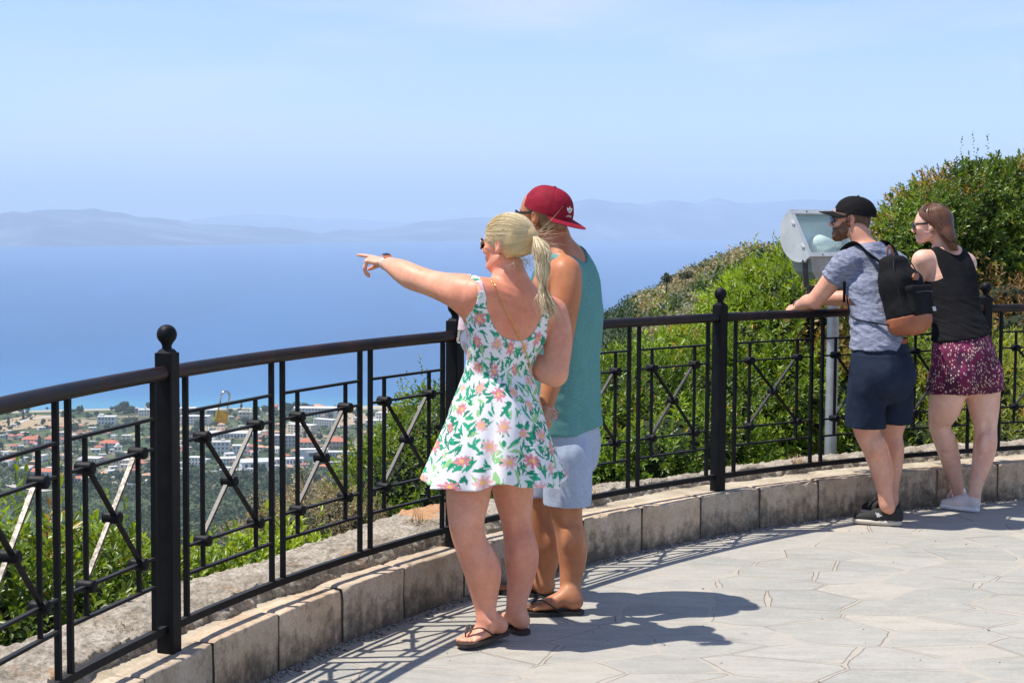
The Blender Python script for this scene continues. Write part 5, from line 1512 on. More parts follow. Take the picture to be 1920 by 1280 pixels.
# ================================================================== the pointing woman
def woman_pointing():
    root = empty('person', gnd(915, 1205), 'blonde woman in a white floral dress, pointing out to sea with her left arm', 'person')
    h = .0042
    sk = Field((-.78, 6.25, -.01), (.34, 7.25, 1.70), h)
    # feet positions
    F = sk
    # torso
    SH = unit((.84,.54,0)); HP = unit((.90,.43,0))
    neck = at(966, 540, 6.70)
    secs = [(at(918, 835, 6.70), HP, .165, .115), (at(921, 800, 6.70), HP, .180, .125), (at(926, 765, 6.70), HP, .168, .120), (at(931, 722, 6.71), HP, .140, .102), (at(936, 690, 6.71), SH, .134, .097), (at(942, 655, 6.70), SH, .146, .102), (at(948, 618, 6.69), SH, .160, .104), (at(954, 585, 6.68), SH, .165, .092), (at(960, 560, 6.68), SH, .135, .072), (at(965, 546, 6.69), SH, .085, .060)]
    F.chain(secs, k=0, own=.012)
    # buttocks and bust
    for s in (-1, 1):
        F.add(P_ell(at(921, 812, 6.70)+HP*s*.082+vec(.028,-.060,0), (.092,.085,.095)), .03)
        F.add(P_ell(at(942, 640, 6.69)+SH*s*.068+vec(-.045,.085,.0), (.062,.060,.062)), .03)
    torso = F.like(); torso.d = F.d.copy()
    # shoulders, shoulder blades
    lsh = at(896, 553, 6.60); rsh = at(1033, 588, 6.80)
    F.add(P_cone(at(952, 556, 6.68), lsh, .058, .058), .05); F.add(P_cone(at(972, 556, 6.70), rsh, .056, .058), .05)
    F.add(P_ell(at(915, 600, 6.61), (.050,.030,.075)), .05); F.add(P_ell(at(1000, 612, 6.73), (.050,.030,.075)), .05)
    for q in (P_cone(at(952, 556, 6.68), lsh, .058, .056), P_cone(at(972, 556, 6.70), rsh, .056, .056)): torso.add(q, .05)
    for q in (P_ell(at(915, 600, 6.61), (.050,.030,.075)), P_ell(at(1000, 612, 6.73), (.050,.030,.075))): torso.add(q, .05)
    # neck
    F.add(P_cone(at(966, 552, 6.68), at(958, 498, 6.68), .056, .049), .035)
    F.add(P_cone(at(985, 556, 6.71), at(966, 520, 6.69), .050, .040), .03); F.add(P_cone(at(940, 552, 6.66), at(952, 520, 6.67), .046, .040), .03)
    # left arm, held out to point
    elb = at(773, 519, 6.83); wri = at(724, 493, 7.00)
    F.limb([(lsh, .060), (at(868, 548, 6.64), .072), (at(838, 540, 6.70), .0595), (at(805, 530, 6.77), .0510), (elb, .0510), (at(755, 509, 6.88), .0460), (at(738, 500, 6.94), .0350), (wri, .0262)], .045)
    F.add(P_ell(at(880, 570, 6.63), (.045,.045,.060)), .05)
    D = unit(vec(-.89,.42,.16))
    add_hand(F, wri, D, vec(-.10,-.20,1), vec(.1,1,.1), L=.178, curl=[(.04,.05,.05,.05),(.95,.75,.70,.02),(1.10,.80,.75,-.03),(1.25,.80,.75,-.1)], thumb=(.10,.62,.05))
    # right arm folded in front
    relb = at(1040, 700, 6.72); rwr = at(985, 660, 6.95)
    F.limb([(rsh, .060), (at(1043, 615, 6.78), .060), (at(1046, 655, 6.75), .0545), (relb, .0495)], .035)
    F.limb([(relb, .0495), (at(1022, 693, 6.75), .051), (at(1000, 680, 6.81), .042), (at(978, 660, 6.88), .030), (at(950, 650, 6.98), .026)], .02)
    add_hand(F, at(950, 650, 6.98), unit(vec(-1,.35,.05)), vec(0,.7,.7), vec(0,0,1), L=.17, curl=[(.5,.7,.4,.05),(.6,.8,.4,0),(.65,.8,.4,0),(.7,.8,.4,0)])
    # legs
    F.limb([(at(897, 830, 6.66), .105), (at(884, 880, 6.62), .094), (at(877, 935, 6.58), .0835), (at(875, 985, 6.555), .0665), (at(884, 1022, 6.565), .0640), (at(904, 1067, 6.59), .0725), (at(908, 1105, 6.60), .0570), (at(910, 1138, 6.60), .0415), (at(913, 1166, 6.59), .0365)], .03)
    F.limb([(at(948, 830, 6.76), .100), (at(958, 880, 6.78), .090), (at(963, 930, 6.79), .0790), (at(969, 982, 6.78), .0590), (at(978, 1040, 6.79), .0700), (at(975, 1090, 6.79), .0520), (at(969, 1125, 6.78), .0410), (at(967, 1150, 6.775), .0365)], .03)
    F.add(P_ell(at(866, 985, 6.53), (.030,.030,.040)), .03)
    # calf muscles, hollow of the knee, ankle bones
    for c_, s_ in ((at(914, 1055, 6.545), 1), (at(896, 1052, 6.535), .9), (at(990, 1030, 6.745), .95), (at(970, 1030, 6.735), .9)): F.add(P_ell(c_, (.026*s_,.026*s_,.062*s_)), .03)
    for c_ in (at(893, 992, 6.475), at(975, 986, 6.705)): F.add(P_ell(c_, (.018,.016,.030)), .03, True)
    for c_ in (at(922, 1167, 6.55), at(974, 1155, 6.735)): F.add(P_ell(c_, (.011,.011,.014)), .014)
    for c_ in (at(926, 1140, 6.57), at(982, 1130, 6.76)): F.add(P_cone(c_, c_-vec(0,0,.07), .008, .010), .02)
    lh = gnd(946, 1199); lt = gnd(838, 1224); rh = gnd(984, 1190)
    rt = rh + unit((-.50,.86,0))*.235
    fL = add_foot(F, at(913, 1160, 6.585), lh, lt, .232, z0=.020, lift=.012)
    fR = add_foot(F, at(967, 1148, 6.77), rh, rt, .232, right=True, z0=.018)
    # head: turned away to the left
    fr = Frame(at(950, 462, 6.68), (-.84,.54,.02), (.10,-.05,1))
    add_head(F, fr, .96)
    F.add(P_cone(fr.p(0,.02,-.075), at(950, 520, 6.67), .042, .045), .03)
    body = F
    pink = (.70,.245,.15); base = (.78,.41,.275)
    zones = [(at(940, 590, 6.62), .20, pink, .75), (lsh, .13, (.76,.30,.19), .6), (rsh, .14, (.66,.28,.19), .7), (at(1045, 660, 6.7), .12, (.66,.32,.22), .6), (at(930, 480, 6.6), .07, (.74,.36,.27), .6),
             (at(905, 1060, 6.6), .30, (.70,.325,.225), .7), (at(975, 1050, 6.8), .30, (.66,.295,.21), .7), (at(700, 488, 7.0), .10, (.74,.45,.34), .5), (at(773, 512, 6.80), .03, (.64,.33,.22), .4)]
    skin_obj('body', F, M_SKIN, root, lambda V: skin_cols(V, base, zones), 2)

    # ---- dress: bodice that follows the back, flared skirt with folds
    dr = body.like(); dr.d = torso.d - .0055
    x, y, z = dr.axes()
    # torso coordinates: r lateral, f forward
    c0 = at(948, 600, 6.69); rv = SH; fv = unit((-rv[1], rv[0], 0))
    lat = (x-c0[0])*rv[0] + (y-c0[1])*rv[1]; fo = (x-c0[0])*fv[0] + (y-c0[1])*fv[1]
    zt = lambda py: at(948, py, 6.69)[2]
    # the torso leans a little: lateral centre shifts with height
    latc = lat - (z - c0[2])*.10
    lc = latc + .030
    zneck = zt(634) + .185*np.clip(np.abs(lc-.016)/.152, 0, 1)**2.8 - .10*lc
    zn = np.where(np.abs(lc) < np.where(lc < 0, .134, .152), zneck, zt(480))
    reg = z - zn                                   # keep below the scoop
    armz = np.where(lc < 0, zt(612), zt(625))
    arm = np.abs(lc) - np.where(z > armz, np.where(lc < 0, np.where(fo > .0, .140, .161), .179) - np.clip((z-armz)/.05, 0, 1)*.003, .40)
    reg = np.maximum(reg*.7, arm)
    side = np.abs(lc) - np.where(lc < 0, .215, .188) - np.clip((zt(640)-z), 0, 1)*.15
    reg = np.maximum(reg, side)
    reg = np.maximum(reg, zt(815) - z)
    strap = np.maximum(body.d - .0045, np.maximum(np.maximum(.118-np.abs(lc), zt(618)-z), -(z*0+1)).astype(np.float32))
    dr.d = smin(dr.d, strap.astype(np.float32), .004)
    dr.d = np.maximum(dr.d, reg.astype(np.float32))
    # skirt
    cz_w = zt(700); cz_h = at(925, 905, 6.68)[2]
    ax_c = lambda zz: None
    t = np.clip((cz_w - z)/(cz_w-cz_h), -.2, 1.2)
    ctr_w = at(935, 700, 6.71); ctr_h = at(927, 905, 6.69)
    cxx = ctr_w[0] + (ctr_h[0]-ctr_w[0])*t; cyy = ctr_w[1] + (ctr_h[1]-ctr_w[1])*t
    dx = (x-cxx)*HP[0] + (y-cyy)*HP[1]; dy = -(x-cxx)*HP[1] + (y-cyy)*HP[0]
    ang = np.arctan2(dy, dx); tt = np.clip(t, 0, 1)
    a_ = .142 + .150*tt**.95 - .010*np.sin(tt*math.pi); b_ = .106 + .125*tt**.8 + .018*np.sin(tt*math.pi)
    fold = 1 + tt**1.5*(.080*np.sin(ang*7+1.0+1.2*tt) + .045*np.sin(ang*11+2.0) + .022*np.sin(ang*19+.4))
    rad = np.sqrt((dx/a_)**2+(dy/b_)**2)
    dsk = (rad/fold - 1)*np.minimum(a_, b_)*1.0
    hemz = cz_h + .012*np.sin(ang*3+.6) + .010*np.cos(ang+2.2) + .009*np.sin(ang*7+2.2)
    shell = np.maximum(np.maximum(dsk, -(dsk+.009)), np.maximum(hemz - z, z - (cz_w+.012)))
    dr.d = smin(dr.d, shell.astype(np.float32), .006)
    V, Q = dr.mesh(); N = dr.normals(V); V = relax(V, Q, 2, .5)
    # soft creases at the waist
    wz = np.exp(-((V[:,2]-zt(700))/.05)**2)
    V = V + N*(fbm(V*np.array([1,1,3.2]), 12, 3, 71)*.0055*wz + fbm(V, 9, 2, 73)*.0018)[:,None]
    cols = floral(V, np.array([.5*(ctr_w[0]+ctr_h[0]), .5*(ctr_w[1]+ctr_h[1])]))
    link('dress', mesh_np('dress', V, Q, cols), vcol_mat('dress_mat', .85, bump_scale=700, bstr=.10, bdist=.0006), root, smooth=True)

    # ---- hair: swept back into a ponytail
    tie = at(1002, 443, 6.62)
    hf = Field(fr.O-.20, fr.O+.20, .004)
    hf.add(P_ell(fr.p(0,-.016,.046,sc=.96), (.0815,.104,.088), fr.M))
    hf.add(P_cone(fr.p(.0,-.06,.03), tie - unit(tie-fr.O)*.012, .055, .017), .05)
    hf.add(P_ell(fr.p(0,-.055,-.005), (.062,.05,.055), fr.M), .03)
    # cut the face and the ears free
    X, Y, Z = hf.axes(); q = [(X-fr.O[0])*fr.M[k][0]+(Y-fr.O[1])*fr.M[k][1]+(Z-fr.O[2])*fr.M[k][2] for k in range(3)]
    r_, f_, u_ = q
    line = (f_ - .052) + (-.03 + .95*np.clip(.06-u_, 0, .2)) - .030*np.clip((u_-.06)/.06, 0, 1)
    hf.d = np.maximum(hf.d, (line*.75).astype(np.float32))
    hf.d = np.maximum(hf.d, (-(u_+.050)+ .4*np.clip(-f_-.02, -1, .05)).astype(np.float32))
    hf.add(P_ell(fr.p(-.088,.0,-.004), (.022,.026,.032), fr.M), .008, True); hf.add(P_ell(fr.p(.088,.0,-.004), (.022,.026,.032), fr.M), .008, True)
    blond = lambda V, s: np.array([.60,.475,.27])*(1+.0*s)
    def hcol(V):
        g = fbm(np.stack([(V-tie)@fr.F*.0, np.arctan2((V-tie)@fr.U, (V-tie)@fr.R)*14, V[:,0]*0], -1), 1, 3, 83)
        return np.clip(np.array([.60,.44,.215])*(1+.32*g[:,None]), .03, 1)
    V, Q = hf.mesh(); V = relax(V, Q, 1, .4)
    ho = link('hair', mesh_np('hair', V, Q, hcol(V)), M_HAIR, root, smooth=True)
    # strands over the scalp to the tie
    rs = np.random.RandomState(4)
    Nn = hf.normals(V)
    pick = rs.choice(len(V), 3200)
    start = V[pick]
    def drape(S, m=12, lift=.0015):
        paths = []
        e = tie - unit(tie-fr.O)*.006
        for j in range(m):
            s = j/(m-1)
            p = S*(1-s) + (e + (S-fr.O)*.05)*s
            paths.append(p)
        Pm = np.stack(paths, 1)
        # push out onto the scalp
        sc = np.array([.0835,.106,.0895]); o = fr.p(0,-.016,.046,sc=.96)
        lo = (Pm-o)@fr.M.T; kk = np.sqrt(((lo/sc)**2).sum(-1)); f = np.where(kk < 1, 1/np.maximum(kk,.3), 1)
        s = np.linspace(0,1,m)[None,:]; f = 1+(f-1)*(1-np.clip((s-.82)/.18,0,1))
        lo = lo*f[...,None]
        return o + lo@fr.M
    paths = drape(start); paths += rs.normal(0,.0008,(len(paths),1,3))
    c = np.array([(.82,.66,.38),(.88,.73,.46),(.66,.50,.26),(.92,.80,.55)])[rs.randint(0,4,len(paths))]*rs.uniform(.8,1.1,(len(paths),1))
    hair_strands('hair_strands', paths, .0008, M_HAIR, ho, c)
    # ponytail: gathered, swelling, tied again low down
    tail_c = [at(1004, 443, 6.60), at(1016, 470, 6.57), at(1018, 505, 6.56), at(1019, 541, 6.56), at(1024, 565, 6.555), at(1032, 590, 6.56)]
    tail_r = [.009, .029, .026, .0045, .017, .003]
    Qc, rr = catmull(np.array(tail_c), np.array(tail_r), 6); m = len(Qc)
    n = 1300; th = rs.uniform(0, 6.28, n); rad = np.sqrt(rs.random(n))
    paths = np.zeros((n, m, 3)); tw = np.linspace(0, 1.0, m)
    wob = rs.normal(0, 1, (n, 2, 3))
    for j in range(m):
        s = j/(m-1)
        off = (np.cos(th)*rad)[:,None]*np.array([1,0,0]) + (np.sin(th)*rad)[:,None]*np.array([0,1,.0])
        paths[:,j] = Qc[j] + off*rr[j]*1.0 + wob[:,0]*.004*math.sin(s*3.1*3)*rr[j]/.02
    ft = rs.random(n) < .10
    for j in range(m):
        s = j/(m-1); paths[ft,j] += wob[ft,1]*.022*s*s*np.array([1,1,.6])
    c = np.array([(.78,.62,.36),(.90,.76,.50),(.44,.30,.14),(.95,.84,.60)])[rs.randint(0,4,n)]*rs.uniform(.75,1.1,(n,1))
    hair_strands('ponytail', paths, .0010, M_HAIR, ho, c)
    # loose wisps at the nape and blown by the wind
    n = 130; S = fr.p(0,-.07,-.045) + rs.normal(0,1,(n,3))*[.030,.022,.016]; m = 9
    paths = np.zeros((n,m,3)); dd = nrm(rs.normal(0,1,(n,3))*[1,.6,.5]+np.array([.1,-.2,-.75])); cu = rs.normal(0,1,(n,3))
    for j in range(m): s = j/(m-1); paths[:,j] = S + dd*.045*s + cu*.014*s*s
    n2 = 34; S2 = tie + rs.normal(0,.012,(n2,3)); p2 = np.zeros((n2,m,3)); d2 = nrm(rs.normal(0,.6,(n2,3))+np.array([1.0,-.1,-.55])); c2 = rs.normal(0,1,(n2,3))
    L2 = rs.uniform(.04,.13,(n2,1))
    for j in range(m): s = j/(m-1); p2[:,j] = S2 + d2*L2*s + c2*.018*s*s + vec(0,0,.02)*s*s
    paths = np.concatenate([paths, p2])
    hair_strands('loose_hair', paths, 0.0005, M_HAIR, ho, np.repeat([[.74,.62,.42]], len(paths), 0)*rs.uniform(.7,1.1,(len(paths),1)))
    for k, (ctr, d, r, w) in enumerate(((tie+unit(tie-fr.O)*.004, tie-fr.O, .0135, .010), (at(1019, 541, 6.56), vec(.05,0,-1), .0105, .013))):
        m_ = MB(); dd = unit(d); m_.lathe(ctr-dd*w/2, [(r*.8,0),(r,w*.2),(r,w*.8),(r*.8,w)], 14, axis=dd); m_.build('hair_tie', M_BLACK, ho, smooth=True)
    # ---- sunglasses (aviator), only the left side shows
    make_glasses(root, fr, .96, aviator=True)
    # ---- watch on the left wrist
    wd = unit(wri-at(738, 500, 6.94)); wc = wri + wd*(-.006); nn = unit(vec(-.05,-.25,1) - wd*(vec(-.05,-.25,1)@wd)); tt_ = np.cross(wd, nn)
    m_ = MB(); pts = [wc + (nn*math.cos(t)*.0275 + tt_*math.sin(t)*.0305) for t in np.linspace(0, 2*math.pi, 25)[:-1]]
    m_.tube(pts, [(.0115,.0024)]*24, 8, closed=True, up=nn) 
    band = m_.build('watch', simple('watch_band_mat', (.62,.50,.47), .5, nscale=50, namt=.05, bstr=0), root, smooth=True)
    m_ = MB(); m_.bar(wc+nn*.0335-wd*.017, wc+nn*.0335+wd*.017, .032, .009, up=nn, b=.0028); m_.build('watch_case', simple('rose_gold_mat', (.72,.42,.34), .25, .9, 40, .1), band)
    m_ = MB(); m_.bar(wc+nn*.0385-wd*.0145, wc+nn*.0385+wd*.0145, .027, .0022, up=nn, b=.0008); m_.build('watch_screen', M_BLACK, band)
    # ---- flip-flops
    h_, D_, S_, U_ = fL
    flip_flop('flip_flop', M_SOLE, root, vec(lh[0], lh[1], .004+.020), unit(D_+vec(0,0,-.01)), S_, .250, .0, False, lt, T=.015, W=.094)
    h_, D_, S_, U_ = fR
    flip_flop('flip_flop', M_SOLE, root, vec(rh[0], rh[1], .003), D_, S_, .245, .0, True, rt, T=.015, W=.092)
    # ---- thin gold chain of a shoulder bag, across the bare back (a thing of its own)
    bag = empty('shoulder_bag', at(1000, 720, 6.78), 'gold chain shoulder bag slung across the bare back of the pointing woman', 'handbag')
    pts2 = [(921,522),(930,540),(940,560),(950,582),(962,606),(973,630),(983,652),(990,672),(994,690),(997,706)]
    Pc = []
    for u, v in pts2:
        # march along the ray to the skin or cloth
        d = ray(u, v); t0 = 6.3/d[1]; best = None
        for s in np.arange(0, .8, .002):
            p = np.array([0,0,CH]) + d*(t0+s)
            i = ((p-body.lo)/body.h).astype(int)
            if np.all(i >= 0) and np.all(i < body.n) and (body.d[tuple(i)] < .009 or dr.d[tuple(i)] < .006): best = p; break
        Pc.append(best if best is not None else at(u, v, 6.6))
    Pc = np.array(Pc); Qc, _ = catmull(Pc, np.zeros(len(Pc)), 12)
    # keep the chain outside the skin
    seg = np.linalg.norm(np.diff(Qc, axis=0), axis=1); cum = np.concatenate([[0], np.cumsum(seg)]); Lc = cum[-1]; nl = int(Lc/.0068)
    ch = MB()
    for k in range(nl):
        s = (k+.5)/nl*Lc; p = np.array([np.interp(s, cum, Qc[:,j]) for j in range(3)]); p1 = np.array([np.interp(min(Lc,s+.002), cum, Qc[:,j]) for j in range(3)]); d = unit(p1-p+1e-7)
        a = unit(np.cross(d, vec(0,1,0.1))); b = np.cross(d, a)
        sd = unit(a+b*.5) if k % 2 else unit(b*.6-a)
        ch.tube([p + d*math.cos(t)*.0050 + sd*math.sin(t)*.0032 for t in np.linspace(0, 2*math.pi, 9)[:-1]], .0009, 5, closed=True)
    gold = simple('gold_chain_mat', (.80,.52,.16), .25, 1.0, 80, .15, bstr=0)
    ch.build('chain', gold, bag, smooth=True)
    m_ = MB(); bc = at(975, 770, 6.98); m_.bar(bc-vec(.09,.02,0), bc+vec(.09,.02,0), .045, .12, up=(0,0,1), b=.012); m_.build('pouch', simple('bag_leather_mat', (.30,.20,.14), .5), bag)
    return body

def floral(V, axis):
    """white cloth printed with pink daisies and green sprigs, laid out round the body"""
    rs = np.random.RandomState(19)
    R0 = .20
    th = np.arctan2(V[:,1]-axis[1], V[:,0]-axis[0])
    r = np.hypot(V[:,0]-axis[0], V[:,1]-axis[1])
    u = th*R0; v = V[:,2]
    W = 2*math.pi*R0; z0, z1 = v.min(), v.max()
    c = np.repeat([[.80,.79,.82]], len(V), 0)
    def near(cu, cv, rad):
        du = (u-cu+W/2) % W - W/2; dv = v-cv
        m = (np.abs(du) < rad) & (np.abs(dv) < rad); idx = np.nonzero(m)[0]
        return idx, du[idx], dv[idx]
    pts = []
    tries = 0
    while tries < 6000 and len(pts) < 225:
        p = (rs.uniform(-W/2, W/2), rs.uniform(z0, z1)); tries += 1
        if all((((p[0]-q[0]+W/2) % W-W/2)**2+(p[1]-q[1])**2) > .062**2 for q in pts): pts.append(p)
    def stroke(x0, y0, x1, y1, w, col, idx, du, dv, leaf=True):
        L_ = math.hypot(x1-x0, y1-y0)+1e-9; ax, ay = (x1-x0)/L_, (y1-y0)/L_
        s = ((du-x0)*ax+(dv-y0)*ay)/L_; d = (du-x0)*(-ay)+(dv-y0)*ax
        wd = w*np.sin(np.clip(s,0,1)*math.pi)**.8 if leaf else w
        k = (s > 0) & (s < 1) & (np.abs(d - .10*L_*np.sin(np.clip(s,0,1)*math.pi)) < wd)
        c[idx[k]] = col
    greens = [(.010,.28,.15), (.02,.35,.19), (.008,.22,.13), (.30,.58,.24)]
    for (cu, cv) in pts:
        idx, du, dv = near(cu, cv, .095)
        if len(idx) == 0: continue
        a0 = rs.uniform(0, 6.28)
        for k in range(rs.randint(5, 9)):
            a = a0 + k*6.28/7 + rs.normal(0,.35); L_ = rs.uniform(.040,.085); s0 = rs.uniform(.004,.022)
            q = greens[rs.choice([0,0,1,1,2,3])]
            stroke(s0*math.cos(a), s0*math.sin(a), L_*math.cos(a), L_*math.sin(a), rs.uniform(.0038,.0085), q, idx, du, dv)
            if rs.rand() < .5:
                b = a + rs.choice([-1,1])*.7; x, y = L_*.5*math.cos(a), L_*.5*math.sin(a)
                stroke(x, y, x+.034*math.cos(b), y+.034*math.sin(b), .0045, q, idx, du, dv)
    fl = []
    tries = 0
    while tries < 4000 and len(fl) < 120:
        p = (rs.uniform(-W/2, W/2), rs.uniform(z0, z1)); tries += 1
        if all((((p[0]-q[0]+W/2) % W-W/2)**2+(p[1]-q[1])**2) > .086**2 for q in fl): fl.append(p)
    for (cu, cv) in fl:
        idx, du, dv = near(cu, cv, .055)
        if len(idx) == 0: continue
        rr = np.hypot(du, dv*1.12); an = np.arctan2(dv, du)+rs.uniform(0, 6.28)
        npet = 8; R = rs.uniform(.030,.042); q = np.abs(((an*npet/(2*math.pi)) % 1)-.5)*2
        edge = R*(1-.62*q**1.6)*(.88+.12*np.sin(an*1.7+1))
        k = rr < edge
        dark = rs.rand() < .4
        pc = np.array((.80,.24,.28) if dark else (.84,.36,.37)); pe = np.array((.78,.30,.34) if dark else (.86,.60,.58))
        w = np.clip(rr/R, 0, 1)[:,None]; col = pc*(1-w)+pe*w
        stripe = (.92+.08*np.cos(an*npet*3))[:,None]
        c[idx[k]] = (col*stripe)[k]
        k2 = rr < R*.17
        c[idx[k2]] = (.80,.52,.12)
        k3 = (rr < R*.27) & ~k2
        c[idx[k3]] = (.78,.42,.28)
    return c

def make_glasses(parent, fr, sc=1.0, aviator=False, wid=1.0):
    m = MB()
    for s in (-1, 1):
        # temple arm
        m.bar(fr.p(s*.070,.080,.018,sc=sc), fr.p(s*.080,.00,.020,sc=sc), .0025 if aviator else .004, .0025 if aviator else .011, up=fr.U)
        m.bar(fr.p(s*.080,.00,.020,sc=sc), fr.p(s*.078,-.018,.010,sc=sc), .003, .006, up=fr.U)
        hw = .029; hh = .023 if aviator else .020
        pts = []
        for t in np.linspace(0, 2*math.pi, 21)[:-1]:
            px = math.cos(t)*hw*(1-.10*math.sin(t)); pz = math.sin(t)*hh
            e = abs(px/hw)
            pts.append(fr.p(s*.037+px, .105-.020*max(0, s*px/hw+.2)**1.6*.8, .008+pz, sc=sc))
        m.tube(pts, .0011 if aviator else .0028, 6, closed=True)
    m.tube([fr.p(-.010,.108,.014,sc=sc), fr.p(0,.111,.017,sc=sc), fr.p(.010,.108,.014,sc=sc)], .0016 if aviator else .003, 6)
    g = m.build('sunglasses', simple('gold_wire_mat', (.55,.45,.28), .3, .8, 40, .1, bstr=0) if aviator else M_BLACK, parent, smooth=True)
    for s in (-1, 1):
        l_ = MB(); n = 20; hw = .0285; hh = .0225 if aviator else .0195
        P = [fr.p(s*.037, .1065, .008, sc=sc)]
        for t in np.linspace(0, 2*math.pi, n+1)[:-1]:
            px = math.cos(t)*hw*(1-.10*math.sin(t)); pz = math.sin(t)*hh
            P.append(fr.p(s*.037+px, .105-.020*max(0, s*px/hw+.2)**1.6*.8, .008+pz, sc=sc))
        P2 = [p - fr.F*.002 for p in P]
        F = [(0, 1+k, 1+(k+1)%n) for k in range(n)] + [(n+1, n+2+(k+1)%n, n+2+k) for k in range(n)] + [(1+k, n+2+k, n+2+(k+1)%n, 1+(k+1)%n) for k in range(n)]
        l_.add(P+P2, F); l_.build('lens', M_LENS, g, smooth=True)
    return g
W1 = woman_pointing()
# ------------------------------------------------------------------ garment helpers
def cap_mesh(name, parent, fr, sc, mat, brim_dir, brim_len=.075, brim_w=.085, tilt=0.0, flat=False, logo=None):
    """baseball cap: six-panel crown and a curved brim; fr = head frame"""
    F0 = Frame(fr.O, fr.F*math.cos(tilt)+fr.U*math.sin(tilt), fr.U*math.cos(tilt)-fr.F*math.sin(tilt))
    c = F0.p(0,-.018,.042,sc=sc); rx, ry, rz = .088*sc, .110*sc, (.104 if flat else .096)*sc
    nu, nv = 20, 72; V = []
    for i in range(nu+1):
        t = i/nu*math.pi/2
        for j in range(nv):
            a = 2*math.pi*j/nv
            seam = abs(((a/(math.pi/3)) % 1)-.5)*2
            k = 1 - .012*(seam > .94) + .004*math.sin(a*9+i)*math.cos(t)
            st = math.cos(t)**(.72 if flat else .85)
            p = (math.sin(a)*rx*st*k, math.cos(a)*ry*st*k, math.sin(t)**(1.0)*rz*k - .012*sc)
            V.append(c + F0.R*p[0] + F0.F*p[1] + F0.U*p[2])
    F = [(i*nv+j, i*nv+(j+1)%nv, (i+1)*nv+(j+1)%nv, (i+1)*nv+j) for i in range(nu) for j in range(nv)]
    b = len(V)                                    # inner lining
    V += [c + (np.asarray(p)-c)*.965 for p in V[:b]]
    F += [tuple(q+b for q in f[::-1]) for f in F] + [(j, b+j, b+(j+1)%nv, (j+1)%nv) for j in range(nv)]
    m = MB(); m.add(V, F); crown = m.build(name, mat, parent, smooth=True)
    m = MB(); m.lathe(c+F0.U*(rz-.013*sc), [(.008,0),(.008,.003),(.005,.006),(.0,.007)], 12, axis=F0.U); m.build('button', mat, crown, smooth=True)
    # brim
    m = MB(); s = 1 if brim_dir > 0 else -1; n1, n2 = 16, 8; V = []
    for side in (0, 1):
        for j in range(n2+1):
            w = j/n2
            for i in range(n1+1):
                a = (i/n1-.5)*math.radians(128)
                x = math.sin(a); y = math.cos(a)
                px = x*rx*1.0*(1+w*.04); py = y*ry*1.0 + w*brim_len*sc*math.cos(a*1.28)**.7 if abs(a*1.28) < math.pi/2 else y*ry
                drop = -.010 - (.17 if not flat else .05)*px*px/.09 - w*.012 + (.0 if side == 0 else -.003)
                V.append(c + F0.R*px + F0.F*s*py + F0.U*(drop*sc))
    F = []; N = (n1+1)*(n2+1)
    for j in range(n2):
        for i in range(n1):
            q = (j*(n1+1)+i, j*(n1+1)+i+1, (j+1)*(n1+1)+i+1, (j+1)*(n1+1)+i); F.append(q); F.append(tuple(N+k for k in q[::-1]))
    for i in range(n1): F.append((n2*(n1+1)+i, n2*(n1+1)+i+1, N+n2*(n1+1)+i+1, N+n2*(n1+1)+i)); F.append((i+1, i, N+i, N+i+1))
    for j in range(n2): F.append((j*(n1+1), (j+1)*(n1+1), N+(j+1)*(n1+1), N+j*(n1+1))); F.append(((j+1)*(n1+1)+n1, j*(n1+1)+n1, N+j*(n1+1)+n1, N+(j+1)*(n1+1)+n1))
    m.add(V, F); m.build('brim', mat, crown, smooth=True)
    return crown, (c, F0, rx, ry, rz)
def text_mesh(txt, size):
    cu = bpy.data.curves.new('lettering', 'FONT'); cu.body = txt; cu.size = size; cu.align_x = 'CENTER'; cu.extrude = .0
    o = bpy.data.objects.new('lettering_tmp', cu); COL.objects.link(o)
    dg = bpy.context.evaluated_depsgraph_get(); me = bpy.data.meshes.new_from_object(o.evaluated_get(dg))
    bpy.data.objects.remove(o); return me
def field_skin(F, name, mat, parent, cols=None, it=2, noise=None):
    V, Q = F.mesh(); N = F.normals(V); V = relax(V, Q, it, .5)
    if noise is not None: V = V + N*noise(V)[:,None]
    return link(name, mesh_np(name, V, Q, None if cols is None else cols(V)), mat, parent, smooth=True)

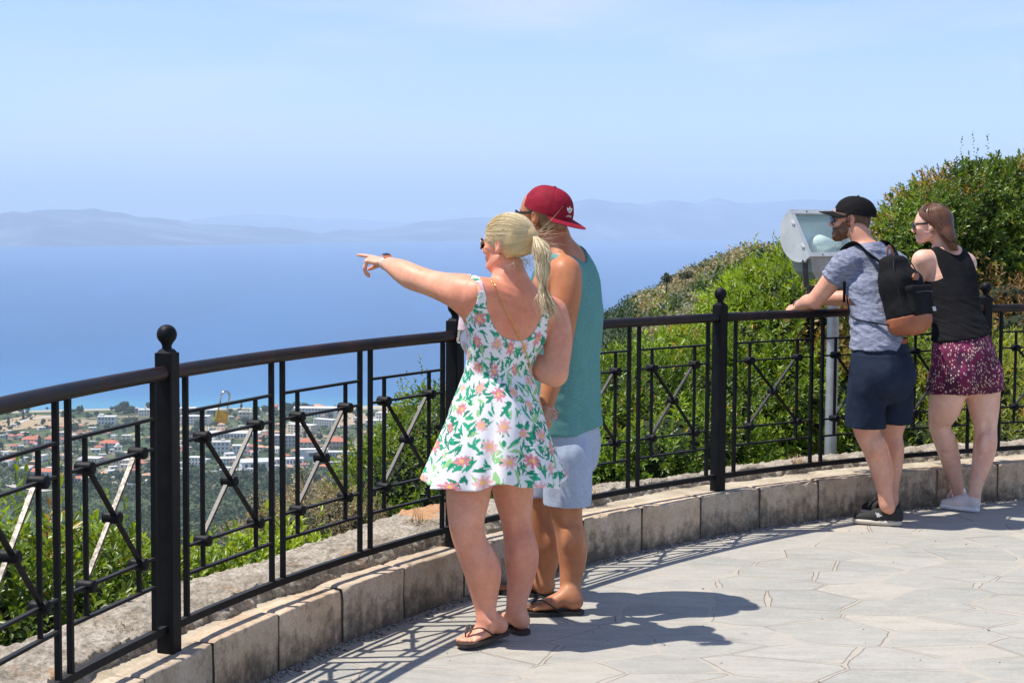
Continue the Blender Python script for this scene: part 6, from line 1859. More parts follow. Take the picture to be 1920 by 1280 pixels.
# ================================================================== the man in the teal tank top
def man_teal():
    root = empty('person', gnd(1045, 1135), 'man in a teal tank top and backward dark red cap standing behind the pointing woman', 'person')
    F = Field((-.10, 6.75, -.01), (.62, 7.95, 1.86), .0046)
    fw = unit((-.80,.60,0)); SH = unit((.60,.80,0))            # facing and right
    Y = 7.27
    secs = [(at(1050, 850, Y), SH, .165, .120), (at(1052, 815, Y), SH, .172, .126), (at(1054, 770, Y), SH, .160, .118), (at(1056, 720, Y), SH, .152, .112), (at(1058, 670, Y), SH, .158, .114), (at(1060, 610, Y), SH, .178, .124), (at(1061, 560, Y), SH, .190, .122), (at(1060, 520, Y), SH, .180, .105), (at(1056, 492, Y), SH, .140, .082), (at(1052, 472, Y-.01), SH, .085, .065)]
    F.chain(secs, own=.012)
    F.add(P_ell(at(1052, 825, Y)-fw*.045+SH*.075, (.09,.09,.10)), .03); F.add(P_ell(at(1052, 825, Y)-fw*.045-SH*.075, (.09,.09,.10)), .03)
    lsh = at(1060, 512, Y-.155); rsh = at(1052, 512, Y+.16)
    torso = F.like(); torso.d = F.d.copy()
    for q in (P_cone(at(1055, 500, Y), lsh+vec(0,.03,.0), .062, .055), P_cone(at(1055, 500, Y), rsh-vec(0,.03,0), .062, .055)):
        F.add(q, .06); torso.add(q, .05)
    F.add(P_cone(at(1058, 490, Y), at(1036, 430, Y), .066, .060), .03)
    F.add(P_cone(at(1050, 478, Y-.07), at(1040, 440, Y-.02), .045, .045), .04)
    # left arm hangs, hand holds a bottle
    elb = at(1050, 655, 7.06); wri = at(1024, 762, 6.98)
    F.limb([(lsh, .066), (at(1062, 545, 7.09), .063), (at(1057, 590, 7.07), .057), (elb, .047), (at(1042, 690, 7.04), .047), (at(1032, 725, 7.0), .039), (wri, .030)], .035)
    add_hand(F, wri, unit(vec(-.12,.05,-1)), unit(vec(.55,-.6,0)), unit(vec(-.6,-.6,.1)), L=.19, curl=[(.7,.9,.6,.02),(.75,1.0,.6,0),(.8,1.0,.6,0),(.85,1.0,.6,-.03)], thumb=(.6,.6,.5))
    # right arm mostly hidden
    F.limb([(rsh, .062), (at(1030, 600, Y+.2), .052), (at(1005, 680, Y+.15), .045), (at(985, 700, Y-.02), .035)], .035)
    # legs
    F.limb([(at(1060, 850, 7.17), .098), (at(1060, 905, 7.16), .085), (at(1061, 955, 7.15), .0690), (at(1066, 985, 7.15), .0610), (at(1073, 1022, 7.155), .0640), (at(1073, 1060, 7.155), .0540), (at(1069, 1090, 7.145), .0430), (at(1069, 1116, 7.135), .0400)], .03)
    F.limb([(at(1035, 850, 7.42), .096), (at(1022, 905, 7.42), .082), (at(1016, 950, 7.42), .0660), (at(1017, 985, 7.42), .0580), (at(1025, 1022, 7.43), .0610), (at(1025, 1055, 7.44), .0500), (at(1021, 1080, 7.44), .0400), (at(1020, 1100, 7.44), .0380)], .03)
    for c_, s_ in ((at(1082, 1012, 7.10), 1), (at(1066, 1010, 7.09), .9), (at(1034, 1012, 7.38), .9)): F.add(P_ell(c_, (.027*s_,.027*s_,.060*s_)), .025)
    for c_ in (at(1072, 968, 7.075), at(1028, 968, 7.35)): F.add(P_ell(c_, (.020,.016,.028)), .025, True)
    for c_ in (at(1078, 1117, 7.10), at(1030, 1100, 7.41)): F.add(P_ell(c_, (.012,.012,.015)), .014)
    for c_ in (at(1083, 1090, 7.13), at(1032, 1078, 7.43)): F.add(P_cone(c_, c_-vec(0,0,.06), .009, .011), .02)
    lh = gnd(1090, 1151); lt = gnd(989, 1152); rh = gnd(1036, 1119); rt = rh+unit((-.92,.35,0))*.255
    fL = add_foot(F, at(1070, 1110, 7.125), lh, lt, .25, z0=.020); fR = add_foot(F, at(1020, 1094, 7.44), rh, rt, .25, right=True, z0=.018)
    fr = Frame(at(1016, 408, 7.26), unit((-.86,.50,.02)), (-.02,0,1))
    add_head(F, fr, 1.04, male=True)
    tan = (.48,.215,.105); zones = [(lsh, .12, (.56,.24,.115), .5), (at(1040,450,7.2), .10, (.56,.25,.15), .6), (at(1070,1030,7.1), .3, (.48,.225,.12), .4)]
    skin_obj('body', F, M_SKIN, root, lambda V: skin_cols(V, tan, zones), 2)
    # tank top: loose, deep armholes, hem over the shorts
    T = torso
    x, y, z = T.axes(); c0 = at(1058, 600, Y)
    lat = (x-c0[0])*SH[0]+(y-c0[1])*SH[1]; fo = (x-c0[0])*fw[0]+(y-c0[1])*fw[1]
    zt = lambda p: at(1058, p, Y)[2]
    top = T.like(); top.d = T.d - .012
    # drape: widening below the chest
    dr = Field.__new__(Field); dr.lo = T.lo.copy(); dr.h = T.h; dr.n = T.n; dr.d = np.full(tuple(T.n), .1, np.float32)
    dr.chain([(at(1058, 585, Y), SH, .198, .134), (at(1060, 640, Y), SH, .184, .134), (at(1059, 720, Y), SH, .187, .142), (at(1057, 806, Y), SH, .198, .152)], own=.01, sub=4)
    top.d = smin(top.d, dr.d, .03)
    hem = zt(803) + .012*np.sin(lat*12)
    cut = np.maximum(hem - z, -1)
    zneck = zt(492) + .10*np.clip(np.abs(lat)/.095, 0, 1)**2.2
    nk = np.where(np.abs(lat) < .092, z - zneck, -1)
    arm = np.abs(lat) - (.140 + np.clip((zt(560)-z)/.16, 0, 1)**1.4*.14)
    arm = np.where(z > zt(655), arm, -1)
    top.d = np.maximum(top.d, np.maximum(np.maximum(cut, nk*.8), arm*.8).astype(np.float32))
    # hollow at the bottom so that it hangs as cloth
    top.d = np.maximum(top.d, np.where(z < zt(700), -(smin(dr.d, T.d, .03)+.012), -1).astype(np.float32))
    cloth = fabric('teal_jersey_mat', (.095,.27,.265), .92, wrinkle=9, wstr=.25, namt=.08, stretch=(2,2,.6), heather=1, hcol=(.14,.335,.325), hsc=(90,90,260))
    field_skin(top, 'tank_top', cloth, root, it=2, noise=lambda V: fbm(V*np.array([1,1,.30])+np.array([0,0,.1])*V[:,:1], 11, 2, 91)*.012*np.clip((zt(560)-V[:,2])/.2, 0, 1)+fbm((V@np.array([[1,0,.6],[0,1,0],[-.5,0,1]])), 7, 2, 93)*.008)
    # shorts
    S = T.like()
    S.chain([(at(1058, 790, Y), SH, .178, .132), (at(1058, 840, Y), SH, .182, .138), (at(1056, 862, Y), SH, .180, .132)], own=.01)
    S.limb([(at(1062, 860, 7.17), .112), (at(1064, 905, 7.16), .104), (at(1064, 950, 7.155), .100)], .04)
    S.limb([(at(1036, 860, 7.40), .108), (at(1026, 905, 7.41), .098), (at(1020, 950, 7.42), .094)], .04)
    S.d = smin(S.d, np.where(z < at(1058, 745, Y)[2], T.d-.006, .1).astype(np.float32), .02)
    legs = T.like(); legs.limb([(at(1064, 890, 7.165), .094), (at(1064, 970, 7.155), .092)], .01); legs.limb([(at(1027, 890, 7.41), .088), (at(1019, 970, 7.42), .086)], .01)
    S.d = np.maximum(S.d, np.maximum(at(1058, 938, Y)[2]-z, -legs.d*np.where(z < at(1058, 930, Y)[2], 1, 0) - np.where(z < at(1058, 930, Y)[2], 0, 1)).astype(np.float32))
    field_skin(S, 'shorts', fabric('light_blue_cotton_mat', (.36,.43,.55), .9, wrinkle=8, wstr=.5, namt=.07, heather=1, hcol=(.42,.49,.61), hsc=(70,70,70)), root, it=2, noise=lambda V: fbm(V*np.array([1,1,.5]), 10, 3, 95)*.010)
    # hair below the cap
    hf = Field(fr.O-.16, fr.O+.16, .004)
    hf.add(P_ell(fr.p(0,-.020,.030,sc=1.04), (.083,.101,.088), fr.M)); hf.add(P_ell(fr.p(0,-.060,-.018), (.060,.050,.050), fr.M), .03)
    X, Yv, Z = hf.axes(); q = [(X-fr.O[0])*fr.M[k][0]+(Yv-fr.O[1])*fr.M[k][1]+(Z-fr.O[2])*fr.M[k][2] for k in range(3)]
    hf.d = np.maximum(hf.d, (np.maximum(q[1] - np.where(q[2] > .028, .060, -.022), np.maximum(-(q[2]+.052), q[2]-.075))).astype(np.float32))
    hf.add(P_ell(fr.p(-.09,-.004,.0), (.020,.022,.036), fr.M), .006, True)
    field_skin(hf, 'hair', hair_mat('short_hair_mat'), root, cols=lambda V: np.clip(np.array([.20,.13,.065])*(1+.6*fbm(V*np.array([1,1,.35]), 160, 2, 5)[:,None]), .01, 1), it=1, noise=lambda V: fbm(V, 90, 2, 7)*.002)
    # cap, worn backwards
    red = fabric('dark_red_cap_mat', (.245,.007,.024), .75, wrinkle=20, wstr=.25, namt=.12)
    crown, (cc, F0, rx, ry, rz) = cap_mesh('cap', root, fr, 1.06, red, -1, brim_len=.072, tilt=.30, flat=True)
    white = simple('white_print_mat', (.80,.80,.80), .8, nscale=30, namt=.03, bstr=0)
    # three-leaf emblem and lettering on the back panel, laid on the curved cloth
    def on_cap(u, v, lift=.0022):
        a = math.pi + u; t = v; st = math.cos(t)**.72
        return cc + F0.R*(math.sin(a)*(rx*st+lift)) + F0.F*(math.cos(a)*(ry*st+lift)) + F0.U*(math.sin(t)*rz - .012*1.06 + lift*.3)
    m = MB()
    def patch(poly):
        P = [on_cap(-x/(.10), y/.10) for x, y in poly]; m.add(P, [tuple(range(len(P)))])
    def leaf(cx0, cy0, ang, L_, W_, cut):
        for s0 in range(10):
            a0, a1 = s0/10, (s0+1)/10
            if any(abs((a0+a1)/2-k) < .055 for k in cut): continue
            w0 = W_*math.sin(math.pi*min(1,a0*.85+.06)); w1 = W_*math.sin(math.pi*min(1,a1*.85+.06))
            q = [(-w0,a0*L_),(w0,a0*L_),(w1,a1*L_),(-w1,a1*L_)]
            patch([(cx0+x*math.cos(ang)-y*math.sin(ang), cy0+x*math.sin(ang)+y*math.cos(ang)) for x, y in q])
    ox, oy = -.020, .030
    for ang in (-.75, 0, .75): leaf(ox, oy, ang, .026, .0062, (.25, .42))
    tm = text_mesh('adidas', .0135); me_v = [(v.co.x, v.co.y) for v in tm.vertices]
    P = [on_cap(-(ox+x)/.10, (oy-.0165+y)/.10) for x, y in me_v]; m.add(P, [tuple(p.vertices) for p in tm.polygons])
    m.build('emblem', white, crown, fix=False)
    make_glasses(root, fr, 1.04)
    black = simple('black_rubber_mat', (.018,.018,.018), .7, nscale=90, namt=.3)
    flip_flop('flip_flop', black, root, vec(lh[0], lh[1], .003), fL[1], fL[2], .265, 0, False, lt, W=.105)
    flip_flop('flip_flop', black, root, vec(rh[0], rh[1], .003), fR[1], fR[2], .265, 0, True, rt, W=.105)
    # clear bottle in his hand
    return F
M1 = man_teal()
def clear_mat():
    m, n, l, b = nodes('clear_bottle_mat'); setin(b, 'Base Color', (.93,.96,.98,1)); setin(b, 'Roughness', .06); setin(b, 'IOR', 1.35); setin(b, 'Transmission Weight', .95)
    p = geo_pos(n, l); t = noise_node(n, l, 60, 3, .6, p); bump(n, l, b, t.outputs['Fac'], .5, .006); return m
M_CLEAR = clear_mat()
def bottle(c, d, label, lab_col=None, L_=.20, r=.031):
    root = empty('water_bottle', c, label, 'bottle'); d = unit(d)
    m = MB(); pr = [(r*.55,.006),(r*.85,0),(r,.008)]
    for k in range(9): z = .018+.115*k/9; pr += [(r,z),(r*.93,z+.006)]
    pr += [(r,.140),(r*.9,.152),(r*.55,.172),(r*.42,.180),(r*.42,.188)]
    m.lathe(c, pr, 24, axis=d); m.build('bottle_body', M_CLEAR, root, smooth=True)
    m = MB(); m.lathe(c+d*.188, [(r*.45,0),(r*.47,.002),(r*.47,.013),(r*.40,.015)], 18, axis=d); m.build('bottle_cap', simple('cap_plastic_mat', (.75,.78,.82), .4, bstr=0), root, smooth=True)
    if lab_col:
        m = MB(); m.lathe(c+d*.055, [(r*1.012,0),(r*1.02,.002),(r*1.02,.048),(r*1.012,.050)], 24, axis=d); m.build('bottle_label', simple('bottle_label_mat', lab_col, .5, bstr=0), root, smooth=True)
bottle(at(1041, 778, 6.90), vec(-.75,.55,.12), 'clear plastic water bottle held low in the hand of the man in teal')
bottle(at(870, 645, 6.90), vec(.12,.10,1), 'clear water bottle with a pink label held against the chest of the pointing woman', (.66,.50,.58), r=.033)
def rail_at(u, z=None):
    best = None
    for t in np.linspace(A1, A1-5*DA, 2500):
        p = cp(t, RF, ZR); uu = 960 + CF*p[0]/(p[1]*_c-(p[2]-CH)*_s)
        if best is None or abs(uu-u) < best[0]: best = (abs(uu-u), t)
    return cp(best[1], RF, ZR+.0245 if z is None else z), best[1]
def shoe(name, parent, heel, toe, L, up_mat, sole_mat, right=False, high=.085, accent=None):
    h = np.array([heel[0], heel[1], 0.0]); t = np.array([toe[0], toe[1], 0.0]); D = unit(t-h); S = unit(np.cross(D, vec(0,0,1))); inn = S if not right else -S; U = vec(0,0,1)
    p = lambda d, i, u: h + D*d*L + inn*i*L + U*u
    F = Field(np.minimum(h, h+D*L)-.09, np.maximum(h, h+D*L)+[.09,.09,.16], .0042)
    F.add(P_eseg(p(.10,0,.018), p(.45,.0,.017), S, .128*L, .024, .140*L, .022)); F.add(P_eseg(p(.45,.0,.017), p(.90,.015,.020), S, .140*L, .022, .150*L, .020), .01)
    F.d = np.maximum(F.d, np.maximum(.003-F.axes()[2], F.axes()[2]-.032))
    so = field_skin(F, 'sole', sole_mat, None, it=1)
    G = F.like()
    G.add(P_ell(p(.13,0,.055), (.115*L,.13*L,.050), np.array([S,D,U])))
    G.add(P_eseg(p(.15,0,.060), p(.50,.005,.050), S, .110*L, .050, .130*L, .040), .02)
    G.add(P_eseg(p(.50,.005,.046), p(.88,.015,.036), S, .128*L, .036, .118*L, .022), .02)
    G.add(P_cone(p(.15,0,.06), p(.15,0,high), .105*L, .100*L), .015)
    G.add(P_eseg(p(.34,0,.075), p(.58,.005,.062), S, .05*L, .018, .05*L, .012), .02)
    G.add(P_cone(p(.17,0,high-.004), p(.17,0,high+.05), .078*L, .078*L), .004, True)
    G.d = np.maximum(G.d, .026-G.axes()[2])
    upo = field_skin(G, name, up_mat, parent, it=2)
    so.parent = upo; so.matrix_parent_inverse = (parent.matrix_basis).inverted() if False else Matrix.Identity(4)
    la = MB()
    for k in range(5):
        d = .36+.055*k; z = .098-.0075*k
        la.tube([p(d,-.055,z-.012), p(d+.01,0,z), p(d,.055,z-.012)], .0028, 6)
    la.tube([p(.36,.0,.10), p(.40,-.07,.095), p(.45,-.09,.07)], .002, 5); la.tube([p(.36,.0,.10), p(.42,.05,.10), p(.47,.08,.078)], .002, 5)
    la.build('laces', accent or sole_mat, upo, smooth=True)
    return upo, p

# ================================================================== the man with the backpack
def man_backpack():
    root = empty('person', gnd(1650, 985), 'bearded man in a black cap, mottled blue shirt and navy shorts leaning on the railing', 'person')
    F = Field((1.44, 8.95, -.01), (2.55, 10.2, 1.86), .0050)
    fw = unit((-.62,.785,0)); SH = unit((.785,.62,0)); ln = unit((-.18,.26,1))
    secs = [(at(1650, 725, 9.30), SH, .165, .125), (at(1652, 700, 9.30), SH, .172, .132), (at(1652, 665, 9.32), SH, .160, .122), (at(1649, 630, 9.36), SH, .150, .112), (at(1645, 590, 9.42), SH, .154, .114), (at(1640, 550, 9.48), SH, .172, .122), (at(1636, 515, 9.54), SH, .182, .112), (at(1632, 487, 9.58), SH, .150, .088), (at(1628, 468, 9.60), SH, .085, .068)]
    F.chain(secs, own=.012)
    for s in (-1, 1): F.add(P_ell(at(1652, 705, 9.30)-fw*.05+SH*s*.078, (.092,.092,.10)), .03)
    lsh = at(1588, 494, 9.44); rsh = at(1676, 494, 9.70)
    torso = F.like(); torso.d = F.d.copy()
    for G in (F, torso): G.add(P_cone(at(1625, 484, 9.57), lsh, .062, .060), .05); G.add(P_cone(at(1640, 484, 9.60), rsh, .062, .060), .05)
    F.add(P_cone(at(1627, 472, 9.59), at(1607, 432, 9.62), .062, .058), .03)
    # arms on the rail
    el, _ = rail_at(1525); el = el + vec(0,0,.042); wl = at(1499, 572, 9.72); 
    er, _ = rail_at(1612); er = er + vec(0,0,.045); wr = at(1522, 563, 9.84)
    armL = [(lsh, .066), (lsh*.7+el*.3+vec(0,0,.005), .062), (lsh*.35+el*.65, .052), (el, .043)]
    F.limb(armL, .035)
    F.limb([(el, .042), (el*.6+wl*.4+vec(0,0,.004), .045), (el*.25+wl*.75, .034), (wl, .029)], .02)
    armR = [(rsh, .064), (rsh*.65+er*.35, .058), (er, .043)]
    F.limb(armR, .035); F.limb([(er, .042), (er*.6+wr*.4+vec(0,0,.01), .044), (er*.25+wr*.75+vec(0,0,.006), .034), (wr, .028)], .02)
    add_hand(F, wl, unit(vec(-.55,.45,-.28)), vec(-.2,-.5,1), vec(.3,1,.3), L=.18, curl=[(.5,.7,.4,.04),(.55,.8,.4,0),(.6,.85,.4,0),(.65,.8,.4,-.04)])
    add_hand(F, wr, unit(vec(-.85,.10,-.18)), vec(-.2,-.35,1), vec(.2,-1,.1), L=.18, curl=[(.4,.6,.4,.04),(.5,.7,.4,0),(.55,.7,.4,0),(.6,.7,.4,-.04)])
    # legs
    F.limb([(at(1628, 735, 9.26), .098), (at(1622, 775, 9.27), .088), (at(1627, 812, 9.27), .0680), (at(1640, 842, 9.28), .0645), (at(1651, 878, 9.28), .0560), (at(1658, 915, 9.27), .0440), (at(1663, 948, 9.26), .0400)], .03)
    F.limb([(at(1680, 735, 9.46), .096), (at(1676, 775, 9.48), .086), (at(1670, 812, 9.49), .0660), (at(1674, 845, 9.49), .0620), (at(1673, 880, 9.49), .0530), (at(1670, 915, 9.48), .0420), (at(1671, 940, 9.48), .0390)], .03)
    lh = gnd(1692, 986); lt = gnd(1598, 981); rh = gnd(1686, 972); rt = rh+unit((-.72,.69,0))*.27
    dL = unit(lt-lh); dR = unit(rt-rh)
    F.add(P_cone(at(1663, 945, 9.26), lh+dL*.055+vec(0,0,.075), .038, .030), .01)
    F.add(P_cone(at(1671, 938, 9.48), rh+dR*.055+vec(0,0,.075), .036, .030), .01)
    for c_, s_ in ((at(1652, 838, 9.225), 1), (at(1640, 838, 9.215), .9), (at(1682, 842, 9.44), .9)): F.add(P_ell(c_, (.026*s_,.026*s_,.060*s_)), .025)
    for c_ in (at(1672, 950, 9.235),): F.add(P_ell(c_, (.012,.012,.015)), .014)
    fr = Frame(at(1594, 413, 9.66), unit((-.97,.24,-.03)), (-.02,0,1))
    add_head(F, fr, 1.03, male=True)
    base = (.68,.375,.265); zones = [(at(1540,545,9.5), .12, (.74,.40,.28), .6), (fr.p(-.08,0,0), .03, (.74,.32,.24), .7), (at(1650,880,9.2), .3, (.62,.35,.26), .6)]
    skin_obj('body', F, M_SKIN, root, lambda V: skin_cols(V, base, zones), 2)
    # ---- T-shirt with short sleeves
    T = torso.like(); T.d = torso.d - .010
    drp = torso.like()
    drp.chain([(at(1640, 545, 9.46), SH, .182, .132), (at(1646, 590, 9.41), SH, .172, .130), (at(1650, 630, 9.36), SH, .178, .138), (at(1652, 668, 9.33), SH, .190, .150)], own=.012)
    T.d = smin(T.d, drp.d, .03)
    sl = torso.like()
    sl.limb([(lsh+vec(0,0,.0), .074), (lsh*.72+el*.28, .073), (lsh*.50+el*.50, .066)], .01); sl.limb([(rsh, .072), (rsh*.6+er*.4, .068)], .01)
    T.d = smin(T.d, sl.d, .035)
    x, y, z = T.axes()
    dL2 = unit(el-lsh); c = lsh*.56+el*.44
    cutL = (x-c[0])*dL2[0]+(y-c[1])*dL2[1]+(z-c[2])*dL2[2]
    cutL = np.where((x-lsh[0])*SH[0]+(y-lsh[1])*SH[1] < .09, cutL, -1)
    cutL = np.where(z < at(1600, 545, 9.45)[2]-.08, -1, cutL)
    lat = (x-at(1650,600,9.4)[0])*SH[0]+(y-at(1650,600,9.4)[1])*SH[1]
    hem = at(1650, 654, 9.33)[2] + .078*np.clip((lat+.09)/.08, 0, 1) + 0*z
    neckc = at(1622, 458, 9.60); nk = .075 - np.sqrt((x-neckc[0])**2+(y-neckc[1])**2+((z-neckc[2])*.9)**2)
    T.d = np.maximum(T.d, np.maximum(np.maximum(hem-z, cutL), nk).astype(np.float32))
    inner = smin(drp.d, torso.d-.010, .03)+.010
    T.d = np.maximum(T.d, np.where(z < at(1650, 600, 9.4)[2], -inner, -1).astype(np.float32))
    m, n, l, b = nodes('mottled_jersey_mat')
    p = geo_pos(n, l, (18, 18, 95)); q = noise_node(n, l, 1.6, 5, .7, p, dist=.8); r = ramp(n, l, q.outputs['Fac'], [(.36, (.12,.135,.19)), (.50, (.20,.22,.30)), (.62, (.32,.34,.42)), (.75, (.46,.48,.54))])
    l.new(r.outputs[0], b.inputs['Base Color']); setin(b, 'Roughness', .92); setin(b, 'Specular IOR Level', .15)
    w = noise_node(n, l, 9, 3, .5, geo_pos(n, l, (1,1,2.4))); bump(n, l, b, w.outputs['Fac'], .55, .02)
    RT = np.array([[1,0,.5],[0,1,-.3],[-.6,.2,1.]])
    field_skin(T, 't_shirt', m, root, it=2, noise=lambda V: (1-np.abs(fbm((V@RT)*np.array([1,1,2.4]), 7.5, 3, 101))*2.2)*.0085+fbm(V*np.array([1,1,2.0]), 24, 2, 103)*.0025-.004)
    # ---- shorts and belt
    S = torso.like()
    S.chain([(at(1652, 640, 9.335), SH, .166, .128), (at(1652, 680, 9.315), SH, .180, .142), (at(1651, 730, 9.30), SH, .184, .145)], own=.01)
    S.limb([(at(1628, 735, 9.265), .108), (at(1622, 770, 9.27), .108), (at(1624, 812, 9.275), .112)], .04)
    S.limb([(at(1678, 735, 9.45), .106), (at(1676, 770, 9.47), .104), (at(1673, 812, 9.485), .102)], .04)
    S.d = smin(S.d, torso.d-np.where(z < at(1652,662,9.33)[2], .014, .002), .02)
    I = torso.like(); I.limb([(at(1623, 755, 9.27), .100), (at(1624, 830, 9.275), .103)], .01); I.limb([(at(1676, 755, 9.465), .096), (at(1673, 830, 9.485), .094)], .01)
    hz = at(1640, 800, 9.3)[2]
    S.d = np.maximum(S.d, np.maximum(np.maximum(hz-z, z-at(1652, 634, 9.335)[2]), np.where(z < hz+.03, -I.d, -1)).astype(np.float32))
    navy = fabric('navy_cotton_mat', (.017,.025,.045), .85, wrinkle=9, wstr=.6, namt=.25)
    sh = field_skin(S, 'shorts', navy, root, it=2, noise=lambda V: fbm(V*np.array([1,1,.6]), 11, 3, 105)*.009)
    B = torso.like(); B.chain([(at(1652, 636, 9.336), SH, .163, .126), (at(1652, 645, 9.330), SH, .166, .129)], own=.01)
    B.d = np.maximum(B.d, np.maximum(at(1652, 643, 9.33)[2]-z, z-at(1652, 632, 9.33)[2]).astype(np.float32))
    field_skin(B, 'belt', simple('tan_leather_mat', (.26,.055,.022), .5, nscale=50), root, it=1)
    pk = MB(); c0 = at(1650, 672, 9.13); 
    Rp = at(1650,672,9.3); nb = unit(-fw*.95+SH*-.1); 
    # ---- shoes
    bl = simple('black_mesh_mat', (.022,.022,.022), .85, nscale=300, namt=.5, bstr=.4); wh = simple('cream_sole_mat', (.55,.50,.42), .7, nscale=40, namt=.12)
    s1, p1 = shoe('shoe', root, lh+dL*-.004, lt, .285, bl, wh, accent=bl)
    shoe('shoe', root, rh, rt, .28, bl, wh, right=True, accent=bl)
    # little white leaping-animal emblem on the outer side of the shoe
    e = MB(); 
    def ep(a, b): return p1(.47+a, -.128, .058+b) + (-(np.cross(dL, vec(0,0,1))))*(.0) 
    poly = [(-.075,.0),(-.03,.008),(.0,.018),(.03,.012),(.05,.020),(.06,.014),(.045,.006),(.02,-.004),(.03,-.012),(.01,-.008),(-.015,-.003),(-.03,-.012),(-.035,-.002)]
    Sx = -np.cross(dL, vec(0,0,1)); 
    P = [ep(a, b)+Sx*(.004) for a, b in poly]; P2 = [q-Sx*.006 for q in P]; k = len(P)
    e.add(P+P2, [tuple(range(k)), tuple(range(2*k-1,k-1,-1))]+[(i,(i+1)%k,k+(i+1)%k,k+i) for i in range(k)])
    e.build('emblem', simple('silver_print_mat', (.70,.70,.70), .5, bstr=0), s1)
    # ---- short hair, beard, cap, sunglasses, wristband
    hf = Field(fr.O-.17, fr.O+.17, .004)
    hf.add(P_ell(fr.p(0,-.018,.030,sc=1.03), (.081,.100,.085), fr.M)); hf.add(P_ell(fr.p(0,-.058,-.020), (.060,.050,.050), fr.M), .03)
    X, Yv, Z = hf.axes(); q = [(X-fr.O[0])*fr.M[k][0]+(Yv-fr.O[1])*fr.M[k][1]+(Z-fr.O[2])*fr.M[k][2] for k in range(3)]
    hf.d = np.maximum(hf.d, (np.maximum(q[1] - np.where(q[2] > .024, .055, -.020), np.maximum(-(q[2]+.060), q[2]-.070))).astype(np.float32))
    hf.add(P_ell(fr.p(-.09,-.004,.0), (.020,.022,.036), fr.M), .006, True)
    HM = hair_mat('brown_hair_mat')
    hc = lambda c0: (lambda V: np.clip(np.array(c0)*(1+.8*fbm(V*np.array([1,1,.35]), 170, 2, 5)[:,None]), .008, 1))
    field_skin(hf, 'hair', HM, root, cols=hc((.085,.045,.024)), it=1, noise=lambda V: fbm(V, 90, 2, 7)*.0025)
    bf = Field(fr.O-.17, fr.O+.17, .004); add_head(bf, fr, 1.03, male=True)
    bf.add(P_ell(fr.p(0,.070,-.086,sc=1.03), (.032,.030,.026), fr.M), .02)
    bn = fbm(np.stack(np.broadcast_arrays(X, Yv, Z), -1), 60, 2, 12)*.010
    top = np.where(q[1] > .075, -.036, -.040 + np.clip(.075-q[1], 0, .055)*.85 + np.clip(.022-q[1], 0, .03)*2.2)
    reg = np.maximum(np.maximum(q[2]-top-bn, -(q[1]+.004)-np.clip(-.035-q[2],0,.05)*.5), q[1]-.100)
    lip = .020 - np.sqrt((q[0]/1.1)**2+((q[2]+.057)*1.9)**2+np.clip(.075-q[1],0,1)**2)
    bf.d = np.maximum(np.maximum(bf.d-.0045, reg.astype(np.float32)), lip.astype(np.float32))
    field_skin(bf, 'beard', HM, root, cols=hc((.15,.065,.030)), it=1, noise=lambda V: fbm(V, 140, 2, 9)*.004)
    blk = fabric('black_cap_mat', (.010,.010,.011), .8, wrinkle=18, wstr=.3, namt=.2)
    cap_mesh('cap', root, Frame(fr.O+fr.U*.002-fr.F*.004, fr.F, fr.U), 1.10, blk, 1, brim_len=.078, tilt=.17)
    make_glasses(root, fr, 1.03)
    wd = unit(wl-el); a = unit(np.cross(wd, vec(0,0,1))); bb = np.cross(wd, a); wb = MB()
    wb.tube([wl+wd*.012+(a*math.cos(t)+bb*math.sin(t))*.0315 for t in np.linspace(0, 2*math.pi, 19)[:-1]], .004, 8, closed=True); wb.build('wristband', simple('grey_band_mat', (.06,.065,.075), .5), root, smooth=True)

    # ================================ the backpack: a thing of its own
    tc = at(1645, 560, 9.45)
    th_ = R_(12); dd = unit(vec(-fw[0]*math.cos(th_)+fw[1]*math.sin(th_), -fw[1]*math.cos(th_)-fw[0]*math.sin(th_), .24)); ww = unit(np.cross(vec(0,0,1), dd)); ww = ww if ww @ SH > 0 else -ww; vv = unit(np.cross(dd, ww)); vv = vv if vv[2] > 0 else -vv
    dd = unit(np.cross(ww, vv)); dd = dd if dd @ (-fw) > 0 else -dd
    bc = tc + dd*.192 + ww*-.062 + vv*-.012
    bag = empty('backpack', bc, 'black backpack with tan leather base, worn by the man in the black cap', 'backpack')
    bp = lambda w, v, d: bc + ww*w + vv*v + dd*d
    Rm = np.array([ww, vv, dd])
    K = Field(bc-.36, bc+.36, .0048)
    K.add(P_box(bp(0,-.05,0), (.146,.165,.074), Rm, .05)); K.add(P_box(bp(-.008,.11,-.020), (.098,.105,.050), Rm, .040), .08)
    K.add(P_ell(bp(0,-.12,.03), (.140,.10,.075), Rm), .05)
    x, y, z = K.axes(); qv = (x-bc[0])*vv[0]+(y-bc[1])*vv[1]+(z-bc[2])*vv[2]
    body_f = K.like(); body_f.d = np.maximum(K.d, (-.128-qv).astype(np.float32))
    base_f = K.like(); base_f.d = np.maximum(K.d-.003, (qv+.1285).astype(np.float32))
    canvas = fabric('black_canvas_mat', (.012,.012,.013), .82, wrinkle=10, wstr=.7, namt=.2)
    tan = simple('tan_leather_base_mat', (.33,.105,.045), .5, nscale=14, namt=.15, bstr=.5, bdist=.008)
    field_skin(body_f, 'bag_body', canvas, bag, it=2, noise=lambda V: (1-np.abs(fbm(V, 6.5, 3, 111))*2)*.007+fbm(V, 20, 2, 113)*.002)
    field_skin(base_f, 'leather_base', tan, bag, it=2, noise=lambda V: fbm(V, 8, 3, 115)*.005)
    Pk = K.like(); Pk.add(P_box(bp(.0,-.055,.088), (.118,.080,.030), Rm, .024)); Pk.add(P_box(bp(0,.012,.096), (.122,.020,.030), Rm, .014), .008)
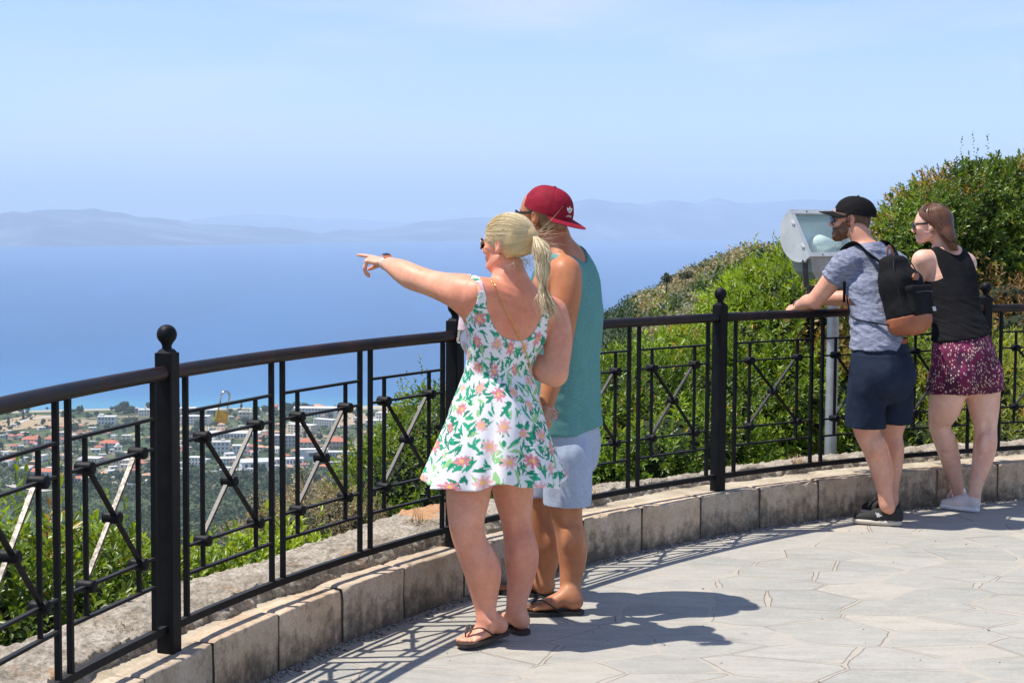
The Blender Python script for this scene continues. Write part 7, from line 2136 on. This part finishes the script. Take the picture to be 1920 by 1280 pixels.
    pocket = field_skin(Pk, 'front_pocket', canvas, bag, it=2, noise=lambda V: fbm(V, 11, 3, 117)*.006)
    zm = MB(); zm.tube([bp(-.10,-.012,.124), bp(0,-.008,.130), bp(.10,-.012,.124)], .0028, 6); zm.build('zip', M_BLACK, pocket)
    zm = MB(); arc = catm([bp(-.145,-.10,.05), bp(-.142,.06,.045), bp(-.10,.175,.028), bp(0,.205,.02), bp(.10,.175,.028), bp(.142,.06,.045), bp(.145,-.10,.05)], 8); zm.tube(arc, .0035, 6); zm.build('zip', M_BLACK, bag)
    dm = MB(); o = bp(.010,.080,.080); 
    Pd = [o+ww*a+vv*b for a, b in ((-.034,0),(-.012,.020),(.030,.018),(.034,0),(.012,-.020),(-.030,-.018))]
    dm.add(Pd+[q+dd*.012 for q in Pd], [tuple(range(5,-1,-1)), tuple(range(6,12))]+[(i,(i+1)%6,6+(i+1)%6,6+i) for i in range(6)]); dm.build('leather_patch', tan, bag)
    lb = MB(); lb.box(bp(.088,-.108,.121), (.034,.024,.004), (ww, vv, dd)); lbo = lb.build('woven_label', simple('grey_label_mat', (.55,.56,.58), .8, bstr=0), bag)
    hm = MB(); hm.tube(catm([bp(-.030,.195,-.035), bp(-.034,.235,-.030), bp(-.018,.268,-.028), bp(.012,.270,-.028), bp(.030,.235,-.030), bp(.028,.195,-.035)], 6), [(.011,.0035)]*31, 8, up=dd); hm.build('grab_handle', tan, bag, smooth=True)
    # shoulder straps: padded over the shoulders, webbing under the arms
    def on(pts, fld, off):
        out = []
        for q in pts:
            q = np.array(q, float)
            for _ in range(30):
                g = fld.normals(q[None])[0]; i = ((q-fld.lo)/fld.h).astype(int)
                if np.any(i < 1) or np.any(i >= fld.n-2): break
                dv = fld.d[tuple(i)]
                if abs(dv-off) < .003: break
                q = q + g*np.clip(off-dv, -.02, .02)
            out.append(q)
        return out
    for s, sh_ in ((-1, lsh), (1, rsh)):
        mid = sh_*.60 + at(1630, 480, 9.58)*.40
        pts = [bp(s*.055,.175,-.05), mid - fw*.085 + vec(0,0,.035), mid + vec(0,0,.078), mid + fw*.075 + vec(0,0,.030), mid + fw*.125 - vec(0,0,.06), mid+fw*.14-vec(0,0,.16)]
        mid_ = on(pts[1:], T, .013)
        q = catm([pts[0]]+mid_, 8)
        sm = MB(); sm.tube(q, [(.033,.0065)]*len(q), 10, up=dd); sm.build('shoulder_strap', canvas, bag, smooth=True)
        e0 = q[-1]; side = sh_*.25 + at(1645, 565, 9.44)*.75 + SH*s*.19 - vec(0,0,.02)
        w = on([side + fw*.03 - vec(0,0,.06), side - fw*.05 - vec(0,0,.12)], T, .015)
        q2 = catm([e0]+w+[bp(s*.135,-.165,-.03)], 8)
        sm = MB(); sm.tube(q2, [(.0125,.0022)]*len(q2), 8, up=dd); sm.build('webbing', canvas, bag, smooth=True)
    pm = MB(); hang = at(1583, 548, 9.38); pm.bar(hang+vec(0,0,.06), hang-vec(0,0,.055), .020, .004, up=fw); pm.build('strap_end', canvas, bag)
    return T
M2 = man_backpack()

# ================================================================== the woman in black
def woman_black():
    root = empty('person', gnd(1800, 955), 'brown-haired woman in a black sleeveless top and maroon patterned shorts leaning on the railing', 'person')
    F = Field((2.10, 9.40, -.01), (3.20, 10.60, 1.80), .0050)
    fw = unit((-.38,.925,0)); SH = unit((.925,.38,0))
    secs = [(at(1807, 716, 9.72), SH, .168, .120), (at(1808, 700, 9.71), SH, .185, .136), (at(1808, 670, 9.72), SH, .172, .125), (at(1802, 630, 9.76), SH, .142, .104), (at(1794, 595, 9.81), SH, .134, .098), (at(1788, 560, 9.86), SH, .146, .104), (at(1783, 525, 9.90), SH, .158, .106), (at(1779, 498, 9.93), SH, .158, .090), (at(1775, 480, 9.95), SH, .125, .066), (at(1770, 468, 9.96), SH, .075, .055)]
    F.chain(secs, own=.012)
    for s in (-1, 1):
        F.add(P_ell(at(1808, 703, 9.72)-fw*.06+SH*s*.085, (.092,.09,.090)), .02); F.add(P_ell(at(1784, 535, 9.9)+fw*.09+SH*s*.068, (.06,.06,.06)), .03)
    lsh = at(1730, 488, 9.86); rsh = at(1811, 494, 10.02)
    torso = F.like(); torso.d = F.d.copy()
    F.add(P_cone(at(1770, 482, 9.94), lsh, .052, .052), .05); F.add(P_cone(at(1785, 482, 9.95), rsh, .052, .052), .05)
    torso.add(P_cone(at(1775, 484, 9.94), lsh*.75+at(1775, 484, 9.94)*.25, .050, .046), .04); torso.add(P_cone(at(1780, 484, 9.95), rsh*.8+at(1780, 484, 9.95)*.2, .050, .046), .04)
    F.add(P_cone(at(1769, 470, 9.96), at(1757, 440, 9.96), .050, .046), .03)
    el, _ = rail_at(1706); el = el+vec(0,0,.040); er, _ = rail_at(1800); er = er+vec(0,0,.04)
    F.limb([(lsh, .055), (lsh*.7+el*.3, .053), (lsh*.35+el*.65, .045), (el, .038)], .035); wl = at(1672, 575, 10.12)
    F.limb([(el, .037), (el*.6+wl*.4, .038), (wl, .025)], .02); add_hand(F, wl, unit(vec(-.8,.3,-.2)), vec(0,0,1), vec(0,1,0), L=.165)
    F.limb([(rsh, .054), (rsh*.6+er*.4, .049), (er, .038)], .035); wr = at(1740, 572, 10.28); F.limb([(er, .037), (er*.6+wr*.4, .037), (wr, .025)], .02); add_hand(F, wr, unit(vec(-.8,.1,-.2)), vec(0,0,1), vec(0,-1,0), L=.165)
    F.limb([(at(1778, 735, 9.70), .102), (at(1771, 765, 9.72), .090), (at(1762, 798, 9.78), .0610), (at(1774, 832, 9.82), .0630), (at(1783, 865, 9.86), .0540), (at(1792, 900, 9.90), .0390), (at(1797, 932, 9.93), .0345)], .03)
    F.limb([(at(1842, 730, 9.76), .102), (at(1845, 765, 9.76), .086), (at(1848, 800, 9.75), .0640), (at(1847, 835, 9.74), .0660), (at(1840, 872, 9.74), .0540), (at(1830, 910, 9.74), .0380), (at(1827, 940, 9.74), .0340)], .03)
    for c_, s_ in ((at(1784, 828, 9.77), .9), (at(1773, 828, 9.76), .85), (at(1855, 832, 9.69), .9), (at(1843, 832, 9.68), .9)): F.add(P_ell(c_, (.024*s_,.024*s_,.058*s_)), .025)
    for c_ in (at(1772, 798, 9.715), at(1850, 800, 9.685)): F.add(P_ell(c_, (.018,.015,.026)), .025, True)
    lh = gnd(1812, 946); lt = gnd(1738, 944); rh = gnd(1837, 961); rt = rh+unit((-.80,.60,0))*.24; dL = unit(lt-lh); dR = unit(rt-rh)
    F.add(P_cone(at(1797, 930, 9.93), lh+dL*.048+vec(0,0,.07), .033, .027), .01); F.add(P_cone(at(1827, 938, 9.74), rh+dR*.048+vec(0,0,.07), .033, .027), .01)
    fr = Frame(at(1745, 425, 9.97), unit((-.93,.36,-.06)), (.02,0,1))
    add_head(F, fr, .97)
    base = (.76,.50,.40); zones = [(lsh, .12, (.80,.50,.37), .6), (at(1840,860,9.7), .3, (.72,.45,.36), .5), (fr.p(-.06,.05,-.02), .05, (.76,.44,.37), .5)]
    skin_obj('body', F, M_SKIN, root, lambda V: skin_cols(V, base, zones), 2)
    # ---- top
    T = torso.like(); T.d = torso.d - .008
    drp = torso.like(); drp.chain([(at(1786, 550, 9.87), SH, .152, .112), (at(1793, 590, 9.82), SH, .150, .115), (at(1802, 628, 9.77), SH, .174, .136), (at(1806, 655, 9.74), SH, .202, .158)], own=.012)
    T.d = smin(T.d, drp.d, .03)
    x, y, z = T.axes(); o = at(1780, 500, 9.93)
    lat = (x-o[0])*SH[0]+(y-o[1])*SH[1]; zt = lambda p: at(1785, p, 9.9)[2]; fo = (x-o[0])*fw[0]+(y-o[1])*fw[1]
    latc = lat + (zt(500)-z)*.0
    nk = np.where(np.abs(latc) < .098, z - (zt(478) + .07*np.clip(np.abs(latc)/.098, 0, 1)**2.0), -1)
    latd = lat - (zt(500)-z)*.12
    arm = np.abs(latd) - (.128 + np.clip((zt(520)-z)/.05, 0, 1)*.10)
    arm = np.where(z > zt(560), arm, -1)
    hem = at(1806, 628, 9.74)[2] + lat*.16
    T.d = np.maximum(T.d, np.maximum(np.maximum(hem-z, nk*.8), arm*.8).astype(np.float32))
    blk = fabric('black_jersey_mat', (.011,.011,.013), .88, wrinkle=10, wstr=.5, namt=.2)
    RT = np.array([[1,0,.35],[0,1,0],[-.3,0,1.]])
    field_skin(T, 'sleeveless_top', blk, root, it=2, noise=lambda V: (1-np.abs(fbm((V@RT)*np.array([.6,.6,3.0]), 8, 3, 121))*2)*.007*np.clip((zt(540)-V[:,2])/.15, .15, 1))
    st = MB()
    pz = [lsh*.45+at(1772,482,9.95)*.55 + SH*-.012 + vec(0,0,.045), at(1742,478,9.80), at(1748,505,9.78), at(1751,525,9.77)]
    # ---- shorts
    S = torso.like()
    S.chain([(at(1805, 632, 9.755), SH, .158, .118), (at(1808, 665, 9.72), SH, .192, .142), (at(1808, 705, 9.71), SH, .208, .155)], own=.01)
    S.limb([(at(1782, 705, 9.70), .118), (at(1773, 745, 9.71), .118)], .02); S.limb([(at(1838, 700, 9.75), .118), (at(1846, 742, 9.755), .120)], .02)
    S.d = smin(S.d, torso.d-.018, .02)
    I = torso.like(); I.limb([(at(1776, 715, 9.70), .107), (at(1770, 760, 9.715), .110)], .01); I.limb([(at(1843, 705, 9.755), .107), (at(1847, 755, 9.755), .111)], .01)
    hz = at(1808, 737, 9.73)[2] + np.clip(lat-.02, 0, 1)*.20
    S.d = np.maximum(S.d, np.maximum(np.maximum(hz-z, z-at(1806, 618, 9.755)[2]), np.where(z < hz+.025, -I.d, -1)).astype(np.float32))
    def shorts_cols(V):
        c = np.repeat([[.115,.005,.046]], len(V), 0)
        th = np.arctan2(V[:,1]-9.73, V[:,0]-at(1808,690,9.73)[0])*.19; v = V[:,2]
        g = fbm(np.stack([th*9, v*9, v*0], -1), 1, 3, 131); c = c*(1+.9*g[:,None]*np.array([1.0,1,1.2])); c = np.where((fbm(np.stack([th*34, v*12, v*0], -1), 1, 2, 133) > .16)[:,None], np.array([.050,.004,.032]), c)
        cu = np.round(th/.0125); rs = np.random.RandomState(3); 
        hsh = np.abs(np.sin(cu*12.9898)*43758.5453) % 1; vv_ = v/.021 + hsh*3; cv = np.round(vv_)
        h2 = np.abs(np.sin(cu*78.233+cv*37.719)*43758.5453) % 1; h3 = np.abs(np.sin(cu*11.13+cv*91.7)*24634.6345) % 1
        on_ = (h2 < .52) & (np.abs(th/.0125-cu)*.0125 < .0019+.0008*h3) & (np.abs(vv_-cv)*.021 < .003+.0040*h3)
        c[on_] = (.66,.50,.42); return np.clip(c, 0, 1)
    V, Q = S.mesh(); N = S.normals(V); V = relax(V, Q, 2, .5)
    V = V + N*(fbm(V*np.array([1,1,.6]), 12, 3, 135)*.012)[:,None]
    link('shorts', mesh_np('shorts', V, Q, shorts_cols(V)), vcol_mat('patterned_shorts_mat', .8, bump_scale=60, bstr=.3, bdist=.004), root, smooth=True)
    # ---- white plimsolls
    wh = simple('white_canvas_mat', (.70,.64,.62), .8, nscale=120, namt=.08); ws = simple('white_rubber_mat', (.74,.74,.78), .55, nscale=40, namt=.05)
    lac = simple('lilac_lace_mat', (.60,.56,.72), .8, nscale=90, namt=.1)
    shoe('shoe', root, lh, lt, .245, wh, ws, accent=lac, high=.08); shoe('shoe', root, rh, rt, .245, wh, ws, right=True, accent=lac, high=.08)
    # ---- long hair falling behind the shoulder
    hf = Field(fr.O-.26, fr.O+.22, .0045)
    hf.add(P_ell(fr.p(0,-.014,.046,sc=.97), (.085,.105,.088), fr.M))
    hf.add(P_cone(fr.p(0,-.055,.02), at(1774, 445, 9.90), .072, .056), .05); hf.add(P_cone(at(1772, 443, 9.90), at(1783, 462, 9.875), .048, .020), .03)
    X, Yv, Z = hf.axes(); q = [(X-fr.O[0])*fr.M[k][0]+(Yv-fr.O[1])*fr.M[k][1]+(Z-fr.O[2])*fr.M[k][2] for k in range(3)]
    line = (q[1]-.062) + 1.05*np.clip(.075-q[2], 0, .20)
    hf.d = np.maximum(hf.d, (line*.7).astype(np.float32))
    HM = hair_mat('long_brown_hair_mat')
    V, Q = hf.mesh(); V = relax(V, Q, 1, .4); Nn = hf.normals(V)
    crown_ = fr.p(0,-.01,.125)
    g = fbm(np.stack([np.arctan2((V-fr.O)@fr.F, (V-fr.O)@fr.R)*11, V[:,2]*2, V[:,0]*0], -1), 1, 3, 141)
    cb = np.array([.105,.045,.022])
    ho = link('hair', mesh_np('hair', V, Q, np.clip(cb*(1+.5*g[:,None]), .01, 1)), HM, root, smooth=True)
    rs = np.random.RandomState(8); n = 1300; m = 16
    az = rs.uniform(-1, 1, n)*3.05 + math.pi; 
    S0 = np.stack([fr.p(math.sin(a)*.01, math.cos(a)*.01+.0, .128) for a in az])
    paths = np.zeros((n, m, 3)); end = at(1786, 468, 9.86)
    sc = np.array([.087,.107,.090]); oo = fr.p(0,-.014,.046,sc=.97)
    for j in range(m):
        s = j/(m-1); 
        t = s*np.where(np.abs(az-math.pi) > 1.75, .2+1.0*np.clip((3.2-np.abs(az-math.pi))/1.4, .35, 1), 1.9)
        dx = np.sin(az)*np.sin(np.minimum(t,1.75)); dy = np.cos(az)*np.sin(np.minimum(t,1.75)); dz = np.cos(np.minimum(t,1.75))
        P = oo + (dx*sc[0])[:,None]*fr.R + (dy*sc[1])[:,None]*fr.F + (dz*sc[2])[:,None]*fr.U
        k = (max(0, s-.62)/.38)*(np.abs(az-math.pi) < 1.9)[:,None]
        E = end + (P-oo)*.28 - fr.U*0
        paths[:,j] = P*(1-k**1.3) + E*k**1.3
    paths += rs.normal(0,.0016,(n,1,3)); 
    for j in range(m): paths[:,j] += rs.normal(0,.0006,(n,3))
    c = np.array([(.13,.055,.028),(.17,.080,.042),(.085,.036,.018),(.21,.105,.055)])[rs.randint(0,4,n)]*rs.uniform(.8,1.2,(n,1))
    hair_strands('hair_strands', paths, .0013, HM, ho, c)
    make_glasses(root, fr, .97)
woman_black()
# ------------------------------------------------------------------ the grey floodlight on its pole behind the railing
def floodlight():
    Y = 10.6; base = at(1557, 846, Y); base[2] = KZ-.05
    root = empty('floodlight', base, 'old grey floodlight with a glass front on a galvanised pole behind the railing', 'floodlight')
    galv = simple('galvanised_mat', (.40,.43,.45), .45, .55, 9, .22, .2, .004); paint = simple('grey_paint_mat', (.50,.53,.54), .5, .15, 7, .16, .25, .004); rust = simple('rusty_iron_mat', (.085,.045,.032), .8, .3, 25, .45); dark = simple('dark_bracket_mat', (.06,.06,.06), .6, .4, 30, .3)
    top = at(1557, 553, Y); px = base[0]
    m = MB(); m.lathe((px, Y, -.3), [(.038,0),(.038,.2),(.0375,top[2]+.3)], 24); pole = m.build('pole', galv, root, smooth=True)
    m = MB(); 
    for k, zz in enumerate((.18,.0)): m.box((px+.0, Y-.040, 1.0-zz), (.012,.006,.012))
    pc = at(1552, 548, Y); m = MB(); m.box((px-.03, Y, pc[2]), (.26,.10,.075)); m.build('mounting_plate', rust, root)
    psi, tau = R_(33), R_(33)
    a = vec(math.cos(psi), math.sin(psi), 0); nh = vec(math.sin(psi), -math.cos(psi), 0); up = vec(0,0,1)
    e = up*math.cos(tau) - nh*math.sin(tau); nn = nh*math.cos(tau) + up*math.sin(tau)
    TL = at(1478, 395, Y-.02); W, H = .47, .345; o = TL + a*W/2 - e*H/2      # centre of the glass frame
    p = lambda x, y, d: o + a*x + e*y + nn*d
    # frame
    m = MB(); t = .030
    for (x, y, w, h_) in ((0, H/2-t/2, W, t), (0, -H/2+t/2, W, t)): m.box(p(x, y, 0), (w, h_, .030), (a, e, nn))
    for x in (-W/2+t/2, W/2-t/2): m.box(p(x, 0, -.001), (t, H-2*t, .030), (a, e, nn))
    fr_ = m.build('front_frame', paint, root)
    for (x, y) in ((-.10,H/2-.014),(.12,H/2-.014),(-.12,-H/2+.014),(.12,-H/2+.014)):
        m = MB(); m.lathe(p(x, y, .014), [(.005,0),(.005,.004),(.002,.006)], 10, axis=nn); m.build('screw', dark, fr_)
    for y in (.085, -.085):
        m = MB(); m.bar(p(-W/2-.004, y+.016, -.010), p(-W/2-.004, y-.016, .004), .010, .008, up=a); m.build('clip', paint, fr_)
    # reflector housing: half round shell with end plates
    m = MB(); n = 18; V = []; F = []
    for k in range(n+1):
        th = math.pi*k/n; y = math.cos(th)*(H/2-.006); d = -.016 - math.sin(th)*.155
        for x in (-W/2+.012, W/2-.012): V.append(p(x, y, d))
        y2 = math.cos(th)*(H/2-.012); d2 = -.016 - math.sin(th)*.148
        for x in (-W/2+.016, W/2-.016): V.append(p(x, y2, d2))
    for k in range(n):
        i, j = 4*k, 4*(k+1); F += [(i, j, j+1, i+1), (i+2, i+3, j+3, j+2), (i, i+2, j+2, j), (i+1, j+1, j+3, i+3)]
    m.add(V, F); hs = m.build('housing', paint, root, smooth=True)
    for s in (-1, 1):
        m = MB(); V = [p(s*(W/2-.010), 0, -.016)]; 
        for k in range(n+1): th = math.pi*k/n; V.append(p(s*(W/2-.010), math.cos(th)*(H/2), -.010-math.sin(th)*.162))
        k0 = len(V); V += [v + a*s*.005 for v in V]; F = [(0,i,i+1) for i in range(1, n+1)]+[(k0,k0+i+1,k0+i) for i in range(1, n+1)]+[(i,k0+i,k0+i+1,i+1) for i in range(1,n+1)]
        m.add(V, F); m.build('end_plate', paint, hs)
    rf = MB(); V = []; F = []
    for k in range(n+1):
        th = math.pi*k/n
        for x in (-W/2+.03, W/2-.03): V.append(p(x, math.cos(th)*(H/2-.020), -.020-math.sin(th)*.135))
    for k in range(n): F.append((2*k, 2*k+1, 2*k+3, 2*k+2))
    rf.add(V, F); rf.build('reflector', simple('reflector_mat', (.74,.82,.82), .40, .35, 20, .06, .1, .004), hs, smooth=True)
    # lamp and holder
    lm = MB(); c0 = p(.10, -.03, -.068); ax = -a; lm.lathe(c0, [(.024,0),(.030,.02),(.044,.055),(.056,.095),(.060,.125),(.052,.155),(.034,.178),(.012,.190)], 24, axis=ax)
    lm.build('lamp', simple('milky_lamp_mat', (.86,.88,.80), .12, 0, 12, .04, 0, spec=.8), root, smooth=True)
    sm = MB(); sm.lathe(c0, [(.024,-.05),(.028,-.045),(.028,-.004),(.020,0)], 20, axis=ax); sm.build('lamp_holder', simple('porcelain_mat', (.62,.64,.58), .4, bstr=0), root, smooth=True)
    g, gn, gl, gb = nodes('dusty_glass_mat'); gn.remove(gb); o_ = gn['Material Output']; tr = gn.new('ShaderNodeBsdfTransparent'); gs = gn.new('ShaderNodeBsdfPrincipled'); gs.inputs['Base Color'].default_value = (.60,.74,.76,1); gs.inputs['Roughness'].default_value = .15; mx = gn.new('ShaderNodeMixShader'); mx.inputs[0].default_value = .12
    tr.inputs[0].default_value = (.94,.985,.985,1); gl.new(tr.outputs[0], mx.inputs[1]); gl.new(gs.outputs[0], mx.inputs[2]); gl.new(mx.outputs[0], o_.inputs[0])
    m = MB(); m.box(p(0, 0, -.004), (W-2*t+.004, H-2*t+.004, .004), (a, e, nn)); m.build('glass', g, root)
    # control-gear box below and the swivel arms
    gb0 = at(1540, 500, Y+.02); m = MB()
    V = []
    for z, w, dp in ((.055, .175, .10), (-.030, .15, .09), (-.075, .10, .07)):
        for i, j in ((-1,-1),(1,-1),(1,1),(-1,1)): V.append(gb0 + a*i*w + nh*-j*dp*.9 + up*z)
    F = [(3,2,1,0),(8,9,10,11)]
    for k in (0, 4): F += [(k+i, k+(i+1)%4, k+4+(i+1)%4, k+4+i) for i in range(4)]
    m.add(V, F); m.build('gear_box', galv, root)
    m = MB(); s0 = at(1509, 487, Y-.16); s1 = at(1512, 537, Y-.16); m.bar(s0, s1, .034, .010, up=(0,1,0), b=.002)
    s2 = vec(px-.14, Y, pc[2]); m.bar(s1, vec(px-.10, Y-.05, pc[2]+.02), .030, .010, up=(0,0,1)); 
    m.build('swivel_arm', dark, root); m = MB()
    s3 = at(1602, 500, Y+.14); m.bar(s3, vec(px+.10, Y+.02, pc[2]+.02), .034, .010, up=(0,1,0)); m.build('swivel_arm', dark, root)
    m = MB(); m.lathe(s0-vec(0,.010,.008), [(.008,-.004),(.010,0),(.010,.006),(.005,.009)], 8, axis=(0,-1,0)); m.build('bolt', galv, root)
floodlight()
# ------------------------------------------------------------------ the hazy summer air over the strait
def build_haze():
    bx0, bx1, by0, by1, bz0, bz1 = -42000, 42000, -300, 62000, -306, 1000
    m = MB(); m.box(((bx0+bx1)/2, (by0+by1)/2, (bz0+bz1)/2), (bx1-bx0, by1-by0, bz1-bz0))
    mt = bpy.data.materials.new('haze_mat'); mt.use_nodes = True
    n, l = mt.node_tree.nodes, mt.node_tree.links; n.clear()
    o = n.new('ShaderNodeOutputMaterial'); v = n.new('ShaderNodeVolumePrincipled')
    v.inputs['Color'].default_value = (.655, .81, .985, 1); v.inputs['Density'].default_value = 7.0e-5
    v.inputs['Anisotropy'].default_value = 0.0
    l.new(v.outputs[0], o.inputs['Volume'])
    tag(m.build('haze', mt), 'pale blue summer haze over the strait and the far hills', 'haze', kind='stuff')
build_haze()
